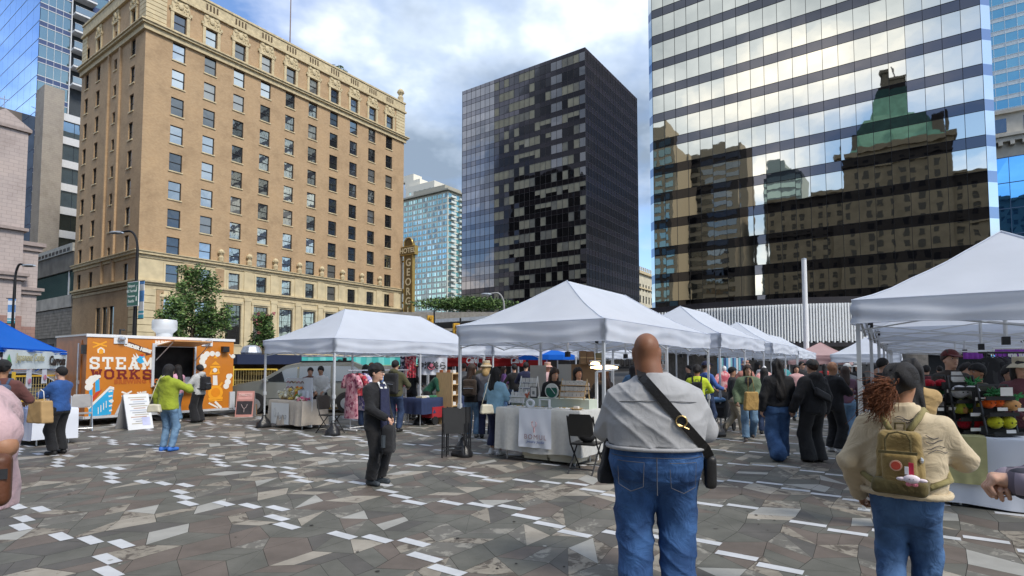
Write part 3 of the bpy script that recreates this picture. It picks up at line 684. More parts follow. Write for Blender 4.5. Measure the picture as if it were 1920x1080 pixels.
slab_block('pale_tower', 'cream stepped apartment tower rising behind the teal condominium', (xat(812, 360), 360.0), 24, 26, at(790, 338, 360).z, mat('pale_tower_wall', (.72, .68, .58), .7, var=.05), teal[2], 3.1, 4, 118, 1.9, 4.5, 2.2, faces=('x', 'y'), cat='apartment tower')
tp = thing('stepped_penthouse', 'cream stepped roof house above the pale tower', 'penthouse', (xat(797, 368), 368.0, at(790, 338, 360).z), GRID)
m = MB(); m.box(0, 8, 6, 20, 0, 5); m.box(0, 8, 12, 24, 5, 9.5); m.build('wall', MATS['pale_tower_wall'], tp)
bx = slab_block('beaux_arts_building', 'small cream stone office building seen in the gap between the two dark towers', (xat(1199, 185), 185.0), 26, 14, at(1205, 505, 185).z, mat('cream_stone_far', (.6, .55, .42), .8, var=.15, vs=.6), darkgl, 3.9, 3, at(1205, 512, 185).z, 2.4, 2.6, 1.2, cornice=[(at(1205, 512, 185).z, .8, .7), (at(1205, 540, 185).z, .5, .4)])
m = MB()
for k in range(16): m.box(-.4 , -.1, .5 + k * 1.5, 1.0 + k * 1.5, at(1205, 505, 185).z, at(1205, 505, 185).z + 1.1); m.box(.5 + k * 1.6, 1.0 + k * 1.6, -.4, -.1, at(1205, 505, 185).z, at(1205, 505, 185).z + 1.1)
m.build('balustrade', MATS['cream_stone_far'], bx)
# right edge: pale glass tower, cream stone hotel block, blue mirror block
RG = (xat(1866, 150), 150.0)
curtain('pale_glass_tower', 'light blue glass tower at the right edge beyond the mirror tower', (RG[0] - V.x * 30, RG[1] - V.y * 30), 20, 30, 112, 3.6, 2.4, 2.5, 2, [glass('sky_blue_glass', (.35, .62, .74), .45, (.05, .22, .28), .004, .3), mat('tower_core_pale', (.4, .5, .55), .8)], 8, mir_rule, faces=('x',), sp_mat=mat('pale_spandrel', (.55, .6, .62), .5, .2), mull=.1, mull_mat=mat('mullion_pale', (.6, .68, .74), .5))
t = thing('cream_corner_block', 'cream stone block with heavy cornice and gable at the right edge', 'building', (xat(1862, 100), 100.0), GRID - R(90))
zc_ = at(1890, 222, 100).z; cst = mat('cream_corner_stone', (.62, .58, .50), .75, var=.12, vs=.8)
m = MB(); m.box(0, 40, 0, 20, 0, zc_); m.build('wall', cst, t)
m = MB(); m.box(-.6, 41, -.9, 20, zc_ - 5.2, zc_ - 4.4); m.box(-.9, 41, -1.3, 20, zc_ - 4.4, zc_ - 3.9); m.box(-.4, 41, -.5, 20, zc_, zc_ + .6)
for k in range(20): m.box(.3 + k * 1.6, .9 + k * 1.6, -1.1, 0, zc_ - 5.9, zc_ - 5.2)
m.build('cornice', cst, t)
for k in range(6):
    m = MB(); m.box(1.5 + k * 4, 3.2 + k * 4, -.05, .1, zc_ - 3.3, zc_ - .8); m.build('window', darkgl, t)
t = thing('blue_mirror_block', 'low block of bright blue mirror glass at the right edge', 'office building', (xat(1872, 78), 78.0), GRID - R(90))
zb_ = at(1890, 300, 78).z
m = MB(); m.box(.2, 30, .2, 20, 0, zb_ - .1); m.build('core', mat('tower_core_dark', (.02, .02, .02)), t)
m = MB()
for k in range(9):
    for j in range(12): m.quad((j * 2, random.gauss(0, .006), zb_ - (k + 1) * 3.6), (j * 2 + 2, random.gauss(0, .006), zb_ - (k + 1) * 3.6), (j * 2 + 2, random.gauss(0, .006), zb_ - k * 3.6), (j * 2, random.gauss(0, .006), zb_ - k * 3.6))
    m.quad((0, 0, zb_ - (k + 1) * 3.6), (0, 20, zb_ - (k + 1) * 3.6), (0, 20, zb_ - k * 3.6), (0, 0, zb_ - k * 3.6))
m.build('glazing', glass('bright_blue_glass', (.16, .50, .95), .85, (.02, .1, .3), .006, .4), t, fix=False)
m = MB()
for k in range(9): m.box(-.05, 30, -.06, .02, zb_ - k * 3.6 - .05, zb_ - k * 3.6 + .05)
for j in range(14): m.box(j * 2 - .03, j * 2 + .03, -.06, .02, 0, zb_)
m.build('mullion', mat('mullion_blue', (.08, .14, .25), .4), t)
# ---- buildings behind the camera that the mirror tower reflects
def uvp(u, v): return (U.x * u + V.x * v, U.y * u + V.y * v)
ost = mat('old_stone', (.15, .128, .095), .85, var=.2, vs=.3, bump=.2, bs=3); cop = mat('green_copper', (.10, .235, .185), .7, var=.2, vs=.4)
t = slab_block('copper_roof_hotel', 'grand old stone hotel with steep green copper roof mirrored in the glass tower', uvp(-70, -42), 24, 84, 64, ost, mat('dark_opening', (.03, .028, .025), .6), 3.6, 4, 62, 2.1, 3.9, 1.5, faces=('X',), cat='hotel', cornice=[(62.5, 1.2, 1.0), (48, .7, .6)], trim=ost)
b = MB(); b.box(1.5, -26, 28, 59.5, 0, 76); b.build('tower_wall', ost, t)
for k in range(14):
    m = MB()
    for j in range(7): m.box(1.47, 1.56, 30.5 + j * 4, 32.1 + j * 4, 22 + k * 3.7, 24.2 + k * 3.7)
    m.build('tower_window', MATS['dark_opening'], t)
m = MB(); m.box(2.4, -27, 27.2, 60.3, 74.8, 76.5); m.box(2.2, -26, 27.5, 60, 70.5, 71.2); m.build('tower_cornice', ost, t)
def frus(m, x0, x1, y0, y1, za, X0, X1, Y0, Y1, zb):
    a = [(x0, y0, za), (x1, y0, za), (x1, y1, za), (x0, y1, za), (X0, Y0, zb), (X1, Y0, zb), (X1, Y1, zb), (X0, Y1, zb)]
    m.add(a, ((0, 1, 5, 4), (1, 2, 6, 5), (2, 3, 7, 6), (3, 0, 4, 7), (4, 5, 6, 7), (3, 2, 1, 0)))
m = MB(); frus(m, 1.5, -25, 29, 58.5, 76.5, -4, -19, 35, 52, 88); frus(m, -5, -18, 37, 50.5, 88, -7.5, -15.5, 40, 47.5, 99)
for y in (32, 44, 55): frus(m, 1.5, -4, y - 2, y + 2, 76.5, 0, -6, y - .4, y + .4, 83)

m.build('roof', cop, t)
m = MB(); m.box(-8, -15, 40.5, 47, 99, 104.5); m.box(-7.4, -15.6, 39.9, 47.6, 103.6, 104.6); m.box(1, -3, 29, 32, 76, 84); m.box(1, -3, 55, 58, 76, 83); m.build('lantern', mat('lantern_stone', (.1, .09, .075), .9), t)
m = MB(); m.tube([(-11.5, 43.7, 104), (-11.5, 43.7, 110)], .2, 6); m.build('spire', blackm, t)
t = thing('banded_tower', 'banded grey office tower mirrored at the left of the glass tower', 'office tower', uvp(-62, 48), GRID)
m = MB(); m.box(-20, 0, 0, 22, 0, 86); m.build('wall', mat('banded_wall', (.2, .18, .145), .8, var=.1), t)
for k in range(22):
    m = MB(); m.box(.02, .15, 2.5, 21, 4 + k * 3.6, 6.0 + k * 3.6); m.build('window_band', darkgl, t)
t = thing('ribbed_stone_tower', 'ribbed cream stone tower mirrored at the edge of the glass tower', 'office tower', uvp(-40, 67), GRID)
m = MB(); m.box(-18, 0, 0, 14, 0, 84); m.box(-14, -2, 2, 12, 84, 91); m.build('wall', mat('ribbed_wall', (.24, .215, .165), .8, var=.1), t)
for k in range(24):
    m = MB(); 
    for j in range(3): m.box(.02, .15, 1.2 + j * 4.2, 4.2 + j * 4.2, 3 + k * 3.4, 5.2 + k * 3.4)
    m.build('window_band', bg2, t)
t = thing('mirrored_glass_tower', 'greenish glass tower mirrored between the banded tower and the old hotel', 'office tower', uvp(-120, 37), GRID)
m = MB(); m.box(-20, 0, 0, 15, 0, 90); m.box(-16, -3, 3, 13, 90, 95); m.build('wall', mat('far_tower_wall', (.22, .27, .28), .7), t)
for k in range(24):
    m = MB(); m.box(.02, .2, .5, 14.5, 3 + k * 3.6, 5.4 + k * 3.6); m.build('window_band', bg2, t)
# ================================================================ street level structures
def sloped(x0, Y0, x1, Y1): return xat(x0, Y0), Y0, xat(x1, Y1), Y1
# transit shelter with flat white roof and hedge on its back wall
SH = (xat(980, 42), 42.0)
t = thing('transit_shelter', 'flat white roofed shelter with dark back wall across the street', 'shelter', SH, GRID)
zr = at(960, 600, 43).z
m = MB(); m.box(-1, 5, -1, 14, zr, zr + .28); m.build('roof', mat('shelter_white', (.7, .72, .74), .5), t)
m = MB(); m.box(4.5, 5, -3, 18, 0, zr - .3); m.build('back_wall', mat('shelter_dark', (.035, .03, .03), .8), t)
for k in range(5):
    m = MB(); m.tube([(0, .4 + k * 3.1, 0), (0, .4 + k * 3.1, zr)], .07, 8); m.build('post', steel, t)
bush('hedge', 'long clipped green hedge above the white shelter roof', 'hedge', (xat(870, 62), 62, at(870, 586, 62).z), (6.6, 1.5, .95), 5200, .34, 8)
bush('hedge', 'short piece of green hedge left of the upright hotel sign', 'hedge', (xat(764, 103), 103, at(764, 592, 103).z), (1.3, 1.3, 1.0), 900, .34, 18)
m = MB(); m.box(-11, 12, 0, 8, 0, at(870, 582, 64).z); ko = m.build('concourse_block', mat('concourse_concrete', (.32, .3, .27), .85, var=.2), loc=(xat(870, 66), 66, 0)); tag(ko, 'plain low concrete block carrying the hedge', 'building')
# curved screen of white fins
fw = thing('fin_screen', 'curved screen of tall white vertical fins below the mirror tower', 'screen', (0, 0, 0))
m = MB(); bk = MB(); rgf = random.Random(21); prev = None; NF = 104
for k in range(NF):
    s = k / (NF - 1); px = 1215 + 560 * s; Y = 60 - 9 * s - 3.5 * math.sin(s * math.pi) + (1.6 if s < .18 else 0) * (1 - s / .18)
    x = xat(px, Y); zt = 7.3; zb_ = 3.7 + (.15 if k % 2 else 0)
    m.box(x - .06, x + .06, Y - .3, Y + .12, zb_, zt)
    if rgf.random() < .8 or s < .1:
        m.box(x + .09, x + .25, Y - .02, Y + .06, zb_ + .1, zt - rgf.choice((0.3, .5, .9, 1.6, 1.1)))
    if prev: bk.quad((prev[0], prev[1] + .3, 3.7), (x, Y + .3, 3.7), (x, Y + .3, 7.6), (prev[0], prev[1] + .3, 7.6)); bk.quad((prev[0], prev[1] - .1, 7.35), (x, Y - .1, 7.35), (x, Y - .1, 7.9), (prev[0], prev[1] - .1, 7.9)); bk.quad((prev[0], prev[1] + 2.3, 0), (x, Y + 2.3, 0), (x, Y + 2.3, 3.7), (prev[0], prev[1] + 2.3, 3.7), 1); bk.quad((prev[0], prev[1] - .35, 3.35), (x, Y - .35, 3.35), (x, Y - .35, 3.72), (prev[0], prev[1] - .35, 3.72))
    prev = (x, Y)
m.build('fin', mat('fin_white', (.86, .87, .87), .5, var=.05), fw); bk.build('backing_wall', [mat('fin_backing', (.03, .026, .03), .7), mat('concourse_front', (.12, .11, .1), .6, var=.3)], fw, fix=False)
m = MB(); x = xat(1535, 53); m.box(x - 3, x + 3.5, 54.2, 54.3, 2.3, 3.1); m.build('cream_fascia', mat('fascia_cream', (.6, .6, .54), .6), fw)  # plain cream fascia strip over the concourse front
# plain white pole
def pole(name, label, cat, px, Y, ytop, r0, r1, m, group=None):
    t = thing(name, label, cat, (xat(px, Y), Y)); z = at(px, ytop, Y).z
    b = MB(); b.tube([(0, 0, 0), (0, 0, z)], [r0, r1], 12); b.build('shaft', m, t); return t, z
t, z = pole('light_mast', 'thick plain white mast in front of the white fin screen', 'mast', 1512, 34, 487, .16, .14, white)
m = MB(); m.lathe([(.3, 0), (.3, .05), (.2, .1), (.17, .4)], n=14); m.build('base', white, t)
m = MB(); m.lathe([(.15, z), (.15, z + .06), (.05, z + .1)], n=12); m.build('cap', steel, t)
def lamp(label, px, Y, ytop, arm, banner=None, sign=False, head=(.3,), colr=None):
    t, z = pole('street_lamp', label, 'street lamp', px, Y, ytop + 26, .13, .07, colr or blackm, 'street lamps around the plaza')
    b = MB(); pts = [(0, 0, z)] + [(arm * (1 - math.cos(a)) * .55, 0, z + .95 * math.sin(a)) for a in np.linspace(.2, math.pi / 2, 8)] + [(arm, 0, z + .9)]
    b.tube(pts, [.07] + [.06] * 8 + [.05], 8); b.build('arm', colr or blackm, t)
    b = MB(); sg_ = 1 if arm > 0 else -1; b.ball((arm + sg_ * .25, 0, z + .86), (.42, .16, .09), 10); b.build('lamp_head', steel, t)
    b = MB(); b.lathe([(.24, 0), (.24, .1), (.16, .2), (.14, .9)], n=12); b.build('base', colr or blackm, t)
    return t, z
t, z = lamp('tall dark curved street lamp carrying the green direction sign', 251, 30, 440, -.9)
gs = thing('direction_sign', 'green direction sign for the airport and ferries on the tall lamp', 'road sign', (xat(246, 29.8), 29.8, at(246, 551, 29.8).z), R(-28))
m = MB(); m.box(-.5, .5, -.03, .03, -.62, .62); m.build('sign_panel', mat('sign_green', (.015, .13, .075), .4, var=.05), gs)
m = MB(); m.box(-.52, .52, -.02, .02, .62, .66); m.box(-.52, .52, -.02, .02, -.66, -.62); m.box(.5, .53, -.02, .02, -.66, .66); m.box(-.53, -.5, -.02, .02, -.66, .66); m.build('border', white, gs)
sgw = mat('sign_white', (.75, .8, .75), .5, var=0)
for k, (tx, sz) in enumerate((('Airport', .21), ('BC Ferries', .2), ('Tsawwassen', .135), ('Seattle', .21))): text('lettering', tx, sz, sgw, gs, (-.12, -.035, .42 - k * .27), bold=.006)
m = MB(); m.bar((.34, -.035, .1), (.34, -.035, .42), .05, .01); m.bar((.34, -.035, .42), (.45, -.035, .42), .05, .01); m.bar((.36, -.035, -.4), (.36, -.035, -.15), .09, .01); m.build('arrow', sgw, gs)
bnm = [mat('banner_blue', (.12, .28, .6), .7, var=.3, vs=4), mat('banner_white', (.7, .72, .78), .7), mat('banner_teal', (.06, .33, .45), .7)]
def banner(label, px, y0, y1, Y, w_, rz):
    t = thing('street_banner', label, 'banner', (xat(px, Y), Y, at(px, y1, Y).z), rz, 'banners on the street lamps'); h = at(px, y0, Y).z - at(px, y1, Y).z
    m = MB()
    for k, (a, b, q) in enumerate(((0, .1, 2), (.1, .14, 1), (.14, .2, 2), (.2, .45, 1), (.45, .75, 0), (.75, .92, 1), (.92, 1, 0))): m.box(0, w_, -.015, .015, a * h, b * h, q)
    m.build('cloth', bnm, t); m = MB(); m.bar((-.1, 0, h + .02), (w_, 0, h + .02), .04); m.bar((-.1, 0, -.02), (w_, 0, -.02), .04); m.build('bracket', blackm, t)
banner('blue and white banner beside the green direction sign', 257, 528, 597, 30, .42, R(-25))
lamp('short dark curved street lamp in front of the granite building', 22, 32, 500, .5)
banner('pale blue banner on the lamp before the granite building', 11, 560, 606, 31.9, .36, R(15))
lamp('thin grey street lamp rising above the middle market tent', 945, 40, 548, -1.0, colr=mat('lamp_grey', (.3, .3, .3), .5))
# traffic signals
for lab, px, py, Y in (('yellow traffic signal hanging left under the shelter roof', 806, 606, 38), ('yellow traffic signal nearest the middle tent corner', 855, 622, 36)):
    t = thing('traffic_signal', lab, 'traffic light', (xat(px, Y), Y, at(px, py + 12, Y).z), R(20), 'yellow traffic signals')
    m = MB(); m.box(-.2, .2, -.15, .15, 0, .95); m.build('housing', mat('signal_yellow', (.6, .33, .02), .5, var=.1), t)
    m = MB()
    for k in range(3): m.tube([(0, -.15, .17 + k * .3), (0, -.32, .17 + k * .3)], .11, 10)
    m.build('visor', mat('signal_yellow_dark', (.4, .22, .02), .5), t)
    m = MB(); m.tube([(.28, 0, -4), (.28, 0, 1.3)], .06, 8); m.build('post', blackm, t)
# ================================================================ trees
bark = mat('bark', (.09, .07, .05), .9, var=.3, vs=6, bump=.6, bs=20)
def tree(label, px, Y, ytop, ybot, rad, n, seed, fl=0, size=.2, group='street trees before the hotel', shape=1.0):
    t = thing('street_tree', label, 'tree', (xat(px, Y), Y), 0, group); rng = random.Random(seed)
    zt = at(px, ytop, Y).z; zb = at(px, ybot, Y).z; H_ = zt - zb
    tr = MB(); tr.tube([(0, 0, 0), (.05, 0, zb * .6), (0, .04, zb + H_ * .3), (.03, 0, zb + H_ * .75)], [.13, .11, .07, .02], 9)
    cr = MB()
    for k in range(30):
        f = rng.random(); a = rng.uniform(0, 6.28); z0 = zb + H_ * f * .8; r = rad * (1 - .72 * f ** shape) * rng.uniform(.6, 1.05)
        tip = Vector((math.cos(a) * r, math.sin(a) * r, z0 + H_ * .16 + r * .25)); mid = Vector((math.cos(a) * r * .45, math.sin(a) * r * .45, z0 + H_ * .05))
        tr.tube([(0, 0, z0), mid, tip], [.045, .03, .008], 5)
        for p, q in ((mid, .35), (tip, .5), (mid.lerp(tip, .6), .4)):
            c = rad * .2 * rng.uniform(.7, 1.4); leaf_cloud(cr, p, (c, c, c * 1.1), int(n / 90), size, rng, 3)
            if fl and rng.random() < .16: leaf_cloud(cr, p + Vector((rng.uniform(-.3, .3), -.2, .2)), (c * .5, c * .5, c * .5), 14, size, rng, 1); cr.m[-14:] = [3] * 14
    leaf_cloud(cr, (0, 0, zt - H_ * .1), (rad * .16, rad * .16, H_ * .12), int(n / 40), size, rng, 3)
    tr.build('trunk', bark, t, smooth=True); cr.build('crown', leafm + [mat('blossom_pink', (.42, .16, .16), .6)], t, fix=False)
tree('full green street tree rising behind the orange food trailer', 358, 32, 500, 660, 2.5, 9000, 2, size=.21, shape=.75)
tree('small sparse street tree with a few pink blossoms behind the left tent', 492, 34, 584, 690, 1.3, 3000, 5, 1, size=.2, shape=.6)
# ================================================================ orange food trailer
TO = (xat(163, 15.3), 15.3)
tr_ = thing('food_trailer', 'orange food trailer with a serving hatch and big STEAM WORKS lettering', 'food truck', TO, GRID)
tp_ = lambda px, py: onplane(px, py, TO, U)
TLEN = tp_(437, 700)[0]; TZ0 = tp_(163, 783)[1]; TZ1 = tp_(163, 629)[1]; TW = 2.35
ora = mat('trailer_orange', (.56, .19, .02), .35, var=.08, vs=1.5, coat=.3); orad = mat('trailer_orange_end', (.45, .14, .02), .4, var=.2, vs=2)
hx0, hz1 = tp_(290, 650); hx1, hz0 = tp_(364, 716)
hz1 = tp_(290, 650)[1]; hz0 = tp_(290, 722)[1]; hx1 = tp_(363, 700)[0]
m = MB(); holes_wall(m, 0, TLEN, TZ0, TZ1, [(hx0, hx1, hz0, hz1)], lambda t, i, z: (t, i, z), .05)
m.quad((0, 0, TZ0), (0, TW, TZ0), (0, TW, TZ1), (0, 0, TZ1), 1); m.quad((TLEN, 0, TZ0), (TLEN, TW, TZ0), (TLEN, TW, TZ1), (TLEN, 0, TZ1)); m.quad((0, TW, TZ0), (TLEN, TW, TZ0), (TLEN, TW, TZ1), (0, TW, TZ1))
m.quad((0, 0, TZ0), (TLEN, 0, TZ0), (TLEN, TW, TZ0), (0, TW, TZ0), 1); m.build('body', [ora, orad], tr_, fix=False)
m = MB(); m.box(-.03, TLEN + .03, -.03, TW + .03, TZ1, TZ1 + .05); m.box(-.03, TLEN + .03, -.03, -.003, TZ1 - .03, TZ1); m.build('roof', white, tr_)
m = MB(); m.box(0, TLEN, -.03, -.003, TZ0 - .04, TZ0 + .03); m.box(-.03, -.003, 0, TW, TZ0 - .04, TZ0 + .03); m.build('bottom_trim', alum, tr_)
m = MB(); m.box(hx0 + .02, hx1 + .6, .9, .92, TZ0 + .1, TZ1 - .1); m.box(hx0, hx1, .05, .5, hz0 - .05, hz0 - .02); m.build('interior', mat('trailer_inside', (.05, .045, .045), .8, var=.5, vs=3), tr_)
m = MB()
for a, b, c, d in ((hx0 - .07, hx0, hz0 - .06, hz1 + .1), (hx1, hx1 + .05, hz0 - .06, hz1 + .04), (hx0, hx1, hz1, hz1 + .08)): m.box(a, b, -.04, -.002, c, d)
m.build('hatch_frame', alum, tr_)
m = MB(); m.box(hx0 - .05, hx1 + .1, -.34, .02, hz0 - .05, hz0 - .02); m.build('counter_shelf', alum, tr_)
hx2 = tp_(382, 650)[0]
m = MB(); m.prism([(hx0 + .05, 0), (hx1 - .02, 0), (hx1 + .05, 1), (hx0 + .1, 1)], lambda a, b, d: (a, -.05 - .95 * b, hz1 + .02 + .12 * b + d), 0, .03); m.build('awning', mat('awning_orange', (.66, .33, .12), .5, var=.15), tr_)
m = MB(); m.tube([(hx1 + .02, -.05, hz1 - .4), (hx1 + .03, -.9, hz1 + .1)], .014, 6); m.tube([(hx0 + .03, -.05, hz1 - .4), (hx0 + .1, -.9, hz1 + .1)], .014, 6); m.build('strut', steel, tr_)
m = MB(); m.box(hx0 + .9, hx1 - .05, .1, .35, hz0 + .0, hz0 + .22); m.build('warming_tray', steel, tr_)
for lx in (tp_(226, 634)[0], tp_(388, 638)[0]):
    m = MB(); m.box(lx - .17, lx + .17, -.03, -.003, TZ1 - .2, TZ1 - .02); o = m.build('light_plate', white, tr_); m = MB(); m.ball((lx, -.1, TZ1 - .06), (.1, .1, .07), 10); m.build('flood_lamp', steel, o)
lx = tp_(420, 650)[0]; m = MB(); m.box(lx - .1, lx + .1, -.16, -.003, TZ1 - .38, TZ1 - .2); smooth_by(m.build('speaker', blackp, tr_))
for wx in (1.15, 1.95):
    wt = None
    m = MB(); m.tube([(wx, .05, .31), (wx, .3, .31)], .31, 20); wh = m.build('wheel', rubber, tr_); m = MB(); m.tube([(wx, .02, .31), (wx, .06, .31)], .18, 16); m.build('rim', steel, wh)
m = MB(); m.prism([(.75, TZ0), (.9, .62), (1.15, .72), (1.95, .72), (2.2, .62), (2.35, TZ0)], lambda a, b, d: (a, d, b), -.012, -.002); m.build('wheel_arch', mat('arch_dark', (.03, .03, .03), .7), tr_)
m = MB(); m.prism([(.7, TZ0 + .02), (.88, .68), (1.13, .8), (1.97, .8), (2.22, .68), (2.4, TZ0 + .02), (2.33, TZ0 + .02), (2.18, .64), (1.95, .74), (1.15, .74), (.92, .64), (.77, TZ0 + .02)], lambda a, b, d: (a, d, b), -.03, -.003); m.build('fender', alum, tr_)
m = MB(); m.box(.15, TLEN - .2, .4, .6, .14, TZ0); m.box(.15, TLEN - .2, 1.6, 1.8, .14, TZ0); m.bar((TLEN, 1.2, .2), (TLEN + 1.0, 1.2, .25), .1); m.build('chassis', blackm, tr_)
m = MB(); m.box(TLEN - .12, TLEN + .05, -.06, .0, TZ0 + .02, TZ0 + .55); m.build('corner_guard', alum, tr_)
# end door
m = MB(); m.box(-.015, -.003, .35, 1.25, TZ0 + .08, TZ1 - .12); d_ = m.build('door', mat('trailer_door', (.42, .13, .018), .4, var=.2), tr_); m = MB(); m.tube([(-.05, .45, TZ0 + .3), (-.05, .45, TZ1 - .2)], .02, 6); m.box(-.06, -.015, .42, .5, TZ0 + .9, TZ0 + 1.0); m.build('handle', steel, d_)
m = MB(); m.box(-.1, -.003, .02, .12, TZ1 - .5, TZ1 - .25); m.build('marker_lamp', blackp, tr_)
m = MB(); ex = tp_(303, 600)[0]; m.lathe([(.22, 0), (.23, .1), (.23, .14), (.33, .24), (.35, .27), (.35, .5), (.33, .56), (.27, .56)], (ex + .5, .95, TZ1 + .06), 28); smooth_by(m.build('exhaust_vent', mat('vent_white', (.66, .68, .7), .4, .2, var=.08), tr_))
m = MB(); m.tube([(tp_(228, 620)[0], .1, TZ1 + .05), (tp_(228, 620)[0], .1, TZ1 + .2), (tp_(228, 620)[0] + .12, .1, TZ1 + .2)], .03, 8); m.build('roof_pipe', blackp, tr_)
# decoration, 3 mm proud of the side
dred = mat('letter_dark_red', (.17, .015, .012), .5, var=0); lw_ = mat('letter_white', (.78, .75, .68), .5, var=.05); orl = mat('letter_orange_dark', (.42, .1, .012), .5, var=0)
blu = mat('art_blue', (.03, .38, .68), .5, var=.1); yel = mat('art_yellow', (.85, .36, .02), .5, var=.1); brn = mat('art_brown', (.1, .03, .02), .6)
class Art:
    def __init__(s): s.mb = MB(); s.n = 0
    def step(s, d): s.n += 1; return d + .00006 * s.n
    def poly(s, pts, m, d=.003):
        q = [tp_(*p) for p in pts]; d = s.step(d); s.mb.add([(a, -d, b) for a, b in q], [tuple(range(len(q)))], m); return s
    def stroke(s, pts, w_, m, d=.004, closed=False):
        q = [tp_(*p) for p in pts]
        if closed: q.append(q[0])
        for (a, b), (c, e) in zip(q, q[1:]):
            d = s.step(d)
            l = math.hypot(c - a, e - b) or 1; nx, ny = -(e - b) / l * w_ / 2, (c - a) / l * w_ / 2; ex_, ey = (c - a) / l * w_ * .35, (e - b) / l * w_ * .35
            s.mb.add([(a - ex_ + nx, -d, b - ey + ny), (c + ex_ + nx, -d, e + ey + ny), (c + ex_ - nx, -d, e + ey - ny), (a - ex_ - nx, -d, b - ey - ny)], [(0, 1, 2, 3)], m)
        return s
    def disc(s, px, py, r, m, d=.0035):
        c = tp_(px, py); d = s.step(d); s.mb.add([(c[0] + r * math.cos(a), -d, c[1] + r * math.sin(a)) for a in np.linspace(0, 6.1, 14)], [tuple(range(14))], m); return s
# slab letters: strokes in a unit box, serif bars at the free ends
GL = {'S': [[(.85, .8), (.7, 1), (.3, 1), (.12, .85), (.12, .65), (.3, .53), (.7, .47), (.88, .35), (.88, .15), (.7, 0), (.3, 0), (.12, .2)], [(.88, .72), (.88, 1)], [(.12, .28), (.12, 0)]],
      'T': [[(.05, 1), (.95, 1)], [(.5, 1), (.5, 0)], [(.3, 0), (.7, 0)], [(.05, 1), (.05, .72)], [(.95, 1), (.95, .72)]],
      'E': [[(.2, 0), (.2, 1)], [(.05, 1), (.9, 1)], [(.05, 0), (.9, 0)], [(.2, .5), (.65, .5)], [(.9, 1), (.9, .76)], [(.9, 0), (.9, .24)]],
      'A': [[(.12, 0), (.5, 1), (.88, 0)], [(.25, .33), (.75, .33)], [(0, 0), (.28, 0)], [(.72, 0), (1, 0)], [(.35, 1), (.5, 1)]],
      'M': [[(.14, 0), (.14, 1), (.5, .35), (.86, 1), (.86, 0)], [(0, 0), (.3, 0)], [(.7, 0), (1, 0)], [(0, 1), (.15, 1)], [(.85, 1), (1, 1)]],
      'W': [[(.08, 1), (.28, 0), (.5, .75), (.72, 0), (.92, 1)], [(0, 1), (.22, 1)], [(.78, 1), (1, 1)], [(.4, .75), (.6, .75)]],
      'O': [[(.3, 0), (.1, .2), (.1, .8), (.3, 1), (.7, 1), (.9, .8), (.9, .2), (.7, 0), (.3, 0)]],
      'R': [[(.18, 0), (.18, 1)], [(.02, 1), (.7, 1), (.86, .86), (.86, .64), (.7, .5), (.18, .5)], [(.55, .5), (.88, 0)], [(.02, 0), (.38, 0)], [(.75, 0), (1, 0)]],
      'K': [[(.18, 0), (.18, 1)], [(.18, .4), (.8, 1)], [(.42, .6), (.85, 0)], [(.02, 0), (.36, 0)], [(.02, 1), (.36, 1)], [(.64, 1), (.98, 1)], [(.68, 0), (1, 0)]]}
def slab_word(word, x0, x1, y0, y1, slope, w_, gap, m, d):
    a = Art(); n = len(word); cw = (x1 - x0) / n
    for k, ch in enumerate(word):
        for st in GL[ch]:
            a.stroke([(x0 + (k + gap / 2 + p * (1 - gap)) * cw, y1 - (y1 - y0) * q + slope * ((k + p) * cw)) for p, q in st], w_, 0, d)
    a.mb.build('lettering', m, tr_, fix=False)
slab_word('STEAM', 165, 288, 671, 690, .01, .06, .26, lw_, .006)
slab_word('WORKS', 169, 288, 694, 709, .002, .055, .24, dred, .005)
def trailer_text(s, px, py, size, m, rot=0, bold=.01, sp=1):
    a, b = tp_(px, py); text('lettering', s, size, m, tr_, (a, -.006, b), (R(90), R(-rot) if rot else 0, 0), bold=bold, space=sp)
trailer_text('BREWING CO', 257, 715.5, .16, orl, 0, .012, 1.2); trailer_text('HUNGRY?', 311, 643, .13, lw_, 0, .014); trailer_text('THIRSTY?', 348, 644.5, .125, orl, 0, .012)
trailer_text('WE', 266, 738.5, .145, lw_, 5, .014); trailer_text('CATER', 273, 746, .16, lw_, 8, .014)
a = Art(); a.poly([(241, 640), (276, 654), (276, 651), (285, 664), (273, 667), (273, 663), (239, 649)], 0, .004); a.mb.build('arrow_board', brn, tr_, fix=False)
trailer_text('ORDER HERE', 258, 652.5, .125, lw_, -17, .012)
# harbour building picture with chimneys and smoke
a = Art(); a.poly([(166, 782), (166, 762), (207, 727), (213, 729), (208, 777)], 0, .003); a.poly([(178, 706), (186, 704), (187, 736), (179, 738)], 0, .004); a.poly([(167, 731), (173, 728), (174, 752), (167, 757)], 0, .004)
a.mb.build('picture_block', blu, tr_, fix=False)
a = Art(); a.poly([(164, 764), (206, 724), (214, 726), (214, 731), (205, 730), (166, 768)], 0, .005)
for k in range(5): a.stroke([(204.5 + .3 * k, 734 + k * 9), (209.5 - .2 * k, 733 + k * 9)], .045, 0, .006)
for c in ((168, 716, .1), (173, 711, .1), (179, 708, .08), (185, 706, .05), (166, 726, .09), (170, 724, .06), (209, 752, .05)): a.disc(*c, 0, .0055)
for k in range(4): a.stroke([(184 + k * 5, 776 - k * 4), (184 + k * 5, 764 - k * 4)], .02, 0, .006)
a.mb.build('picture_smoke', lw_, tr_, fix=False)
a = Art(); a.poly([(165, 757), (180, 735), (192, 730), (168, 760)], 0, .0045); a.mb.build('picture_roof', mat('art_red', (.5, .05, .02), .5), tr_, fix=False)
a = Art()
for q in ([(175, 642), (199, 649)], [(199, 641), (175, 651)], [(229, 735), (246, 742)], [(246, 734), (229, 743)]): a.stroke(q, .045, 0 if q[0][1] < 700 else 1, .005)
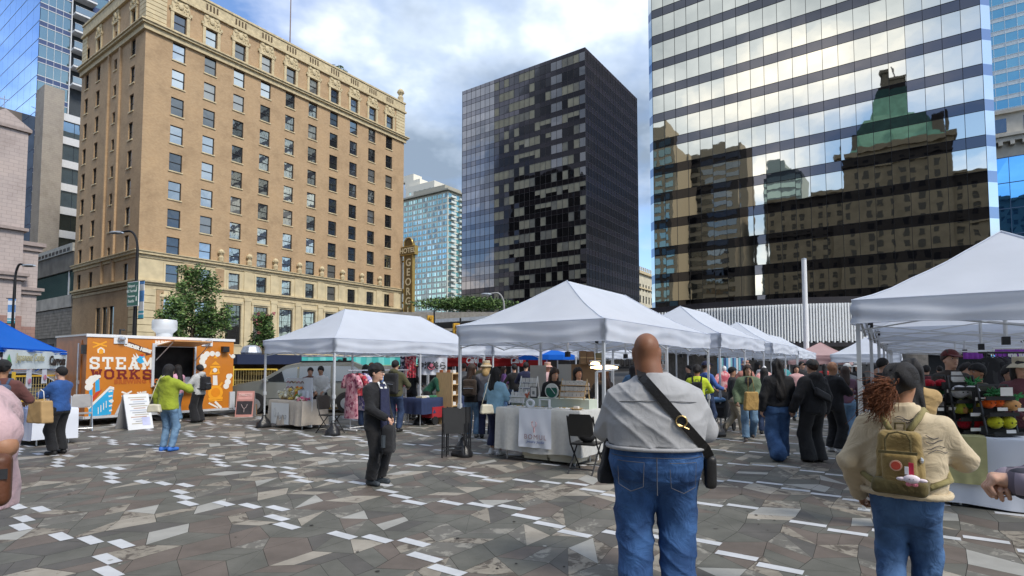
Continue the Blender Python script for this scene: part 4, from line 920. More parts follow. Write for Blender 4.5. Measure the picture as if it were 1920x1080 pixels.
a.disc(189, 657, .1, 0); a.stroke([(184, 661), (184, 656), (189, 652), (195, 656), (195, 661)], .03, 1, .006); a.disc(238, 744, .09, 2)
a.mb.build('crossed_emblem', [yel, lw_, blu], tr_, fix=False)
a = Art(); a.disc(264, 674, .11, 1, .009); a.poly([(257, 676), (270, 667), (274, 678), (262, 682)], 1, .0095); a.poly([(249, 663), (258, 672), (252, 676)], 0, .009); a.poly([(254, 661), (261, 670), (257, 672)], 0, .009); a.poly([(260, 666), (270, 663), (267, 669)], 2, .009); a.stroke([(256, 680), (252, 690)], .05, 0, .009); a.stroke([(266, 680), (272, 688)], .05, 0, .009)
a.mb.build('steam_emblem', [lw_, blu, mat('art_red', (.5, .05, .02))], tr_, fix=False)
# gold boiler figure with puffs of steam on the right half
a = Art()
for c in ((382, 670, 0.115), (379, 678, 0.094), (388, 664, 0.094), (398, 663, 0.086), (408, 664, 0.086), (383, 686, 0.072), (429, 706, 0.094), (427, 716, 0.101), (424, 724, 0.094), (432, 704, 0.065), (375, 690, 0.101)): a.disc(*c, 0, .0035)
a.poly([(399, 704), (407, 704), (408, 722), (399, 722)], 0, .004); a.stroke([(392, 756), (408, 764)], .05, 0, .006); a.stroke([(404, 754), (414, 764)], .07, 0, .006); a.disc(437, 668, .07, 0, .004); a.stroke([(430, 664), (434, 670)], .03, 0, .006)
a.mb.build('steam_puff', lw_, tr_, fix=False)
a = Art(); a.poly([(396, 684), (404, 677), (412, 684)], 0, .005); a.poly([(394, 686), (413, 686), (413, 690), (394, 690)], 0, .005); a.stroke([(398, 692), (394, 701)], .05, 0, .005); a.stroke([(394, 701), (411, 699)], .05, 0, .005); a.stroke([(409, 692), (410, 699)], .05, 0, .005); a.disc(404, 736, .24, 0, .0045); a.stroke([(392, 748), (416, 746)], .07, 0, .006); a.stroke([(392, 752), (416, 750)], .04, 0, .006); a.stroke([(408, 728), (416, 718)], .06, 0, .005); a.poly([(400, 672), (404, 666), (408, 672)], 0, .005)
a.mb.build('boiler_picture', yel, tr_, fix=False)
a = Art(); a.disc(404, 736, .15, 0, .006); a.disc(403, 694, .07, 1, .006); a.mb.build('boiler_dial', [mat('art_amber', (.75, .25, .01), .5), lw_], tr_, fix=False)
# ================================================================ market tents
tentw = cloth_mat('tent_white', (.75, .79, .87)); tentb = cloth_mat('tent_blue', (.01, .17, .72)); tentp = cloth_mat('tent_pink', (.70, .48, .47)); tentr = cloth_mat('tent_red', (.35, .02, .02)); tentnv = cloth_mat('tent_navy', (.02, .03, .07), .1)
def tent(label, O, L_, W_, eave, low, peak, m=None, rz=GRID, legs=True, group='white market tents', vh=True, cat='tent', legz=None, name='market_tent'):
    """hip-roofed pop-up tent; local x along the row, y across; roof sags between eave and ridge"""
    t = thing(name, label, cat, O, rz, group); m = m or tentw; st = .125; W2 = W_ / 2; rs = random.Random(label)
    nx, ny = round(L_ / st), round(W_ / st); ax = abs(st)
    def hgt(x, y):
        s = min(x / W2, (L_ - x) / W2, y / W2, (W_ - y) / W2, 1); s = max(s, 0)
        return eave + (peak - eave) * (s ** 1.22) - .022 * math.sin(math.pi * s) * (1 + math.sin(x * 5 + y * 3 + 2 * math.sin(y * 4 - x))) * .5
    c = MB(); vs = [(i * L_ / nx, j * W_ / ny, hgt(i * L_ / nx, j * W_ / ny)) for j in range(ny + 1) for i in range(nx + 1)]; fs = []
    for j in range(ny):
        for i in range(nx):
            a, b, d, e = j * (nx + 1) + i, j * (nx + 1) + i + 1, (j + 1) * (nx + 1) + i + 1, (j + 1) * (nx + 1) + i
            lft = i < nx / 2; bot = j < ny / 2
            fs += [(a, b, d), (a, d, e)] if lft == bot else [(a, b, e), (b, d, e)]
    c.add(vs, fs); smooth_by(c.build('canopy', m, t, fix=False), 14)
    v = MB(); pr = [(x, 0) for x in np.arange(0, L_ + .01, .1)] + [(L_, y) for y in np.arange(.1, W_ + .01, .1)] + [(x, W_) for x in np.arange(L_ - .1, -.01, -.1)] + [(0, y) for y in np.arange(W_ - .1, -.01, -.1)]
    ph = rs.uniform(0, 6)
    def off(x, y, f):
        d = .026 * f * math.sin(x * 4.3 + y * 3.7 + ph) + .014 * f * math.sin(x * 11 + y * 9 + ph * 2) + .016 * math.sin(f * 9 + 2.2 * math.sin(x * 1.7 + y * 1.9 + ph)) * math.sin(f * 3.1)
        return (x + (d - .004 if x < .01 else -d + .004 if x > L_ - .01 else 0), y + (d - .004 if y < .01 else -d + .004 if y > W_ - .01 else 0))
    lv = [0, .125, .25, .375, .5, .625, .75, .875, 1]; rows_ = [[(*off(x, y, f), eave + .005 - (eave - low) * f + (.015 * math.sin(x * 2.1 + y * 2.6 + ph) if f == 1 else 0)) for x, y in pr] for f in lv]
    n = len(pr)
    v.add([p for r in rows_ for p in r], [(k * n + i, k * n + (i + 1) % n, (k + 1) * n + (i + 1) % n, (k + 1) * n + i) for k in range(8) for i in range(n)])
    v.build('valance', m, t, smooth=True, fix=False)
    seam = MB()
    for s_, e_ in (((0, 0), (W2, W2)), ((0, W_), (W2, W2)), ((L_, 0), (L_ - W2, W2)), ((L_, W_), (L_ - W2, W2))):
        seam.tube([(s_[0] + (e_[0] - s_[0]) * k / 8, s_[1] + (e_[1] - s_[1]) * k / 8, hgt(s_[0] + (e_[0] - s_[0]) * k / 8, s_[1] + (e_[1] - s_[1]) * k / 8) + .004) for k in range(9)], .009, 5)
    seam.tube([(*off(x, y, 0), eave + .006) for x, y in pr] + [(*off(*pr[0], 0), eave + .006)], .007, 4, caps=False); seam.tube([(*off(x, y, 1), rows_[-1][i][2]) for i, (x, y) in enumerate(pr)], .006, 4, caps=False)
    seam.build('seam', m, t)
    if legs:
        xs = [.05, L_ / 2, L_ - .05] if L_ > 4 else [.05, L_ - .05]
        for x in xs:
            for y in (.05, W_ - .05):
                b = MB(); b.box(x - .022, x + .022, y - .022, y + .022, .9, eave - .03); b.box(x - .017, x + .017, y - .017, y + .017, .01, .9); b.box(x - .06, x + .06, y - .06, y + .06, 0, .012); b.box(x - .032, x + .032, y - .032, y + .032, .86, .95); b.build('leg', alum, t)
        f = MB(); zt, zb = eave - .12, low - .12 if low > 1.9 else eave - .5
        for y in (.05, W_ - .05):
            k = len(xs) - 1
            for i in range(k):
                seg = [xs[i] + (xs[i + 1] - xs[i]) * q / 2 for q in range(3)]
                for a, b in zip(seg, seg[1:]): f.bar((a, y, zt), (b, y, zb + .05), .026, .014); f.bar((a, y + .015, zb + .05), (b, y + .015, zt), .026, .014)
        for x in xs:
            for a, b in ((.05, W2), (W2, W_ - .05)): f.bar((x, a, zt), (x, b, zb + .05), .026, .014); f.bar((x + .015, a, zb + .05), (x + .015, b, zt), .026, .014)
            for y in (.05, W_ - .05): f.box(x - .035, x + .035, y - .035, y + .035, zt - .04, zt + .04, 1)
        for x in (W2, L_ - W2) if L_ > 4 else (L_ / 2,):
            f.tube([(x, W2, zb - .1), (x, W2, peak - .06)], .022, 8)
            for y in (.05, W_ - .05): f.bar((x, y, zb + .1), (x, W2, zb + .02), .024, .014)
            f.box(x - .04, x + .04, W2 - .04, W2 + .04, zb - .1, zb, 1)
        f.build('truss', [alum, blackp], t)
    return t
def bag_weight(x, y, label, s=1.):
    t = thing('weight_bag', label, 'weight bag', (x, y), random.uniform(0, 3), 'black weight bags on tent feet')
    m = MB(); m.lathe([(.19 * s, 0), (.2 * s, .05 * s), (.15 * s, .12 * s), (.09 * s, .2 * s), (.04 * s, .27 * s), (.02 * s, .3 * s)], n=14)
    m.v = [(a * (1 + .18 * math.sin(c * 31 + a * 20)), b * (.8 + .15 * math.sin(a * 25)), c) for a, b, c in m.v]
    m.build('sack', mat('black_vinyl', (.018, .018, .02), .35, var=.2, bump=.4, bs=14), t, smooth=True); m = MB(); m.tube([(-.06, 0, .24 * s), (-.03, 0, .34 * s), (.03, 0, .34 * s), (.06, 0, .24 * s)], .012, 6); m.build('strap', blackp, t)
def loc_of(O, x, y): return (O[0] + U.x * x + V.x * y, O[1] + U.y * x + V.y * y)
CT = (1.43, 8.65); LT = (-4.23, 13.4); RT = (3.94, 6.5)
tent('big white market tent over the jewellery stall with pale grey tablecloth', CT, 5.7, 3.0, 2.37, 2.03, 3.27)
tent('white market tent over the crochet flower stall, beside the orange trailer', LT, 5.9, 3.0, 2.3, 1.97, 3.2)
rt = loc_of(RT, 0, -3.0); tent('white market tent close by at the right over plush vegetables', rt, 5.8, 3.0, 2.40, 2.12, 3.3)
c2 = loc_of(CT, 6.6, 0); tent('second white tent of the middle row, just past the big one', c2, 5.4, 3.0, 2.45, 2.1, 3.35)
c3 = loc_of(CT, 13.2, 0); tent('third white tent of the middle row, with a low pointed peak', c3, 5.6, 3.0, 2.42, 2.08, 3.3)
c4 = loc_of(CT, 20.4, .2); tent('far white tent at the end of the middle row', c4, 6, 3.0, 2.3, 1.98, 3.15)
l2 = loc_of(LT, 6.3, 0); tent('white tent behind the big tent, roofing a stall with blue table', l2, 5.8, 3.0, 2.33, 2.0, 3.1)
l3 = loc_of(LT, 12.6, 0); tent('white tent deep in the left row under the shelter', l3, 5.8, 3.0, 2.3, 1.98, 3.1)
r2_ = loc_of(RT, 6.0, -3.0); tent('second white tent of the right row behind the plush stall', r2_, 5.8, 3.0, 2.4, 2.1, 3.1)
r3_ = loc_of(RT, 12.2, -3.0); tent('third white tent of the right row, mostly hidden', r3_, 5.8, 3.0, 2.4, 2.1, 3.1)
tent('small pale pink tent far down the aisle below the fins', (xat(1590, 31), 31), 3, 3, 2.2, 1.7, 3.0, tentp, group=None)
tent('pale blue white tent beyond the leg of the right tent', (xat(1690, 27), 27), 3, 3, 2.2, 1.8, 3.1, group=None)
tent('red canopy stall with a white scrawled word in the back left', (xat(960, 24.5), 24.5), 3, 6, 2.05, 1.6, 2.3, tentr, group=None)
O_ = (xat(962, 24.3), 24.3)
for k, x in enumerate((0, )):
    pass
for px in (884, 968): text('lettering', 'Cafe', .34, white, None, (xat(px, 24.0), 24.0, at(px, 676, 24.0).z), (R(90), 0, R(-35)), bold=.01, shear=.3)
# fix: lettering belongs to the red canopy
_red = [o for o in COL.objects if o.get('label', '').startswith('red canopy')][0]
bpy.context.view_layer.update()
for o in list(COL.objects):
    if o.name.startswith('lettering') and o.parent is None: mw = o.matrix_basis.copy(); o.parent = _red; o.matrix_parent_inverse = _red.matrix_world.inverted()
um = thing('blue_parasol', 'blue parasol peeking out behind the grey display board', 'parasol', (xat(1025, 22), 22))
m = MB(); zt = at(1025, 666, 22).z
n = 12; m.add([(0, 0, zt + .3)] + [(1.1 * math.cos(k * 6.283 / n), 1.1 * math.sin(k * 6.283 / n), zt) for k in range(n)] + [(1.1 * math.cos(k * 6.283 / n), 1.1 * math.sin(k * 6.283 / n), zt - .18) for k in range(n)], [(0, k + 1, (k + 1) % n + 1) for k in range(n)] + [(k + 1, k + 1 + n, (k + 1) % n + 1 + n, (k + 1) % n + 1) for k in range(n)]); m.build('canopy', tentb, um, fix=False)
m = MB(); m.tube([(0, 0, 0), (0, 0, zt + .3)], .025, 8); m.build('pole', steel, um)
# navy awning and teal patterned banner behind the left tent
nv = thing('navy_stall', 'dark navy roofed stall with warm goods behind the trailer and van', 'stall', (xat(438, 23.5), 23.5), GRID)
m = MB(); z0 = at(470, 683, 25).z; m.box(0, 7.5, -.3, 2.6, z0, z0 + .42); m.build('canopy', tentnv, nv); m = MB(); m.box(0, 7.5, 2.2, 2.4, 0, z0); m.build('back_wall', mat('stall_back', (.12, .075, .03), .7, var=.6, vs=3), nv)
m = MB()
for k in range(5): m.box(.2 + k * 1.4, 1.3 + k * 1.4, 1.6, 2.1, .9 + .3 * (k % 2), 1.05 + .3 * (k % 2)); m.box(.2 + k * 1.4, 1.3 + k * 1.4, 1.7, 2.1, .4, .48)
m.build('shelf', mat('stall_gold', (.4, .26, .06), .6, var=.4, vs=8), nv)
m = MB(); m.lathe([(.4, 0), (.44, .1), (.35, .35), (.2, .42)], (1.3, .9, z0 + .42), 16); m.build('roof_vent', steel, nv)
tb = thing('patterned_banner', 'turquoise and yellow patterned cloth banner under the left tent roof', 'banner', (xat(566, 20.5), 20.5, 0), R(8))
def patt(name, c1, c2, c3, scale):
    m = bpy.data.materials.new(name); m.use_nodes = True; t = m.node_tree; b = t.nodes['Principled BSDF']; co = t.nodes.new('ShaderNodeTexCoord')
    n = t.nodes.new('ShaderNodeTexVoronoi'); n.inputs['Scale'].default_value = scale; t.links.new(co.outputs['Object'], n.inputs['Vector'])
    s = t.nodes.new('ShaderNodeSeparateXYZ'); t.links.new(n.outputs['Color'], s.inputs[0]); r = t.nodes.new('ShaderNodeValToRGB'); r.color_ramp.interpolation = 'CONSTANT'
    ramp(r, [(0, c1), (.45, c2), (.75, c3)]); t.links.new(s.outputs[0], r.inputs[0]); t.links.new(r.outputs[0], b.inputs['Base Color']); b.inputs['Roughness'].default_value = .85; return m
def checks(name, c1, c2, c3, scale):
    m = bpy.data.materials.new(name); m.use_nodes = True; t = m.node_tree; b = t.nodes['Principled BSDF']; co = t.nodes.new('ShaderNodeTexCoord'); s = t.nodes.new('ShaderNodeSeparateXYZ'); t.links.new(co.outputs['Object'], s.inputs[0])
    def wv(o, sc_, th):
        a = t.nodes.new('ShaderNodeMath'); a.operation = 'MULTIPLY'; a.inputs[1].default_value = sc_; t.links.new(o, a.inputs[0]); f = t.nodes.new('ShaderNodeMath'); f.operation = 'FRACT'; t.links.new(a.outputs[0], f.inputs[0]); g_ = t.nodes.new('ShaderNodeMath'); g_.operation = 'GREATER_THAN'; g_.inputs[1].default_value = th; t.links.new(f.outputs[0], g_.inputs[0]); return g_.outputs[0]
    ad = t.nodes.new('ShaderNodeMath'); ad.operation = 'ADD'; t.links.new(s.outputs[0], ad.inputs[0]); t.links.new(s.outputs[1], ad.inputs[1])
    x1 = t.nodes.new('ShaderNodeMix'); x1.data_type = 'RGBA'; t.links.new(wv(ad.outputs[0], scale, .55), x1.inputs['Factor']); x1.inputs['A'].default_value = (*c1, 1); x1.inputs['B'].default_value = (*c2, 1)
    x2 = t.nodes.new('ShaderNodeMix'); x2.data_type = 'RGBA'; t.links.new(wv(s.outputs[2], scale, .7), x2.inputs['Factor']); t.links.new(x1.outputs['Result'], x2.inputs['A']); x2.inputs['B'].default_value = (*c3, 1)
    t.links.new(x2.outputs['Result'], b.inputs['Base Color']); b.inputs['Roughness'].default_value = .85; return m
m = MB(); W_ = xat(800, 20.5) - xat(566, 20.5); za, zb_ = at(600, 668, 20.5).z, at(600, 686, 20.5).z
for k in range(30): m.quad((k * W_ / 30, .04 * math.sin(k * .9), zb_ + .02 * math.sin(k * .7)), ((k + 1) * W_ / 30, .04 * math.sin((k + 1) * .9), zb_ + .02 * math.sin((k + 1) * .7)), ((k + 1) * W_ / 30, 0, za), (k * W_ / 30, 0, za))
m.build('cloth', checks('turquoise_check', (.08, .52, .5), (.2, .66, .62), (.42, .68, .3), 2.4), tb, smooth=True, fix=False); m = MB(); m.tube([(0, 0, za), (W_, 0, za)], .02, 6); m.build('rail', steel, tb)
# ---- blue tent at the left with printed valance
BA, BB = Vector((-10.12, 12.8)), Vector((-9.05, 10.0)); bd = (BA - BB).normalized(); brz = math.atan2(bd.y, bd.x)
tb2 = tent('bright blue tent with a printed white valance at the left edge', (BB.x, BB.y), 3.0, 3.0, 1.96, 1.90, 3.15, tentb, rz=brz, group=None)
m = MB()
for k in range(24): m.quad((k * .125, -.012 - .012 * math.sin(k), 1.58), (k * .125 + .125, -.012 - .012 * math.sin(k + 1), 1.58), (k * .125 + .125, -.012, 1.94), (k * .125, -.012, 1.94))
m.build('printed_valance', mat('banner_cloth_white', (.68, .74, .74), .8, var=.05), tb2, smooth=True, fix=False)
text('lettering', 'Carrots', .27, blackm, tb2, (2.42, -.032, 1.74), bold=.012)
text('lettering', 'Japanese Crafts', .2, mat('letter_sand', (.45, .42, .25), .7), tb2, (1.1, -.032, 1.80), bold=.003)
m = MB(); m.add([(.06, -.03, 1.66), (.32, -.03, 1.66), (.19, -.03, 1.86)], [(0, 1, 2)]); m.build('leaf_emblem', mat('emblem_green', (.12, .42, .16), .6), tb2, fix=False)
for k in range(3):
    q = MB(); q.quad((.95 + k * .72, -.01, 1.2 + .08 * k), (1.22 + k * .72, -.01, 1.2 + .08 * k), (1.2 + k * .72, -.012, 1.57), (.97 + k * .72, -.012, 1.57)); q.ball((1.08 + k * .72, -.03, 1.34 + .06 * k), (.07, .01, .06), 8, 1); q.build('hanging_flag', [mat('flag_cloth', (.66, .67, .72), .8), mat('flag_print', (.5, .2, .28), .7)], tb2, fix=False)
# ================================================================ barriers, vehicles
yelm = mat('barrier_yellow', (.66, .45, .06), .5, var=.1)
def barrier(label, a, b, top=1.15):
    t = thing('barrier_fence', label, 'barrier', (a[0], a[1]), math.atan2(b[1] - a[1], b[0] - a[0]), 'yellow barrier fences'); Ln = math.hypot(b[0] - a[0], b[1] - a[1])
    m = MB(); m.bar((0, 0, .05), (0, 0, top + .12), .06); m.bar((Ln, 0, .05), (Ln, 0, top), .06); m.bar((0, 0, top), (Ln, 0, top), .05); m.bar((0, 0, .15), (Ln, 0, .15), .05); m.bar((0, 0, .65), (Ln, 0, .65), .035); m.build('frame', yelm, t)
    m = MB()
    for k in range(1, int(Ln / .09)): m.bar((k * .09, 0, .15), (k * .09, 0, top), .008)
    for k in range(1, 11): m.bar((0, .01, .15 + k * .095), (Ln, .01, .15 + k * .095), .008)
    m.build('mesh_panel', mat('wire_yellow', (.55, .45, .2), .5), t)
barrier('yellow wire barrier behind the blue tent, left piece', (xat(28, 15.5), 15.5), (xat(112, 17), 17.0), 1.35)
barrier('yellow wire barrier between the trailer and the parked van', (xat(438, 20.5), 20.5), (xat(520, 21.5), 21.5), 1.5)
barrier('yellow wire barrier behind the clothes rack', (xat(560, 19.5), 19.5), (xat(700, 20.3), 20.3), 1.45)
def car_body(name, label, prof, win, wid, loc, rz, paint, wheels, wr=.33, group=None, extra=None):
    """vehicle: side outline swept across its width with tumblehome, windows, wheels, lights"""
    t = thing(name, label, 'van' if 'van' in name else 'car', loc, rz, group); zmid = 1.0
    tap = lambda z: wid / 2 - max(0, z - .95) * .22
    n = len(prof); m = MB(); vs = []
    for s in (-1, -.82, .82, 1):
        for x, z in prof: vs.append((x, s * tap(z), z - (0 if abs(s) == 1 else -.03 if z > .5 else 0)))
    m.add(vs, [tuple(range(n)), tuple(4 * n - 1 - i for i in range(n))] + [(k * n + i, (k + 1) * n + i, (k + 1) * n + (i + 1) % n, k * n + (i + 1) % n) for k in range(3) for i in range(n)])
    smooth_by(m.build('body', paint, t), 35)
    for pl in win:
        for s in (-1, 1):
            q = MB(); q.add([(x, s * (tap(z) + .012), z) for x, z in pl], [tuple(range(len(pl)))]); q.build('window', darkgl, t, fix=False)
    for x in wheels:
        for s in (-1, 1):
            q = MB(); q.tube([(x, s * (wid / 2 - .2), wr), (x, s * (wid / 2 + .01), wr)], wr, 22); w_ = q.build('wheel', rubber, t); q = MB(); q.tube([(x, s * (wid / 2 - .02), wr), (x, s * (wid / 2 + .025), wr)], wr * .62, 14); q.build('rim', steel, w_)
            q = MB(); q.add([(x + (wr + .07) * math.cos(a), s * (wid / 2 + .006), wr + (wr + .07) * math.sin(a)) for a in np.linspace(0, math.pi, 14)], [tuple(range(14))]); q.build('wheel_arch', blackp, t, fix=False)
    return t, tap
sil = mat('van_silver', (.2, .2, .175), .3, .55, var=.04, coat=.6)
vp = [(-2.4, .3), (2.4, .3), (2.45, .55), (2.42, .82), (2.1, .98), (1.35, 1.12), (.55, 1.62), (.0, 1.74), (-1.7, 1.76), (-2.25, 1.55), (-2.42, 1.0), (-2.45, .5)]
vw = [[(1.2, 1.1), (.52, 1.53), (.15, 1.6), (.15, 1.08)], [(.08, 1.08), (.08, 1.61), (-.95, 1.64), (-.95, 1.08)], [(-1.05, 1.1), (-1.05, 1.63), (-1.75, 1.61), (-2.0, 1.45), (-2.1, 1.12)]]
VX = gp(527, 782); VAN = (xat(574, 20.3), 20.3)
vt, tap = car_body('parked_van', 'silver grey minivan parked behind the crochet flower stall', vp, vw, 1.9, (*VAN, 0), R(180 + 12), sil, (1.5, -1.5))
m = MB(); m.bar((-1.7, .7, 1.8), (.1, .7, 1.78), .05); m.bar((-1.7, -.7, 1.8), (.1, -.7, 1.78), .05); m.bar((-1.2, -.7, 1.84), (-1.2, .7, 1.84), .05); m.build('roof_rack', blackm, vt)
for s in (-1, 1):
    m = MB(); m.ball((1.15, s * 1.05, 1.12), (.09, .12, .09), 10); m.build('mirror', sil, vt)
    m = MB(); m.ball((2.3, s * .72, .78), (.16, .2, .1), 10); m.build('headlight', glass('lamp_glass', (.8, .8, .8), .5, (.4, .4, .4), 0), vt)
    m = MB(); m.box(.12, .3, s * .955, s * .975, .95, .99); m.box(-.9, -.72, s * .955, s * .975, .95, .99); m.build('door_handle', blackp, vt)
    m = MB()
    for x in (.12, -1.0): m.box(x - .006, x + .006, s * .951, s * .956, .35, 1.05)
    m.box(-2.2, 1.2, s * .951, s * .957, .52, .535); m.build('door_seam', blackp, vt)
cp_ = [(-2.2, .28), (2.2, .28), (2.25, .6), (1.9, .8), (1.0, .92), (.35, 1.35), (-.2, 1.45), (-1.2, 1.42), (-2.0, 1.02), (-2.25, .9), (-2.28, .5)]
cw_ = [[(.95, .95), (.35, 1.28), (-.05, 1.36), (-.05, .95)], [(-.12, .95), (-.12, 1.37), (-1.1, 1.34), (-1.7, 1.0)]]
ct_, _ = car_body('parked_car', 'grey hatchback parked behind the yellow barrier and blue tent', cp_, cw_, 1.8, (xat(92, 19.5), 19.5, 0), R(12), mat('car_grey', (.14, .15, .16), .3, .4, var=.05, coat=.6), (1.35, -1.35))
m = MB(); m.ball((-2.12, -.75, .9), (.14, .14, .1), 8); m.build('tail_light', mat('tail_red', (.5, .02, .02), .3), ct_)
m = MB(); m.tube([(.98, -.935, .93), (.35, -.86, 1.32), (-.1, -.84, 1.41), (-1.15, -.84, 1.38), (-1.78, -.92, .98)], .022, 6); m.build('window_chrome', steel, ct_)
# ================================================================ stalls: tables, cloths, goods
def table(label, O, x0, x1, y0, y1, h, top=mat('table_top', (.6, .6, .58), .5), group='folding tables', rz=GRID):
    t = thing('folding_table', label, 'table', loc_of(O, x0, y0), GRID, group); a, b = x1 - x0, y1 - y0
    m = MB(); m.box(0, a, 0, b, h - .045, h - .005); m.build('tabletop', top, t)
    for x in (.08, a - .08):
        for y in (.12, b - .12):
            m = MB(); m.tube([(x, y, 0), (x, y, h - .045)], .016, 8); m.build('leg', steel, t)
    return t
def drape(label, O, x0, x1, y0, y1, h, m, drop, seed=0, group=None, low={}, name='tablecloth', wave=.02):
    """cloth over a table with folded skirts; drop = hem height"""
    t = MB(); a, b = x1 - x0, y1 - y0; st = .06; pr = []
    for s, e, n in (((0, 0), (a, 0), round(a / st)), ((a, 0), (a, b), round(b / st)), ((a, b), (0, b), round(a / st)), ((0, b), (0, 0), round(b / st))):
        pr += [(s[0] + (e[0] - s[0]) * k / n, s[1] + (e[1] - s[1]) * k / n) for k in range(n)]
    n = len(pr); rs = random.Random(seed); p1, p2 = rs.uniform(0, 6), rs.uniform(0, 6); per = 0; cx, cy = a / 2, b / 2; vs = []
    for f in (0, .04, .3, .6, 1):
        for i, (x, y) in enumerate(pr):
            s = i * st; d = f ** .8 * wave * (1.2 + math.sin(s * 9 + p1) + .6 * math.sin(s * 23 + p2)) + (.012 if f else 0)
            nx = -1 if x < 1e-6 else 1 if x > a - 1e-6 else 0; ny = -1 if y < 1e-6 else 1 if y > b - 1e-6 else 0
            vs.append((x + nx * d, y + ny * d, h - (h - drop) * f + (.015 * math.sin(s * 5 + p2) if f == 1 else 0)))
    t.add(vs, [(k * n + i, k * n + (i + 1) % n, (k + 1) * n + (i + 1) % n, (k + 1) * n + i) for k in range(4) for i in range(n)]); t.add([(x, y, h) for x, y in pr], [tuple(range(n))])
    o = t.build(name, m, None, fix=False); smooth_by(o, 50); o.location = (*loc_of(O, x0, y0), 0); o.rotation_euler = (0, 0, GRID); return tag(o, label, 'tablecloth', group)
linen = mat('linen_grey', (.50, .50, .48), .9, var=.06, vs=20, bump=.25, bs=120); beige = mat('linen_beige', (.47, .42, .36), .9, var=.06, vs=18, bump=.25, bs=120); navyc = mat('navy_cloth', (.025, .04, .10), .9, var=.15, vs=8); whitec = mat('white_cloth', (.70, .73, .80), .85, var=.03); yelc = mat('olive_cloth', (.48, .45, .22), .9, var=.1, vs=10)
def hung(label, name, O, x, y0, y1, z0, z1, m, wave=.012, cat='banner', bow=.0):
    """cloth or card hung on the front (-x side) of a table"""
    t = thing(name, label, cat, loc_of(O, x, y0), GRID); q = MB(); n = 14; L_ = y1 - y0; g_ = []
    for j in range(7):
        for i in range(n + 1): f = j / 6; g_.append((-.028 - wave * f * (1 + math.sin(i * 1.1 + j)), L_ * i / n, z1 - (z1 - z0) * f + bow * math.sin(math.pi * i / n) * -f))
    q.add(g_, [(j * (n + 1) + i, j * (n + 1) + i + 1, (j + 1) * (n + 1) + i + 1, (j + 1) * (n + 1) + i) for j in range(6) for i in range(n)])
    q.build('cloth' if wave else 'board', m, t, smooth=True, fix=False); return t
# --- jewellery stall under the big tent
table('folding table under the pale grey linen cloth', CT, .25, .95, .6, 2.2, .9)
drape('pale grey linen tablecloth hanging to the ground under the big tent', CT, .22, .98, .57, 2.23, .91, linen, .17, 3)
bo = hung('white cloth banner lettered BOMUL hanging on the grey linen', 'bomul_banner', CT, .2, 1.07, 1.72, .26, .915, whitec); bo.name = 'cloth_banner'
text('lettering', 'BOMUL', .115, mat('letter_rose', (.32, .22, .24), .7), bo, (-.062, .3, .22 + .22), (R(90), 0, R(-90)), space=1.25)
text('lettering', 'Jewelry Studio', .06, mat('letter_ink', (.08, .13, .3), .7), bo, (-.064, .3, .36), (R(90), 0, R(-90)), shear=.35)
m = MB(); m.tube([(-.062, .32 + .045 * math.sin(a), .66 + .05 * math.cos(a)) for a in np.linspace(.5, 5.6, 12)], .006, 5); m.tube([(-.06, .32, .6), (-.062, .32, .52)], .012, 5); m.ball((-.062, .36, .69), .013, 6); m.build('emblem', mat('emblem_rose', (.5, .28, .3), .7), bo)
for k, (a, b, lb) in enumerate(((.68, 1.18, 'shallow cream tray on the paving under the grey linen, near the chair'), (1.24, 1.7, 'shallow cream tray on the paving under the grey linen, middle of the table'))):
    t = thing('storage_tray', lb, 'tray', loc_of(CT, .3, a), GRID, 'cream trays under the table'); m = MB(); m.box(0, .4, 0, b - a, .05, .1); m.box(-.02, .42, -.02, b - a + .02, .1, .16); m.build('box', mat('tray_cream', (.55, .53, .44), .6), t); m = MB(); m.box(-.03, .43, -.03, b - a + .03, .16, .18); m.build('lid', mat('tray_lid', (.62, .6, .5), .6), t)
def on_table(name, label, cat, px, py, Y, build, rz=GRID, group=None):
    p = at(px, py, Y); t = thing(name, label, cat, (p.x, p.y, p.z), rz, group); build(t); return t
paleg = mat('pale_sage', (.52, .57, .48), .8, var=.05); wood = mat('light_wood', (.5, .34, .17), .6, var=.15, vs=5, stretch=(1, 8, 1)); card = mat('card_white', (.72, .70, .66), .8, var=.1, vs=8); dgreen = mat('dark_green', (.02, .12, .08), .5)
def b_riser(t):
    m = MB(); m.box(0, .3, -1.25, .35, 0, .16); m.build('top_box', paleg, t)
rz_ = loc_of(CT, .62, 1.85)
t = thing('display_riser', 'long pale sage riser along the back of the grey linen table', 'display', (*rz_, .91), GRID); b_riser(t)
def rack_cards(label, x, y, w_, n, z, mt, lean=.1, name='card_rack'):
    t = thing(name, label, 'display rack', (*loc_of(CT, x, y), z), GRID, 'earring card racks')
    m = MB()
    for s in (0, w_): m.bar((.0, s, 0), (.12, s, n * .1 + .05), .014); m.bar((.2, s, 0), (.12, s, n * .1 + .05), .014)
    m.build('stand', mt, t); 
    for k in range(n):
        m = MB(); m.box(-.02 + k * .03, .05 + k * .03, -.01, w_ + .01, .03 + k * .1, .042 + k * .1); s = m.build('shelf', mt, t); m = MB(); c = int(w_ / .075)
        for j in range(c): m.box(.03 + k * .03, .036 + k * .03, j * w_ / c + .006, (j + 1) * w_ / c - .006, .045 + k * .1, .115 + k * .1)
        m.build('card_row', card, s)
rack_cards('wooden three-step rack of earring cards nearest the folding chair', .55, .66, .48, 3, 1.07, wood)
rack_cards('white stepped rack of earring cards beside the denim shirt shopper', .75, 1.78, .36, 4, 1.0, white)
rack_cards('low white card rack at the far left of the grey linen table', .5, 1.86, .3, 2, .95, white)
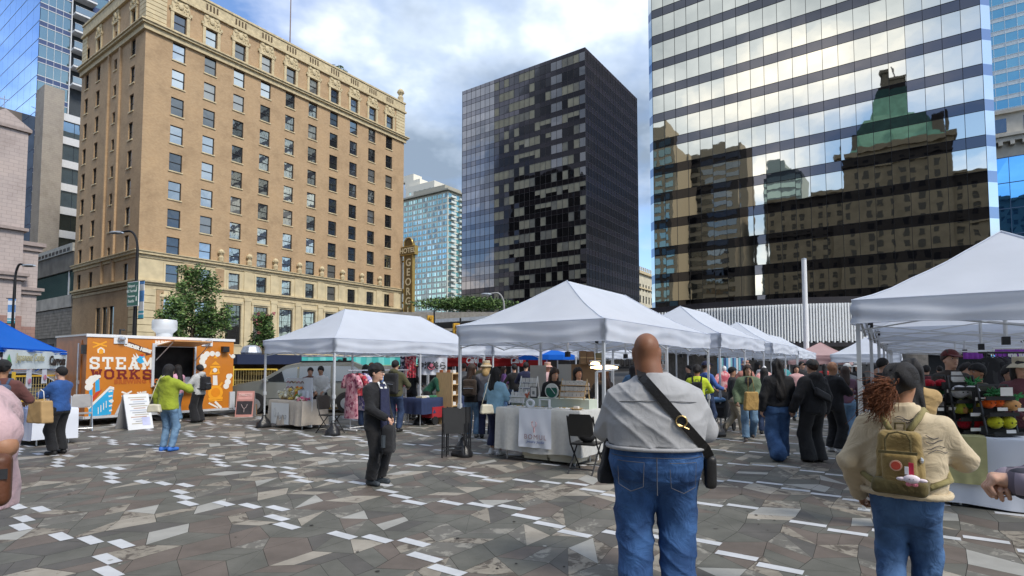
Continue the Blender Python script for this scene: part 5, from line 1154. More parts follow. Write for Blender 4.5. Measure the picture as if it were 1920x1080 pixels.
t = thing('photo_frame', 'black edged picture frame standing on the sage riser', 'frame', (*loc_of(CT, .6, 1.62), 1.07), GRID); m = MB(); m.box(0, .02, 0, .15, 0, .2); m.build('frame', blackm, t); m = MB(); m.box(-.004, 0, .015, .135, .02, .185); pc_ = m.build('card', card, t); m = MB(); m.box(-.006, -.004, .05, .1, .06, .12); m.build('picture', mat('picture_grey', (.25, .26, .25), .7), pc_)
t = thing('round_plaque', 'round dark green and white plaque standing on the sage riser', 'plaque', (*loc_of(CT, .6, 1.22), 1.07), GRID); m = MB(); m.tube([(0, .1, .13), (.02, .1, .13)], .135, 24); m.build('disc', mat('plaque_white', (.65, .66, .62), .5), t)
m = MB(); m.add([(-.004, .1 + .115 * math.cos(a), .13 + .115 * math.sin(a)) for a in np.linspace(2.6, 6.8, 16)], [tuple(range(16))]); m.build('green_field', dgreen, t, fix=False)
m = MB(); m.bar((-.008, .02, .08), (-.008, .13, .2), .015, .004); m.build('stroke', white, t)
t = thing('tape_ring', 'small white ring display on the front of the grey linen table', 'display', (*loc_of(CT, .35, 1.6), .915), GRID); m = MB(); m.tube([(0, .07 * math.cos(a), .075 + .06 * math.sin(a)) for a in np.linspace(0, 6.283, 20)], .022, 8, caps=False); m.build('ring', white, t)
t = thing('box_frame', 'open pale box frame on the front of the grey linen table', 'frame', (*loc_of(CT, .4, 1.25), .915), GRID); m = MB(); m.box(0, .05, 0, .02, 0, .15); m.box(0, .05, .19, .21, 0, .15); m.box(0, .05, .02, .19, 0, .015); m.box(0, .05, .02, .19, .135, .15); m.build('frame', white, t); m = MB(); m.box(.05, .055, 0, .21, 0, .15); m.build('backing', paleg, t)
for k, (x, y, lb) in enumerate(((.32, 1.9, 'flat white jewellery tray at the left of the linen table'), (.32, 1.45, 'flat white jewellery tray in the middle of the linen table'), (.32, .95, 'flat white jewellery tray at the right of the linen table'))):
    t = thing('jewellery_tray', lb, 'tray', (*loc_of(CT, x, y), .912), GRID, 'flat white jewellery trays'); m = MB(); m.box(0, .22, -.18, .18, 0, .018); m.build('tray', card, t); m = MB()
    for q in range(10): m.ball((random.uniform(.03, .19), random.uniform(-.15, .15), .024), .01, 6)
    m.build('earring', gold, t)
t = thing('wooden_dish', 'small light wood dish with cards at the right end of the linen table', 'dish', (*loc_of(CT, .4, .72), .912), GRID); m = MB(); m.lathe([(.08, 0), (.11, .03), (.1, .03), (.07, .01)], n=16); m.build('dish', wood, t); m = MB(); m.box(-.03, .03, -.04, .04, .012, .06); m.build('card', card, t)
t = thing('coral_ornament', 'small orange red coral ornament beside the picture frame', 'ornament', (*loc_of(CT, .55, 1.8), 1.07), GRID); m = MB()
for k in range(9): a = k * .7; m.tube([(0, 0, 0), (.03 * math.cos(a), .05 * math.sin(a), .05 + .008 * k)], [.014, .006], 6)
m.build('branch', mat('coral_red', (.45, .12, .06), .6), t)
# boards behind, cardboard wall with boxes and bulbs
def board(label, px0, px1, py0, py1, Y, m, thick=.02, name='display_board', group=None, rz=0):
    a, b = at(px0, py1, Y), at(px1, py0, Y); z0 = 0 if group == 'stand' else a.z
    t = thing(name, label, 'board', (a.x, Y), rz); q = MB(); q.box(0, b.x - a.x, 0, thick, a.z, b.z); q.build('panel', m, t)
    q = MB(); q.bar((.05, .03 + thick, 0), (.05, thick, b.z - .05), .025); q.bar((b.x - a.x - .05, .03 + thick, 0), (b.x - a.x - .05, thick, b.z - .05), .025); q.build('leg', steel, t); return t
greyb = mat('board_grey', (.38, .38, .36), .8, var=.05); kraft = mat('kraft_board', (.26, .16, .085), .85, var=.12, vs=4)
board('pale grey upright display board left of the dark haired seller', 994, 1024, 685, 740, 11.9, greyb); board('pale grey upright display board right of the dark haired seller', 1047, 1071, 683, 740, 12.3, greyb)
board('brown kraft display wall behind the striped top shopper', 1070, 1135, 683, 745, 12.6, kraft)
for k, (a, b, yt, lb) in enumerate(((1087, 1098, 658, 'tall brown carton on the kraft wall, left one'), (1099, 1112, 659, 'brown carton on the kraft wall, middle one'), (1113, 1127, 662, 'dull green brown carton on the kraft wall, right one'))):
    p, q_ = at(a, 683, 12.62), at(b, yt, 12.62); o = MB(); o.box(0, q_.x - p.x, -.12, .12, 0, q_.z - p.z); t = thing('carton', lb, 'box', tuple(p), 0, 'cartons on the kraft wall'); o.build('box', mat('carton_' + str(k), ((.27, .17, .09), (.25, .15, .085), (.22, .19, .1))[k], .85, var=.1), t); o = MB(); o.box(.0, q_.x - p.x, -.123, -.12, (q_.z - p.z) * .45, (q_.z - p.z) * .55); o.build('tape', wood, t)
lb_ = mat('bulb_lit', (1, .62, .28), emit=7)
for px, py, lab in ((1116, 682, 'small lit warm lamp nearest the kraft wall'), (1133, 689, 'long lit warm lamp bar beside the big man')):
    t = thing('stall_lamp', lab, 'lamp', tuple(at(px, py, 10.4)), R(20), 'lit warm lamps on the stall'); m = MB(); wd = .1 if px < 1120 else .3; m.ball((0, 0, 0), (wd, .05, .035), 10); m.build('bulb', lb_, t); m = MB(); m.box(-wd, wd, -.03, .03, .035, .06); m.tube([(0, 0, .05), (0, .02, .35)], .008, 6); m.build('holder', white, t)
t = thing('white_post_frame', 'thin white post frame standing beside the big man', 'frame', (xat(1119, 9.9), 9.9), GRID); m = MB(); z = at(1119, 697, 9.9).z; m.box(0, .04, 0, .04, 0, z); m.bar((.02, .02, z), (.3, -.25, z + .05), .035); m.build('post', white, t)
# --- folding chairs
chm = mat('chair_black', (.022, .021, .02), .45, var=.15); chg = mat('chair_grey', (.34, .33, .32), .5, var=.1)
def folding_chair(label, loc, rz, m=chm, folded=False, lean=0):
    t = thing('folding_chair', label, 'chair', loc, rz, 'folding chairs'); fr_ = blackm if m is chm else steel
    if folded:
        q = MB(); q.box(-.2, .2, -.03, -.008, .42, .78); q.build('seat', m, t)
        q = MB(); q.box(-.21, .21, -.005, .02, .74, .95); q.v = [(x, y, z - (.06 * abs(x / .21) ** 3 if z > .9 else 0)) for x, y, z in q.v]; q.build('backrest', m, t)
        for s in (-1, 1):
            q = MB(); q.tube([(s * .22, .0, 0), (s * .21, .0, .9)], .013, 8); q.build('leg', fr_, t); q = MB(); q.tube([(s * .185, -.05, .02), (s * .185, -.03, .6)], .012, 8); q.build('leg', fr_, t)
        q = MB(); q.tube([(-.22, 0, .18), (.22, 0, .18)], .01, 6); q.tube([(-.185, -.045, .12), (.185, -.045, .12)], .01, 6); q.build('stretcher', fr_, t); t.rotation_euler[0] = lean; return t
    q = MB(); n = 10; q.box(-.2, .2, -.2, .2, .43, .455); q.build('seat', m, t)
    q = MB(); pts = [(-.2, .56), (-.2, .8), (-.16, .86), (.16, .86), (.2, .8), (.2, .56), (.16, .52), (-.16, .52)]
    q.prism(pts, lambda a, b, d: (a, .23 + (b - .5) * .12 + d + .05 * (1 - (a / .2) ** 2) * .5, b + .05), 0, .018); q.build('backrest', m, t)
    for s in (-1, 1):
        q = MB(); q.tube([(s * .215, -.26, 0), (s * .215, .14, .45), (s * .21, .28, .88)], .013, 8); q.build('leg', fr_, t); q = MB(); q.tube([(s * .19, .3, 0), (s * .19, -.12, .44)], .013, 8); q.build('leg', fr_, t)
    q = MB(); q.tube([(-.19, .24, .08), (.19, .24, .08)], .01, 6); q.tube([(-.215, -.2, .08), (.215, -.2, .08)], .01, 6); q.build('stretcher', fr_, t); return t
folding_chair('black folding chair beside the grey linen table, seat facing the table', (*loc_of(CT, .0, .33), 0), R(152))
t = thing('grey_pouch', 'crumpled black bag lying on the folding chair seat', 'bag', (*loc_of(CT, .02, .33), .455), .4); m = MB(); m.ball((0, 0, .09), (.15, .12, .1), 12, jit=.08); m.build('sack', blackp, t, smooth=True); m = MB(); m.tube([(-.08, 0, .17), (0, 0, .25), (.08, 0, .17)], .01, 6); m.build('handle', blackp, t)
cx = (xat(853, 10.2), 10.2)
folding_chair('front black chair of the two leaning folded on the tent leg', (cx[0], cx[1], 0), R(8), folded=True, lean=R(-10)); folding_chair('rear black chair of the two leaning folded on the tent leg', (cx[0] + .06, cx[1] + .12, 0), R(4), folded=True, lean=R(-10))
folding_chair('black folding chair at the right end of the beige stall table', (*loc_of(LT, .25, .42), 0), R(60)); folding_chair('grey folding chair before the trailer end wall', (*gp(152, 808), 0), R(40), chg)
for (x, y), s, lb in ((loc_of(CT, .08, 2.9), 1.15, 'black weight bag beside the folded chairs'), (loc_of(LT, .0, .0), 1.0, 'black weight bag on the near leg of the left tent'), (loc_of(LT, .05, 2.95), 1.1, 'black weight bag left of the beige table'), (loc_of(LT, 2.95, .05), 1.0, 'black weight bag beside the blue table stall'), (loc_of(CT, 5.7, -.1), 1.2, 'black weight bag at the aisle leg near the stroller')): bag_weight(x, y, lb, s)
# --- crochet stall under the left tent
table('folding table under the beige cloth', LT, .25, .92, 1.55, 2.95, .72)
drape('beige tablecloth on the crochet flower stall', LT, .22, .95, 1.52, 2.98, .73, beige, .1, 7, wave=.025)
lu = hung('square white board with a handwritten name on the beige cloth', 'name_board', LT, .2, 2.03, 2.82, .11, .66, mat('board_white', (.66, .68, .68), .6, var=.04), wave=0)
text('lettering', 'luna', .26, mat('letter_grey', (.16, .17, .19), .7), lu, (-.034, .3, .32), (R(90), 0, R(-90)), bold=-.006, shear=.15)
m = MB(); m.tube([(-.036, .6 + .05 * math.sin(a), .42 + .11 * math.cos(a)) for a in np.linspace(0, 6, 14)], .005, 5); m.tube([(-.036, .56 + .03 * math.sin(a), .36 + .06 * math.cos(a)) for a in np.linspace(0, 6, 12)], .004, 5); m.build('emblem', mat('emblem_grey', (.4, .41, .42), .7), lu)
foam = mat('foam_board', (.68, .71, .74), .7, var=.03)
def easel(label, x, y, w_, z0, z1, name='foam_board'):
    t = thing(name, label, 'board', (*loc_of(LT, x, y), 0), GRID, 'white foam boards on the beige table'); m = MB(); m.box(0, .02, 0, w_, z0, z1); m.build('panel', foam, t); m = MB(); m.box(.02, .12, w_ * .4, w_ * .6, z0, z0 + .3); m.build('strut', foam, t); return t
eb = easel('wide foam board pinned with crocheted hair bands', .75, 2.2, .85, .95, 1.3)
m = MB()
for j in range(2):
    for k in range(5): m.tube([(-.012, .1 + k * .16 + .06 * math.cos(a), 1.16 - j * .15 + .05 * math.sin(a)) for a in np.linspace(0, 3.14, 7)], .012, 5, m=k % 3)
m.build('hair_band', [mat('yarn_brown', (.2, .12, .08), .9), mat('yarn_pink', (.5, .22, .25), .9), mat('yarn_tan', (.5, .36, .2), .9)], eb)
easel('tall foam board at the seller end of the beige table', .55, 1.62, .34, .73, 1.32); easel('second tall foam board overlapping the first', .48, 1.5, .28, .05, 1.33)
for k, y in enumerate((1.62, 1.82)):
    t = thing('foam_box', ('small open foam box nearest the tall boards', 'small open foam box beside the green yarn')[k], 'box', (*loc_of(LT, .4, y), .73), GRID, 'small foam boxes'); m = MB(); m.box(0, .2, 0, .015, 0, .26); m.box(0, .2, .155, .17, 0, .26); m.box(.18, .2, .015, .155, 0, .26); m.build('walls', foam, t); m = MB(); m.box(.02, .18, .015, .155, 0, .02); m.build('floor', foam, t)
def posy(label, x, y, mats, r, n, seed, h=.1, cat='crochet flowers', name='crochet_bunch'):
    rs = random.Random(seed); t = thing(name, label, cat, (*loc_of(LT, x, y), .73), GRID, 'bunches of crochet flowers'); m = MB()
    for k in range(n):
        a = rs.uniform(0, 6.28); q = r * rs.random() ** .5; c = (q * math.cos(a), q * math.sin(a), rs.uniform(.03, h)); s = rs.uniform(.025, .05)
        m.ball(c, s, 7, rs.randrange(len(mats)), jit=.15)
    m.build('flower_heads', mats, t); m = MB(); m.lathe([(r * .5, 0), (r * .6, .05), (r * .55, .05)], n=12); m.build('basket', wood, t)
y_ = {k: mat('yarn_' + k, c, .95, var=.15, vs=30) for k, c in dict(white=(.68, .66, .55), yellow=(.7, .5, .12), orange=(.66, .2, .03), cream=(.7, .62, .4), green=(.16, .3, .06), pink=(.62, .32, .36), rose=(.5, .12, .2), lilac=(.4, .35, .55)).items()}
posy('white crochet flowers at the left end of the beige table', .55, 2.8, [y_['white'], y_['cream']], .17, 34, 1, .2); posy('yellow and cream crochet flowers left of the orange pumpkin', .5, 2.45, [y_['yellow'], y_['white'], y_['cream']], .17, 36, 2, .28)
posy('orange crochet pumpkin pile by the foam board', .55, 2.2, [y_['orange'], y_['orange'], y_['yellow'], y_['white']], .12, 26, 3, .36); posy('green crochet plants in the middle of the beige table', .45, 1.98, [y_['green'], y_['green'], y_['cream']], .13, 30, 4, .16); posy('pink crochet pieces at the right of the beige table', .38, 1.72, [y_['pink'], y_['white'], y_['rose']], .16, 30, 5, .08)
# --- clothes rack with printed garments
cr_ = thing('clothes_rack', 'clothes rack of printed robes and shirts under the left tent', 'clothes rack', (*loc_of(LT, .75, .3), 0), GRID)
m = MB(); m.tube([(0, 0, .06), (0, 0, 1.52)], .016, 8); m.tube([(1.9, 0, .06), (1.9, 0, 1.52)], .016, 8); m.tube([(-.1, 0, 1.52), (2.0, 0, 1.52)], .016, 8); m.build('rail_frame', steel, cr_); m = MB(); m.box(-.02, 1.92, -.02, .02, .08, .1); m.box(-.02, .02, -.25, .25, .03, .06); m.box(1.88, 1.92, -.25, .25, .03, .06); m.build('base', white, cr_)
def garment(label, x, ln, m, w_=.22, sl=.3, rz=0, z=1.5, O=None, long=1.0):
    t = thing('garment', label, 'garment', (*(loc_of(LT, .75 + x, .3) if O is None else O), z), GRID + rz, 'printed garments on the clothes rack'); q = MB(); n = 10; rs = random.Random(label)
    def sec(z_, hw, d): return [(d * math.cos(a) + .012 * math.sin(3 * a + z_ * 9), hw * math.sin(a) + .01 * math.sin(5 * a), z_) for a in np.linspace(0, 6.283, 17)[:-1]]
    prof = [(-.05, .05, .03), (-.08, w_ * .75, .045), (-.14, w_ * .95, .05), (-.4, w_ * .9, .055), (-ln * .7, w_ * 1.0, .06), (-ln, w_ * 1.1, .07)]
    vs = [p for z_, hw, d in prof for p in sec(z_, hw, d)]; q.add(vs, [(k * 16 + i, k * 16 + (i + 1) % 16, (k + 1) * 16 + (i + 1) % 16, (k + 1) * 16 + i) for k in range(5) for i in range(16)])
    q.build('bodice', m, t, smooth=True, fix=False)
    for s in (-1, 1):
        q = MB(); q.tube([(0, s * w_ * .85, -.12), (.01, s * (w_ + .05), -.12 - sl * .6), (.02, s * (w_ + .07), -.12 - sl)], [.055, .075, .085], 8); q.build('sleeve', m, t, smooth=True)
    q = MB(); q.tube([(0, -w_ * .8, -.09), (0, 0, -.03), (0, w_ * .8, -.09)], .008, 5); q.tube([(0, 0, -.03), (0, 0, .02), (.02, 0, .035), (0, 0, .05)], .004, 5); q.build('hanger', blackp, t)
gp_ = [patt('print_pink', (.52, .22, .27), (.62, .36, .4), (.25, .05, .1), 16), patt('print_red', (.4, .03, .05), (.5, .2, .2), (.1, .02, .03), 18), patt('print_blue', (.05, .1, .35), (.4, .5, .7), (.03, .05, .16), 17), patt('print_lilac', (.4, .35, .55), (.65, .62, .7), (.1, .09, .3), 16), patt('print_white', (.7, .68, .6), (.6, .55, .4), (.15, .15, .2), 15), patt('print_dark', (.02, .03, .08), (.5, .52, .6), (.03, .03, .04), 20), patt('print_sky', (.2, .35, .6), (.55, .65, .75), (.06, .12, .3), 15), patt('print_rose', (.55, .1, .16), (.6, .4, .42), (.1, .1, .25), 17)]
for k, (x, ln, mi, w_, lb) in enumerate(((.02, 1.18, 0, .24, 'long pink floral robe at the near end of the clothes rack'), (.22, .62, 1, .2, 'short crimson printed shirt beside the pink robe'), (.42, 1.0, 3, .22, 'lilac and white printed robe on the clothes rack'), (.62, .8, 2, .22, 'deep blue and white printed shirt on the clothes rack'), (.82, .85, 6, .2, 'sky blue printed shirt on the clothes rack'), (1.05, .6, 4, .2, 'cream printed shirt on the clothes rack'), (1.28, .8, 5, .22, 'dark shirt with white print on the clothes rack'), (1.5, 1.1, 7, .22, 'rose printed robe at the far end of the clothes rack'))): garment(lb, x, ln, gp_[mi], w_, rz=R(12 * math.sin(k * 2)))
def curtain_cloth(label, px0, px1, py0, py1, Y, m, name='hanging_cloth', cat='hanging cloth', rz=R(-6), rail=True):
    a, b = at(px0, py1, Y), at(px1, py0, Y); t = thing(name, label, cat, (a.x, Y), rz); q = MB(); n = 20; W_ = b.x - a.x
    q.add([(W_ * i / n, .03 * f * math.sin(i * 1.2), b.z + (a.z - b.z) * f) for f in (0, .5, 1) for i in range(n + 1)], [(j * (n + 1) + i, j * (n + 1) + i + 1, (j + 1) * (n + 1) + i + 1, (j + 1) * (n + 1) + i) for j in range(2) for i in range(n)])
    q.build('cloth', m, t, smooth=True, fix=False); q = MB(); q.tube([(-.04, 0, b.z + .02), (W_ + .04, 0, b.z + .02)], .014, 6); q.build('rail', steel, t); return t, W_, a.z, b.z
curtain_cloth('dark red printed cloths hung on the tent pole above the blue table', 759, 781, 668, 708, 15.9, gp_[1]); curtain_cloth('dark dotted cloth hanging left of the red printed cloths', 750, 760, 668, 700, 16.1, gp_[5])
t, W_, za, zb_ = curtain_cloth('white cloth banner with black brush characters and a pink round emblem', 785, 840, 670, 703, 16.6, mat('noren_white', (.72, .75, .82), .85, var=.03), 'brush_banner', 'banner', R(-8))
for s, x in (('沖縄', .2), ('美ら', .72)): text('lettering', s, .24, blackm, t, (W_ * x, -.04, (za + zb_) / 2), bold=.004)
m = MB(); m.tube([(W_ * .46 + .1 * math.cos(a), -.05, (za + zb_) / 2 + .1 * math.sin(a)) for a in np.linspace(3.3, 6.1, 10)], .016, 5); m.ball((W_ * .46, -.05, (za + zb_) / 2 + .02), (.06, .01, .06), 10); m.build('emblem', mat('emblem_pink', (.6, .18, .25), .7), t)
table('folding table under the navy cloth', l2, .3, 1.0, .2, 2.4, .76) if 0 else None
BT = (xat(786, 15.4), 15.4)
table('folding table under the navy cloth', BT, 0, 1.9, -.1, .6, .74); drape('navy blue tablecloth on the stall behind the left tent', BT, -.03, 1.93, -.13, .63, .75, navyc, .33, 12)
rw = thing('red_wagon', 'red fabric wagon parked under the navy tablecloth', 'wagon', (*loc_of(BT, .35, -.18), 0), GRID); m = MB(); m.box(0, 1.0, 0, .45, .2, .5); m.build('tub', mat('wagon_red', (.35, .02, .03), .8, var=.15), rw)
for x in (.1, .9):
    for y in (-.03, .48): m = MB(); m.tube([(x, y, .12), (x, y + .05, .12)], .12, 14); m.build('wheel', rubber, rw)
m = MB(); m.tube([(1.0, .22, .3), (1.3, .22, .7)], .012, 6); m.build('handle', blackm, rw)
for k in range(7):
    t = thing('folded_cloth', ('cream', 'white', 'green', 'pale grey', 'mint', 'ivory', 'dark green')[k] + ' folded cloth lying on the navy tablecloth', 'folded cloth', (*loc_of(BT, .2 + k * .23, .1 + .1 * (k % 2)), .755), GRID + k, 'folded cloths on the navy table'); m = MB(); m.box(-.09, .09, -.12, .12, 0, .02); m.box(-.085, .085, -.115, .115, .02, .045); m.build('cloth', mat('fold_%d' % k, ((.6, .55, .4), (.7, .7, .7), (.08, .3, .16), (.5, .52, .52), (.4, .6, .5), (.66, .64, .55), (.03, .16, .1))[k], .9), t)
t = thing('wood_shelf', 'light wood shelf unit with small goods beside the navy table', 'shelf', (xat(848, 15.8), 15.8), GRID)
m = MB(); m.box(0, .03, 0, .6, 0, 1.45); m.box(.35, .38, 0, .6, 0, 1.45); m.build('side_panel', wood, t)
for z in (.5, .8, 1.1, 1.4): m = MB(); m.box(.03, .35, 0, .6, z, z + .025); s = m.build('shelf', wood, t); m = MB(); [m.box(.08, .2, .03 + q * .14, .13 + q * .14, z + .025, z + .12, q % 2) for q in range(4)]; m.build('goods', [card, mat('goods_rust', (.4, .14, .06), .7)], s)
# --- A-frame boards by the trailer
def aframe(label, foot, rz, w_, h, spread, face, build=None):
    t = thing('sandwich_board', label, 'sign board', (*foot, 0), rz); m = MB(); n = math.hypot(h, spread)
    m.prism([(0, 0), (.03, 0), (spread + .03, h), (spread, h)], lambda a, b, d: (d, a, b), 0, w_); m.build('front_panel', face, t); m = MB(); m.prism([(2 * spread, 0), (2 * spread + .03, 0), (spread + .03, h), (spread, h)], lambda a, b, d: (d, a, b), 0, w_); m.build('back_panel', mat('board_grey_back', (.3, .3, .31), .6), t)
    return t
f1 = gp(241, 807); t = aframe('white menu board standing open before the trailer wheels', f1, R(62), .62, .9, .30, mat('menu_white', (.72, .73, .74), .6, var=.03))
for k in range(13):
    z = .82 - k * .055; y = .30 * z / .9 - .006; c = ((.45, .4, .3), (.5, .3, .22), (.45, .5, .6), (.3, .3, .32))[k % 4]
    m = MB(); a = .1 + .05 * (k % 3); m.add([(a, y, z), (.55 - .06 * (k % 2), y, z), (.55 - .06 * (k % 2), y - .006, z - .018), (a, y - .006, z - .018)], [(0, 1, 2, 3)]); m.build('menu_line', mat('menu_ink_%d' % (k % 4), c, .7), t, fix=False)
m = MB(); m.add([(.36, .092, .3), (.56, .092, .3), (.56, .026, .1), (.36, .026, .1)], [(0, 1, 2, 3)]); m.build('menu_panel', mat('menu_lilac', (.5, .52, .72), .7), t, fix=False)
f2 = gp(440, 782); t = aframe('pink and black chalk board by the right end of the trailer', f2, R(6), .54, .82, .16, mat('board_pink', (.52, .25, .22), .6, var=.1))
def slope_panel(t, x0, x1, z0, z1, sp, h, m, d, name):
    q = MB(); q.add([(x0, sp * z0 / h - d, z0), (x1, sp * z0 / h - d, z0), (x1, sp * z1 / h - d, z1), (x0, sp * z1 / h - d, z1)], [(0, 1, 2, 3)]); q.build(name, m, t, fix=False)
slope_panel(t, .03, .51, .08, .5, .16, .82, mat('chalk_black', (.035, .03, .035), .7, var=.4, vs=6), .006, 'chalk_panel'); slope_panel(t, .05, .49, .55, .77, .16, .82, mat('board_rose', (.68, .36, .33), .6), .006, 'top_panel')
text('lettering', 'THIRSTY?', .1, mat('letter_rose_pale', (.72, .5, .46), .6), t, (.27, .11, .7), (R(90) - .19, 0, 0), bold=.004)
m = MB(); m.tube([(.17, .16 * .38 / .82 - .02, .4), (.22, .16 * .38 / .82 - .02, .3), (.27, .03, .26), (.32, .16 * .38 / .82 - .02, .3), (.36, .16 * .38 / .82 - .02, .4)], .012, 5); m.tube([(.27, .03, .26), (.27, .01, .15)], .012, 5); m.build('chalk_drawing', mat('chalk_grey', (.35, .28, .28), .9), t)
pb = thing('paper_sack', 'brown paper sack behind the pink chalk board', 'bag', (*gp(474, 778), 0), .3); m = MB(); m.box(-.12, .12, -.08, .08, 0, .34); m.v = [(x * (1 - .1 * (z > .2)), y, z + .03 * math.sin(x * 20)) for x, y, z in m.v]; m.build('sack', kraft, pb); m = MB(); m.box(-.105, .105, -.075, .075, .3, .31); m.build('fold', kraft, pb)
# --- white table by the blue tent
WT = gp(52, 835); table('folding table under the white cloth by the blue tent', WT, 0, .7, -.35, 1.3, .74); drape('white tablecloth on the small stall by the blue tent', WT, -.02, .72, -.37, 1.32, .75, whitec, .12, 22)
t = thing('price_card', 'printed white price card leaning on the white tablecloth', 'card', (*loc_of(WT, .2, -.1), .752), GRID); m = MB(); m.prism([(0, 0), (.01, 0), (.11, .26), (.1, .26)], lambda a, b, d: (a, d, b), -.1, .1); m.build('card', card, t); m = MB(); m.add([(.012, -.07, .06), (.012, .07, .06), (.075, .07, .2), (.075, -.07, .2)], [(0, 1, 2, 3)]); m.v = [(x - .006, y, z) for x, y, z in m.v]; m.build('print', mat('print_grey', (.35, .36, .4), .8, var=.4, vs=30), t, fix=False)
# ================================================================ plush vegetable stall, right
PT_ = (RT[0] + .0, RT[1] + .0)
table('folding table under the white and olive cloths of the plush stall', RT, .92, 1.65, -3.1, -.85, .8)
drape('white tablecloth to the ground on the plush vegetable stall', RT, .9, 1.67, -3.12, -.83, .81, whitec, .03, 31, wave=.012)
for y0, y1, lb in ((-1.22, -.86, 'left olive cloth panel over the white tablecloth'), (-2.2, -1.72, 'right olive cloth panel over the white tablecloth')):
    h = hung(lb, 'cloth_runner', RT, .87, y0, y1, .28, .82, yelc, wave=.008, cat='table runner'); h['group'] = 'olive cloth panels'
    m = MB(); m.box(0, .7, 0, y1 - y0, .815, .822); m.build('top_strip', yelc, h)
plm = {}
def pl(c): return mat('plush_%02x%02x%02x' % tuple(int(v * 255) for v in c), c, .95, var=.12, vs=25, bump=.4, bs=120, sheen=.2)
RK = [(1.12, -1.28, .50), (1.10, -1.82, .52), (1.08, -2.42, .62)]
RKX = [(1745, 1798, 7.05), (1800, 1853, 6.85), (1856, 1920, 6.65)]
RKL = ('left black tiered rack of plush fruit and birds', 'middle black tiered rack of plush avocados and peppers', 'right black tiered rack of plush carrots and lemons')
rows_y = [(740, 762, 775, 806), (746, 774, 800, 806), (770, 800, 806, 806)]
shelves = ((722, 744, 771, 803), (724, 748, 781, 808), (742, 772, 808))
racks = []
for k, (a, b, Y) in enumerate(RKX):
    p = at((a + b) / 2, 812, Y); W_ = (b - a) / F * Y
    t = thing('tiered_rack', RKL[k], 'display rack', (p.x, p.y, .822), R(6), 'black tiered racks of plush toys'); racks.append((t, p, W_, Y))
    zt_ = at(a, shelves[k][0], Y).z - .822; m = MB()
    for s in (-1, 1): m.bar((s * W_ / 2, .05, 0), (s * W_ / 2, .16, zt_ + .12), .018); m.bar((s * W_ / 2, .25, 0), (s * W_ / 2, .16, zt_ + .12), .018)
    m.bar((-W_ / 2, .16, zt_ + .12), (W_ / 2, .16, zt_ + .12), .018); m.build('frame', blackm, t)
    for ys in shelves[k]:
        z = max(at(a, ys + 9, Y).z - .822, .004); m = MB(); y0 = .02 + z * .2; m.box(-W_ / 2 + .01, W_ / 2 - .01, y0 - .04, y0 + .13, z, z + .01); m.box(-W_ / 2 + .01, W_ / 2 - .01, y0 - .05, y0 - .042, z, z + .045); m.box(-W_ / 2 + .01, W_ / 2 - .01, y0 + .13, y0 + .137, z, z + .1); m.build('shelf', mat('basket_black', (.02, .019, .018), .8), t)
def plush(label, k, px, py, r, mats, shape='ball', cat='plush toy', name='plush_toy', pair=None):
    t0, p0, W_, Y = racks[k]; Yz = Y + .05; c = at(px, py, Yz); c.y += .0
    t = thing(name, label, cat, (c.x, c.y + (c.z - .822) * .2 + .03, c.z), R(6), 'plush vegetables on the racks'); m = MB()
    if shape == 'ball': m.ball((0, 0, 0), r if isinstance(r, tuple) else (r, r * .8, r * .85), 14)
    elif shape == 'pear':
        m.lathe([(.0, -r), (r * .75, -r * .8), (r * .9, -r * .3), (r * .6, r * .3), (r * .35, r * .9), (.01, r * 1.15)], n=14)
    elif shape == 'dome': m.lathe([(r, -r * .6), (r * 1.02, -r * .2), (r * .85, r * .4), (r * .4, r * .8), (.01, r * .9)], n=16)
    m.build('body', mats[0], t, smooth=True)
    if len(mats) > 1:
        m = MB(); 
        if shape == 'pear': m.ball((0, -r * .62, -r * .35), (r * .5, r * .3, r * .5), 10)
        elif shape == 'dome': m.box(-r * .6, r * .6, -r * 1.06, -r * .6, -r * .5, -r * .1)
        else:
            for q in range(5): a = q * 1.256; m.tube([(0, 0, .6 * (r if not isinstance(r, tuple) else r[2])), (.03 * math.cos(a), .03 * math.sin(a), 1.2 * (r if not isinstance(r, tuple) else r[2]))], [.012, .02], 6)
        m.build('detail', mats[1], t)
    m = MB()
    rr = r if not isinstance(r, tuple) else r[0]
    for s in (-1, 1): m.ball((s * rr * .3, -rr * .82, 0), rr * .09, 6)
    m.build('eye', blackp, t)
red, wht, grn, avo, org, lem, tan_, drd = pl((.6, .01, .03)), pl((.75, .75, .78)), pl((.02, .2, .05)), pl((.42, .46, .04)), pl((.85, .12, .005)), pl((.62, .6, .02)), pl((.62, .3, .1)), pl((.42, .005, .02))
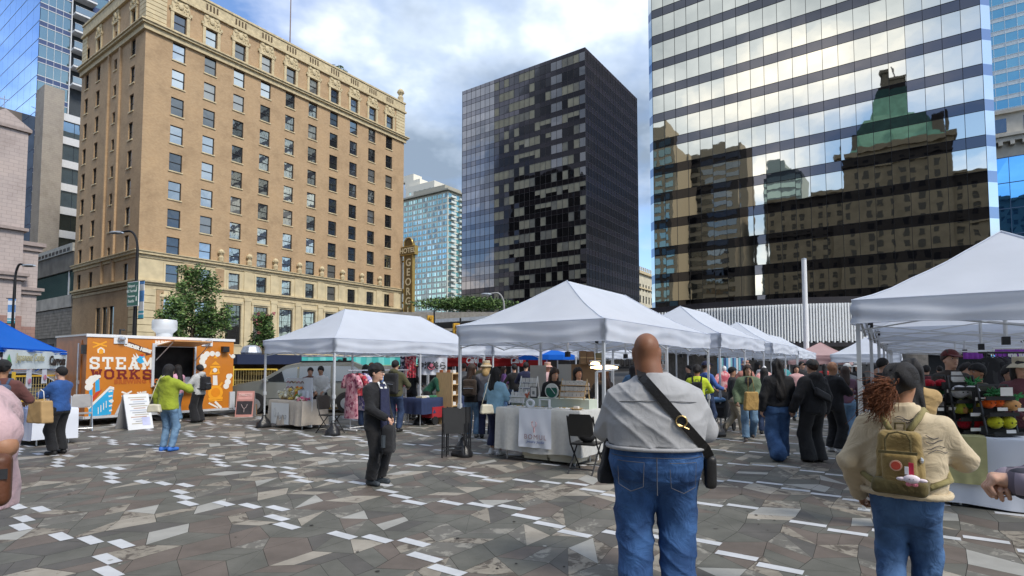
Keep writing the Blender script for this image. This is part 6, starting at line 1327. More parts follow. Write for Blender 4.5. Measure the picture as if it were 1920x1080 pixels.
for lb, k, px, py, r, ms, sh in (
    ('red plush radish on the top shelf, left of the pair', 0, 1757, 722, .085, (drd,), 'ball'), ('red plush radish on the top shelf, right of the pair', 0, 1781, 722, .085, (drd,), 'ball'), ('green plush leaves below the top red pair', 0, 1765, 737, (.16, .06, .05), (grn, avo), 'ball'),
    ('white plush bird with red wings at the rack edge', 0, 1754, 752, .08, (wht, red), 'dome'), ('white plush dome with dark front on the left rack', 0, 1782, 753, .1, (wht, blackp), 'dome'), ('dark red plush ball half hidden at the bottom left', 0, 1768, 786, .07, (drd,), 'ball'), ('bright red plush tomato on the bottom of the left rack', 0, 1787, 789, .085, (red,), 'ball'),
    ('white plush onion, left of the white pair', 1, 1815, 736, .1, (wht,), 'ball'), ('white plush onion with green sprouts, right of the white pair', 1, 1838, 736, .1, (wht, grn), 'ball'), ('left yellow green plush avocado on the middle rack', 1, 1813, 765, .085, (avo, tan_), 'pear'), ('dark green plush avocado between the two bright ones', 1, 1826, 760, .07, (grn,), 'ball'), ('right yellow plush pear on the middle rack', 1, 1840, 766, .085, (lem, tan_), 'pear'), ('dark red plush pepper, left of the bottom pair', 1, 1815, 795, .085, (drd,), 'ball'), ('red plush pepper, right of the bottom pair', 1, 1839, 796, .09, (red,), 'ball'),
    ('left orange plush carrot with green leaves', 2, 1867, 756, .085, (org, grn), 'ball'), ('right orange plush carrot with green leaves', 2, 1885, 754, .08, (org, grn), 'ball'), ('tan plush potato at the right of the carrots', 2, 1908, 761, (.13, .08, .07), (tan_,), 'ball'), ('left yellow plush lemon on the right rack', 2, 1874, 793, .09, (lem,), 'ball'), ('right yellow plush lemon on the right rack', 2, 1899, 793, .09, (lem,), 'ball')): plush(lb, k, px, py, r, ms, sh)
for k, (a, px, py, w_) in enumerate(((0, 1781, 733, .11), (0, 1784, 766, .1), (0, 1760, 767, .08), (1, 1836, 748, .13), (1, 1826, 777, .13), (1, 1826, 805, .13), (2, 1875, 767, .13), (2, 1893, 809, .12), (2, 1900, 735, .16), (2, 1915, 768, .1))):
    t0, p0, W_, Y = racks[a]; c = at(px, py, Y - .06); m = MB(); h = .038 if k != 8 else .1; m.box(-w_ / 2, w_ / 2, 0, .004, -h / 2, h / 2); o = m.build('price_label', card, t0); o.location = (c.x - p0.x, -.075 if k != 8 else .02, c.z - .822)
# leafy plush tops
for px, py, lb, k in ((1826, 718, 'green plush carrot tops on the middle rack', 1), (1868, 738, 'green plush leaves on the right rack', 2), (1905, 748, 'spread green plush leaves at the rack end', 2)):
    Y = racks[k][3]; t = thing('plush_leaves', lb, 'plush toy', tuple(at(px, py, Y + .16)), R(6), 'plush vegetables on the racks'); m = MB()
    for q in range(9): a = q * .7; m.tube([(0, 0, -.06), (.05 * math.cos(a), .03, .02), (.13 * math.cos(a), .02 * math.sin(a), .05 + .03 * math.sin(a * 2))], [.01, .022, .006], 6)
    m.build('leaf', grn, t); m = MB(); m.ball((0, 0, -.07), (.05, .04, .03), 8); m.build('stem', org, t)
# purple banner and dark clothes at the back of the right row
t, W_, za, zb_ = curtain_cloth('purple banner with white letters hung under the right tents', 1866, 1926, 655, 676, 10.6, mat('banner_purple', (.28, .06, .45), .7), 'shop_banner', 'banner', R(-4)); text('lettering', 'ine fun', .13, white, t, (W_ * .62, -.04, (za + zb_) / 2), bold=.006)
t, W_, za, zb_ = curtain_cloth('small purple card banner behind the capped shopper', 1806, 1840, 661, 673, 11.2, MATS['banner_purple'], 'shop_banner', 'banner', R(-4))
rk2 = thing('clothes_rack', 'rack of dark coats under the right tents', 'clothes rack', (xat(1848, 8.9), 8.9), R(-8)); m = MB(); m.tube([(0, 0, 0), (0, 0, 1.85)], .016, 8); m.tube([(.62, 0, 0), (.62, 0, 1.85)], .016, 8); m.tube([(-.1, 0, 1.85), (.7, 0, 1.85)], .016, 8); m.build('rail_frame', blackm, rk2)
for k in range(5): garment(('black', 'charcoal', 'near black', 'dark grey', 'very dark blue')[k] + ' coat hanging on the dark coat rack', 0, .95, mat('coat_%d' % k, ((.012, .012, .014), (.03, .03, .032), (.016, .014, .018), (.045, .045, .05), (.012, .016, .035))[k], .9), .2, .45, R(30), 1.82, (xat(1852 + k * 9, 8.9), 8.9))
# --- goods along the aisle
sp = thing('striped_blanket', 'blue and white striped blankets hung in the second middle tent', 'hanging cloth', (xat(1345, 19.5), 19.5), R(10)); W_ = xat(1405, 19.5) - xat(1345, 19.5); z0, z1 = at(1345, 702, 19.5).z, at(1345, 671, 19.5).z
m = MB()
for k in range(14): m.box(k * W_ / 14, (k + 1) * W_ / 14, .02 * math.sin(k), .02 + .02 * math.sin(k), z0, z1, k % 4)
m.build('cloth', [mat('str_blue', (.12, .3, .5), .9), mat('str_white', (.6, .62, .66), .9), mat('str_teal', (.2, .45, .52), .9), mat('str_navy', (.05, .08, .2), .9)], sp)
def shirt_form(label, px, Y, m, ztop=1.5):
    t = thing('mannequin', label, 'mannequin', (xat(px, Y), Y), .2, 'shirt mannequins'); q = MB(); q.lathe([(.15, .85), (.18, 1.0), (.17, 1.15), (.19, 1.32), (.17, 1.42), (.06, 1.47), (.05, 1.5)], n=18); q.v = [(x * 1.15, y * .7, z) for x, y, z in q.v]; q.build('torso', m, t, smooth=True)
    for s in (-1, 1): q = MB(); q.tube([(s * .17, 0, 1.38), (s * .27, 0, 1.2), (s * .3, 0, 1.1)], [.06, .075, .08], 10); q.build('sleeve', m, t, smooth=True)
    q = MB(); q.tube([(0, 0, 0), (0, 0, .9)], .02, 8); q.lathe([(.2, 0), (.2, .02)], n=14); q.build('stand', blackm, t); q = MB(); q.ball((0, 0, 1.56), (.06, .07, .08), 10); q.build('head_knob', white, t)
shirt_form('mannequin in a pink patterned shirt behind the neon jacket', 1357, 15.6, patt('print_coral', (.6, .2, .22), (.66, .4, .4), (.5, .1, .14), 14)); shirt_form('mannequin in a pale pink shirt farther down the aisle', 1432, 17.5, patt('print_pale', (.6, .35, .33), (.62, .45, .42), (.5, .2, .2), 12))
st_ = thing('stroller', 'black folded stroller with a blue blanket in the aisle', 'stroller', (xat(1345, 14.3), 14.3), R(-40)); m = MB(); m.box(-.22, .22, -.25, .3, .35, .6); m.prism([(-.25, .6), (.3, .6), (.38, 1.0), (.2, 1.05)], lambda a, b, d: (d, a, b), -.22, .22); m.build('seat', mat('stroller_black', (.02, .02, .022), .8), st_)
for x in (-.25, .25):
    for y in (-.32, .32): m = MB(); m.tube([(x, y, .12), (x * 1.12, y, .12)], .12, 14); m.build('wheel', rubber, st_)
m = MB(); m.tube([(-.22, -.3, .12), (-.22, .25, .7), (-.22, .42, 1.05), (.22, .42, 1.05), (.22, .25, .7), (.22, -.3, .12)], .013, 6); m.build('frame', blackm, st_)
t = thing('blue_blanket', 'pale blue blanket thrown over the black stroller', 'blanket', (xat(1345, 14.3), 14.3, .78), R(-40)); m = MB(); m.ball((0, -.05, .0), (.24, .2, .07), 12, jit=.1); m.build('cloth', mat('blanket_blue', (.2, .36, .6), .9, var=.2, vs=20), t, smooth=True)
t = thing('lattice_stand', 'white lattice display stand with pictures behind the big man', 'display stand', (xat(1229, 12.6), 12.6), R(-8)); W_ = xat(1247, 12.6) - xat(1229, 12.6); z1 = at(1240, 645, 12.6).z; m = MB()
for k in range(5): m.box(k * W_ / 4 - .01, k * W_ / 4 + .01, 0, .02, 0, z1)
for k in range(12): m.box(0, W_, -.01, 0, .2 + k * .16, .22 + k * .16)
m.build('lattice', white, t)
for k in range(8): m = MB(); m.box(.02 + (k % 2) * W_ / 2, .09 + (k % 2) * W_ / 2, -.02, -.012, 1.0 + (k // 2) * .25, 1.18 + (k // 2) * .25); m.build('picture', patt('picture_print', (.6, .55, .5), (.4, .3, .25), (.3, .4, .45), 30) if 'picture_print' not in bpy.data.materials else bpy.data.materials['picture_print'], t)
# ================================================================ people: blended solid bodies, meshed with surface nets
def nets(fn, lo, hi, h):
    lo = np.array(lo, np.float32); n = np.ceil((np.array(hi) - lo) / h).astype(int) + 1
    ax = [lo[i] + h * np.arange(n[i], dtype=np.float32) for i in range(3)]
    X, Y, Z = ax[0][:, None, None], ax[1][None, :, None], ax[2][None, None, :]
    D = np.broadcast_to(fn(X, Y, Z), tuple(n)).astype(np.float32); S = D < 0
    cs = [(slice(a, n[0] - 1 + a), slice(b, n[1] - 1 + b), slice(c, n[2] - 1 + c)) for a in (0, 1) for b in (0, 1) for c in (0, 1)]
    cnt = sum(S[c].astype(np.int8) for c in cs); mix = (cnt > 0) & (cnt < 8)
    I = np.argwhere(mix)
    if not len(I): return [], []
    acc = np.zeros((len(I), 3), np.float32); num = np.zeros(len(I), np.float32)
    for a in range(3):
        o1, o2 = [q for q in range(3) if q != a]
        for u in (0, 1):
            for v in (0, 1):
                p = I.copy(); p[:, o1] += u; p[:, o2] += v; q = p.copy(); q[:, a] += 1
                d0 = D[p[:, 0], p[:, 1], p[:, 2]]; d1 = D[q[:, 0], q[:, 1], q[:, 2]]; m = (d0 < 0) != (d1 < 0)
                t = np.where(m, d0 / np.where(m, d0 - d1, 1), 0); pp = p.astype(np.float32); pp[:, a] += t
                acc += np.where(m[:, None], pp, 0); num += m
    V_ = lo + h * acc / num[:, None]
    idx = -np.ones(tuple(n - 1), int); idx[I[:, 0], I[:, 1], I[:, 2]] = np.arange(len(I)); F_ = []
    for a in range(3):
        o1, o2 = (a + 1) % 3, (a + 2) % 3
        s0 = [slice(None)] * 3; s1 = [slice(None)] * 3; s0[a] = slice(0, n[a] - 1); s1[a] = slice(1, n[a])
        ch = S[tuple(s0)] != S[tuple(s1)]; E_ = np.argwhere(ch); E_ = E_[(E_[:, o1] > 0) & (E_[:, o2] > 0) & (E_[:, o1] < n[o1] - 1) & (E_[:, o2] < n[o2] - 1)]
        if not len(E_): continue
        def g(d1, d2): q = E_.copy(); q[:, o1] += d1; q[:, o2] += d2; return idx[q[:, 0], q[:, 1], q[:, 2]]
        Q = np.stack([g(-1, -1), g(0, -1), g(0, 0), g(-1, 0)], 1); neg = S[E_[:, 0], E_[:, 1], E_[:, 2]]
        Q[~neg] = Q[~neg][:, ::-1]; F_.append(Q)
    return V_, np.concatenate(F_)
def smin(a, b, k):
    h = np.clip(.5 + .5 * (b - a) / k, 0, 1); return b + (a - b) * h - k * h * (1 - h)
def cone(X, Y, Z, a, b, r1, r2):
    ba = [b[i] - a[i] for i in range(3)]; l2 = sum(q * q for q in ba) + 1e-9
    t = np.clip(((X - a[0]) * ba[0] + (Y - a[1]) * ba[1] + (Z - a[2]) * ba[2]) / l2, 0, 1)
    return np.sqrt((X - a[0] - t * ba[0]) ** 2 + (Y - a[1] - t * ba[1]) ** 2 + (Z - a[2] - t * ba[2]) ** 2) - (r1 + (r2 - r1) * t)
def ell(X, Y, Z, c, r):
    k = np.sqrt(((X - c[0]) / r[0]) ** 2 + ((Y - c[1]) / r[1]) ** 2 + ((Z - c[2]) / r[2]) ** 2); return (k - 1) * min(r)
def prof_sdf(X, Y, Z, P, ex=2.5):
    z = [p[0] for p in P]; hw = np.interp(Z, z, [p[1] for p in P]); hd = np.interp(Z, z, [p[2] for p in P]); yo = np.interp(Z, z, [p[3] for p in P])
    k = (np.abs(X / hw) ** ex + np.abs((Y - yo) / hd) ** ex + 1e-9) ** (1 / ex)
    return np.maximum(np.maximum((k - 1) * np.minimum(hw, hd), Z - z[-1]), z[0] - Z)
def rbox(X, Y, Z, c, b, r):
    qx, qy, qz = np.abs(X - c[0]) - b[0] + r, np.abs(Y - c[1]) - b[1] + r, np.abs(Z - c[2]) - b[2] + r
    return np.sqrt(np.maximum(qx, 0) ** 2 + np.maximum(qy, 0) ** 2 + np.maximum(qz, 0) ** 2) + np.minimum(np.maximum(qx, np.maximum(qy, qz)), 0) - r
def folds(X, Y, Z, a, seed=0, f=1.):
    p1 = 12 * f * Z + 7 * X + 4 * Y + 2.2 * np.sin(6 * X + 3.5 * Z + seed) + 1.3 * np.sin(9 * Z - 8 * Y + 2 * seed); p2 = 15 * f * Z - 11 * X + 6 * Y + 2 * np.sin(5 * Z + 7 * Y + seed * 1.7)
    return -a * 1.5 * ((1 - np.abs(np.sin(p1))) ** 2 + .75 * (1 - np.abs(np.sin(p2))) ** 2 - .5) + .35 * a * (np.sin(26 * f * Z + 9 * X + 3 * np.sin(11 * Y + 7 * X + seed)) * .5 + .5 * np.sin(17 * f * Z - 14 * X + 9 * Y + 2.2 * np.sin(13 * Z + seed)) + .4 * np.sin(41 * X + 23 * Z + seed))
def mesh_of(name, parts, m, parent, smooth=True):
    vs = []; fs = []; k = 0; any_ = False
    for V_, F_ in parts:
        if not len(V_): continue
        vs.append(np.asarray(V_)); fs.append(np.asarray(F_) + k); k += len(V_)
    if not vs: return None
    v = np.concatenate(vs); f = np.concatenate(fs)
    me = bpy.data.meshes.new(name); me.from_pydata(v.tolist(), [], f.tolist()); me.polygons.foreach_set('use_smooth', [smooth] * len(me.polygons))
    for q in (m if isinstance(m, list) else [m]): me.materials.append(q)
    o = bpy.data.objects.new(name, me); COL.objects.link(o); o.parent = parent; return o
def skin_mat(k):
    c = {'light': (.58, .34, .24), 'mid': (.46, .25, .16), 'tan': (.36, .18, .1), 'brown': (.22, .095, .05), 'dark': (.07, .03, .018)}[k]
    m = mat('skin_' + k, c, .5, var=.1, vs=14, bump=.08, bs=90); b = m.node_tree.nodes['Principled BSDF']; b.inputs['Subsurface Weight'].default_value = .08; b.inputs['Subsurface Radius'].default_value = (.02, .008, .004); return m
def fabric(name, c, var=.1, vs=6, bump=.3, bs=220, rough=.9): return mat('fabric_' + name, c, rough, var=var, vs=vs, bump=bump, bs=bs, sheen=.1, bd=.003, wr=.35)
def denim(name, c, c2): return mat('denim_' + name, c, .85, var=.3, vs=6, bump=.4, bs=300, c2=c2, bd=.003, wr=.45)
hairm = {'black': mat('hair_black', (.010, .008, .008), .6, var=.4, vs=30, bump=.5, bs=60, stretch=(6, 6, .6)), 'brown': mat('hair_brown', (.035, .017, .01), .45, var=.4, vs=30, bump=.5, bs=60, stretch=(6, 6, .6)), 'red': mat('hair_red', (.2, .066, .024), .5, var=.5, vs=20, bump=.6, bs=50, stretch=(6, 6, .8)), 'blond': mat('hair_blond', (.42, .28, .12), .5, var=.3, vs=20), 'grey': mat('hair_grey', (.2, .19, .18), .5, var=.3)}
lipm = mat('lip', (.35, .12, .1), .45, var=0); eyew = mat('eye_white', (.6, .58, .55), .3, var=0); eyed = mat('eye_dark', (.012, .009, .008), .2, var=0)
ARM = {'down': (.27, .02, .87), 'phone': (.07, .32, 1.2), 'bent': (.2, .3, 1.1), 'reach': (.15, .46, 1.1), 'hip': (.27, .12, 1.0), 'front': (.12, .25, 1.02), 'forward': (.22, .4, 1.2), 'back': (.28, -.14, .9), 'pocket': (.24, .06, .95)}
def ik(a, b, l1, l2, hint):
    a, b = Vector(a), Vector(b); d = b - a; L_ = min(d.length, l1 + l2 - .005); n = d.normalized(); b = a + n * L_
    x = (l1 * l1 - l2 * l2 + L_ * L_) / (2 * L_); hgt = math.sqrt(max(l1 * l1 - x * x, 0)); hv = Vector(hint); hv = (hv - n * hv.dot(n))
    return a + n * x + hv.normalized() * hgt, b
def person(label, pos, face, h=1.7, skin='light', hair='short', hairc='black', top=None, bottom=None, shoes=(.02, .02, .02), arms=('down', 'down'), stride=0, wx=1, wy=1, ra=1, rl=1, topt=.014, hem=.86, sleeve=1.0, botr=1.0, hemr=.075, both=.09, hat=None, hatm=None, lean=0, faceparts=None, glasses=False, tprof=None, ex=2.5, wv=.004, legs=True, headturn=0, headscale=1, collar=None, curl=.5, hipx=.095, res=1, waist=.98, skirt=False, crotch=.82, coat_open=None, group=None, under=None, headpos=0, hood=None, z=0, shz=1.385, neckr=1, headw=1, headx=0):
    s = h / 1.75; dist = max(2.5, math.hypot(pos[0], pos[1])); hv = min(max(dist * .00165 * res, .0085), .03); rs = hash_(label)
    t = thing('person', label, 'person', (pos[0], pos[1], z), -R(face), group); t.scale = (s, s, s); rnd_ = random.Random(label)
    tp = tprof or [(.84, .168, .118, 0), (.95, .165, .115, -.005), (1.08, .15, .105, 0), (1.22, .165, .115, .0), (1.33, .185, .115, -.005), (1.40, .175, .1, -.01), (1.45, .12, .075, -.015), (1.49, .062, .06, -.015)]
    if tprof is None: tp = [(z_, w_ * wx, d_ * wy, y_) for z_, w_, d_, y_ in tp]; tp[-1] = (1.49, .062, .06, -.015)
    def bend(v):                                         # lean forward about the hips
        if not lean or v[2] < .95: return v
        a = R(lean); y, z_ = v[1], v[2] - .95; return (v[0], y * math.cos(a) + z_ * math.sin(a), .95 + z_ * math.cos(a) - y * math.sin(a))
    sh = tp[-4][1] * .92 if tprof else .172 * wx
    J = {}
    for i, sd in enumerate((-1, 1)):
        a = arms[i]; a = ARM[a] if isinstance(a, str) else a
        S_ = (sd * sh, -.01, shz); wt = (sd * abs(a[0]) if isinstance(arms[i], str) else a[0], a[1], a[2]); wt = (wt[0] + (sd * (wx - 1) * .16 if isinstance(arms[i], str) and arms[i] in ('down', 'hip', 'back', 'pocket') else 0), wt[1], wt[2])
        e, w_ = ik(S_, wt, .285, .255, (sd * .8, -.9, -.25)); J[sd] = (S_, tuple(e), tuple(w_))
    ft = {}
    for sd in (-1, 1):
        f = sd * stride; fy = .26 * f; fz = .085 + (max(0, -f) * .10); ft[sd] = (sd * hipx * (1.05 if not stride else .85), fy, fz)
    LG = {}
    for sd in (-1, 1):
        hp_ = (sd * hipx, 0, .9); k, an = ik(hp_, ft[sd], .43, .41, (sd * .12, 1, 0)); LG[sd] = (hp_, tuple(k), tuple(an))
    def inv(X, Y, Z):
        if not lean: return X, Y, Z
        a = R(lean); y, z_ = Y, Z - .95; yy = y * math.cos(a) - z_ * math.sin(a); zz = .95 + z_ * math.cos(a) + y * math.sin(a); m_ = Z > .95
        return X, np.where(m_, yy, Y), np.where(m_, zz, Z)
    def torso(X, Y, Z, g): return prof_sdf(X, Y, Z, [(a, b + g, c + g, d) for a, b, c, d in tp], ex)
    def armsdf(X, Y, Z, g, frac, rr=1.):
        d = None
        for sd in (-1, 1):
            S_, e, w_ = J[sd]; u = cone(X, Y, Z, S_, e, .056 * ra * rr + g, .046 * ra * rr + g)
            if frac > .55:
                q = min(1, (frac - .5) / .48); we = tuple(e[i] + (w_[i] - e[i]) * q for i in range(3)); u = smin(u, cone(X, Y, Z, e, we, .045 * ra * rr + g, .034 * ra * rr + g * 1.15), .03)
            else:
                ue = tuple(S_[i] + (e[i] - S_[i]) * min(1, frac * 2) for i in range(3)); u = cone(X, Y, Z, S_, ue, .058 * ra * rr + g, .056 * ra * rr + g * 1.5)
            d = u if d is None else np.minimum(d, u)
        return d
    # --- skin: head, neck, torso, limbs as one mesh
    ha = R(headturn); ch, sh_ = math.cos(ha), math.sin(ha); HC = 1.63
    def hd(X, Y, Z):
        X, Y, Z = inv(X, Y, Z); Y = Y - headpos; X = X - headx; x, y = X * ch + Y * sh_, -X * sh_ + Y * ch; z_ = (Z - 1.52) / headscale + 1.52; x, y = x / headscale / headw, y / headscale
        d = smin(ell(x, y, z_, (0, -.012, 1.652), (.076, .096, .098)), ell(x, y, z_, (0, .022, 1.585), (.058, .066, .078)), .035)
        if hv < .024:
            d = smin(d, cone(x, y, z_, (0, .086, 1.64), (0, .106, 1.603), .008, .0145), .014); d = np.minimum(d, ell(np.abs(x), y, z_, (.077, -.012, 1.62), (.012, .024, .034)))
            d = smin(d, ell(x, y, z_, (0, .078, 1.568), (.026, .016, .011)), .012); d = smin(d, ell(x, y, z_, (0, .074, 1.532), (.022, .018, .018)), .02)
            d = -smin(-d, ell(np.abs(x), y, z_, (.032, .098, 1.643), (.018, .014, .012)), .012); d = smin(d, ell(np.abs(x), y, z_, (.03, .078, 1.666), (.026, .014, .008)), .012)
        return d * headscale
    def neck(X, Y, Z): X, Y, Z = inv(X, Y, Z); return cone(X, Y, Z, (headx * .5, -.025, 1.42), (headx, -.005 + headpos * .6, 1.58), .058 * neckr * (1 + (wx - 1) * .5), .054 * neckr * (1 + (wx - 1) * .4))
    parts = []
    hh = min(hv * .62, .012)
    c0 = bend((0, 0, 1.62)); parts.append(nets(lambda X, Y, Z: smin(hd(X, Y, Z), neck(X, Y, Z), .03), (-.17, c0[1] - .19 + headpos, c0[2] - .24), (.17, c0[1] + .2 + headpos, c0[2] + .16), hh))
    hb = max(hv * 1.5, .02)
    def bod(X, Y, Z):
        a, b, c = inv(X, Y, Z); d = smin(torso(a, b, c, -.018 if tprof is None else -.05), armsdf(a, b, c, -.01, 1), .03)
        if legs:
            for sd in (-1, 1): d = smin(d, smin(cone(X, Y, Z, LG[sd][0], LG[sd][1], .075, .05), cone(X, Y, Z, LG[sd][1], LG[sd][2], .05, .036), .03), .03)
        return d
    parts.append(nets(bod, (-.6 * max(1, wx), -.5, 0.02), (.6 * max(1, wx), .75 if lean else .6, 1.56), hb))
    hq = min(max(hv * .5, .0055), .009)
    for i, sd in enumerate((-1, 1)):
        S_, e, w_ = (Vector(bend(q)) for q in J[sd]); f = (w_ - e).normalized(); up_ = Vector((0, 0, 1)); nrm = Vector((-sd, 0, 0)) if f.z < -.6 else Vector((0, 0, -1)); nrm = (nrm - f * nrm.dot(f)).normalized(); sp_ = f.cross(nrm); 
        if sp_.y < 0 and f.z < -.6: sp_ = -sp_
        if f.z >= -.6: sp_ = sp_ if sp_.x * sd < 0 else -sp_
        segs = [(w_ - f * .07, w_, .031 * ra ** .5, .026), (w_ + f * .015, w_ + f * .085 + sp_ * .018, .026, .02), (w_ + f * .015, w_ + f * .08 - sp_ * .018, .024, .018)]
        cu_ = curl[i] if isinstance(curl, tuple) else curl
        for j in range(4):
            b0 = w_ + f * (.088 - .006 * abs(j - 1)) + sp_ * (.03 - .02 * j); l_ = (.038, .043, .04, .032)[j]
            d1 = (f * math.cos(cu_) + nrm * math.sin(cu_)).normalized(); d2 = (f * math.cos(cu_ * 2.2) + nrm * math.sin(cu_ * 2.2)).normalized(); segs += [(b0, b0 + d1 * l_, .0095, .0088), (b0 + d1 * l_, b0 + d1 * l_ + d2 * l_ * .95, .0088, .0075)]
        b0 = w_ + f * .03 + sp_ * .028; d1 = (f * .7 + sp_ * .65 + nrm * .35).normalized(); d2 = (f * .9 + sp_ * .15 + nrm * .45).normalized(); segs += [(b0, b0 + d1 * .04, .013, .0105), (b0 + d1 * .04, b0 + d1 * .04 + d2 * .035, .0105, .009)]
        def hand(X, Y, Z):
            d = smin(cone(X, Y, Z, *segs[0]), smin(cone(X, Y, Z, *segs[1]), cone(X, Y, Z, *segs[2]), .02), .02); q = None
            for g_ in segs[3:]: c_ = cone(X, Y, Z, *g_); q = c_ if q is None else np.minimum(q, c_)
            return smin(d, q, .006)
        al = [p for g_ in segs for p in g_[:2]]; lo = [min(p[k] for p in al) - .04 for k in range(3)]; hi = [max(p[k] for p in al) + .04 for k in range(3)]; parts.append(nets(hand, lo, hi, hq))
    mesh_of('body', parts, skin_mat(skin), t)
    # --- face details
    if faceparts is None: a = (face + headturn * -1) % 360; faceparts = 50 < a < 310 and dist < 19
    def hp2(x, y, z_):
        x, y, z_ = x * headscale, y * headscale, (z_ - 1.52) * headscale + 1.52; v = (x * ch - y * sh_, x * sh_ + y * ch + headpos, z_); return bend(v)
    if faceparts:
        m = MB()
        for sd in (-1, 1): m.ball(hp2(sd * .032, .083, 1.643), (.0125, .0075, .0075), 8, 0); m.ball(hp2(sd * .032, .0885, 1.643), (.006, .0045, .006), 8, 1)
        m.build('eye', [eyew, eyed], t, smooth=True); m = MB()
        for sd in (-1, 1): m.tube([hp2(sd * .014, .0905, 1.662), hp2(sd * .034, .091, 1.668), hp2(sd * .052, .079, 1.661)], [.0035, .004, .002], 5)
        m.build('eyebrow', hairm['black'], t); m = MB(); m.tube([hp2(-.021, .0875, 1.568), hp2(0, .0955, 1.5695), hp2(.021, .0875, 1.568)], [.003, .0055, .003], 6); m.build('lips', lipm, t, smooth=True)
    if glasses:
        m = MB()
        for sd in (-1, 1): m.tube([hp2(sd * .034 + .022 * math.cos(a), .107, 1.64 + .017 * math.sin(a)) for a in np.linspace(0, 6.283, 13)], .0028, 5, caps=False); m.tube([hp2(sd * .056, .105, 1.645), hp2(sd * .078, .06, 1.645), hp2(sd * .08, -.01, 1.64)], .0025, 5)
        m.tube([hp2(-.012, .109, 1.643), hp2(.012, .109, 1.643)], .0025, 5); m.build('glasses', blackm, t)
    # --- hair and hat
    def hloc(X, Y, Z):
        X, Y, Z = inv(X, Y, Z); Y = Y - headpos; x, y = (X * ch + Y * sh_) / headscale, (-X * sh_ + Y * ch) / headscale; return x, y, (Z - 1.52) / headscale + 1.52
    if hair and hair != 'bald':
        def hr(X, Y, Z):
            x, y, z_ = hloc(X, Y, Z); w_ = .006 * np.sin(60 * x + 20 * z_ + rs) + .004 * np.sin(95 * x - 30 * y) if hv < .02 else 0
            g = {'short': .016, 'crop': .009}.get(hair, .02); k = ell(x, y, z_, (0, -.014, 1.656), (.077 + g, .096 + g, .097 + g)) + w_
            line = 1.632 + .70 * y + (.0 if hair in ('short', 'crop') else -.03); d = np.maximum(k, line - z_ + .012 * np.sin(40 * x))
            fr = 1.632 + .74 * y
            if hair in ('long', 'longer', 'bob', 'half'):
                ze = {'long': 1.28, 'longer': 1.12, 'bob': 1.47, 'half': 1.36}[hair]
                b = cone(x, y * 1.25, z_, (0, -.065, 1.63), (0, -.13 - (.03 if ze < 1.3 else 0), ze), .088, .085 if ze < 1.4 else .08); d = smin(d, b + w_ * 1.4, .03)
                for sd in (-1, 1): d = smin(d, cone(x, y, z_, (sd * .07, -.03, 1.66), (sd * .085, .0 if ze < 1.4 else -.02, max(ze, 1.40)), .03, .026) + w_, .025)
                d = np.maximum(d, -ell(x, y, z_, (0, .1, 1.59), (.058, .075, .09)))
            if hair == 'bun': d = smin(d, ell(x, y, z_, (0, -.1, 1.70), (.05, .05, .05)) + w_, .02)
            if hair == 'tied': d = smin(d, ell(x, y, z_, (0, -.11, 1.62), (.045, .05, .05)) + w_, .02)
            if hair == 'fringe':
                d = smin(d, np.maximum(ell(x, y, z_, (0, -.0, 1.668), (.094, .112, .098)), (1.655 + .25 * np.abs(x)) - z_) + w_, .02)
            return d * headscale
        lo_z = {'long': 1.12, 'longer': .98, 'bob': 1.36, 'half': 1.2}.get(hair, 1.42); b0 = bend((0, 0, 1.6)); sw = .22 if lean else 0
        q = nets(hr, (-.2, -.32 + min(0, b0[1]) + headpos - sw * .2, lo_z - (.25 if lean else 0)), (.2, .22 + max(0, b0[1]) + headpos, 1.9), min(max(hv * .8, .008), .016)); mesh_of('hair', [q], hairm[hairc], t)
    if hat:
        def ht(X, Y, Z):
            x, y, z_ = hloc(X, Y, Z)
            if hat == 'cap':
                d = np.maximum(ell(x, y, z_, (0, -.012, 1.665), (.1, .118, .108)), 1.672 + .12 * y - z_); br = np.maximum(ell(x, y, z_, (0, .09, 1.683), (.078, .11, .2)), np.abs(z_ - 1.684 + .25 * (y - .1)) - .007); br = np.maximum(br, .03 - y); d = np.minimum(d, br)
            elif hat == 'bucket':
                r = np.sqrt(x ** 2 + ((y + .012) / 1.15) ** 2); d = np.maximum(r - (.088 + np.maximum(0, 1.69 - z_) * .95), np.maximum(z_ - 1.772, 1.628 - z_)) * .7
            else: d = np.maximum(ell(x, y, z_, (0, -.014, 1.668), (.1, .118, .112)), 1.655 + .2 * y - z_)
            return d * headscale
        mesh_of(hat if hat != 'beanie' else 'knit_hat', [nets(ht, (-.22, -.24 + headpos, 1.55), (.22, .26 + headpos, 1.86), min(max(hv * .7, .007), .014))], hatm, t) if not lean else mesh_of('cap', [nets(ht, (-.22, -.1, 1.2), (.22, .6, 1.86), .014)], hatm, t)
    # --- clothes
    seed = rs % 7
    def up_(X, Y, Z):
        a, b, c = inv(X, Y, Z); d = torso(a, b, c, topt); d = np.maximum(d, hem - c); d = smin(d, armsdf(a, b, c, topt * .75, sleeve), .06)
        if hood: d = smin(d, ell(a, b, c, (0, -.1, 1.47), (.13, .075, .085)), .03)
        if collar: d = smin(d, np.maximum(cone(a, b, c, (0, -.02, 1.44), (0, -.012, 1.5), .072, .07), c - 1.505), .015)
        return d + folds(a, b, c, wv, seed)
    if top is not None: mesh_of('coat' if hem < .8 else 'top', [nets(up_, (-.62 * max(1, wx), -.5, hem - .1), (.62 * max(1, wx), .8 if lean else .62, 1.62), hv)], top, t)
    if under is not None:
        m = MB(); m.prism([(-.055, 1.47), (-.085, 1.36), (0, 1.24), (.085, 1.36), (.055, 1.47)], lambda a, b, d: (a, tp[4][2] + topt * .6 + d - max(0, b - 1.38) * .45, b), 0, .018); m.build('shirt_front', under, t)
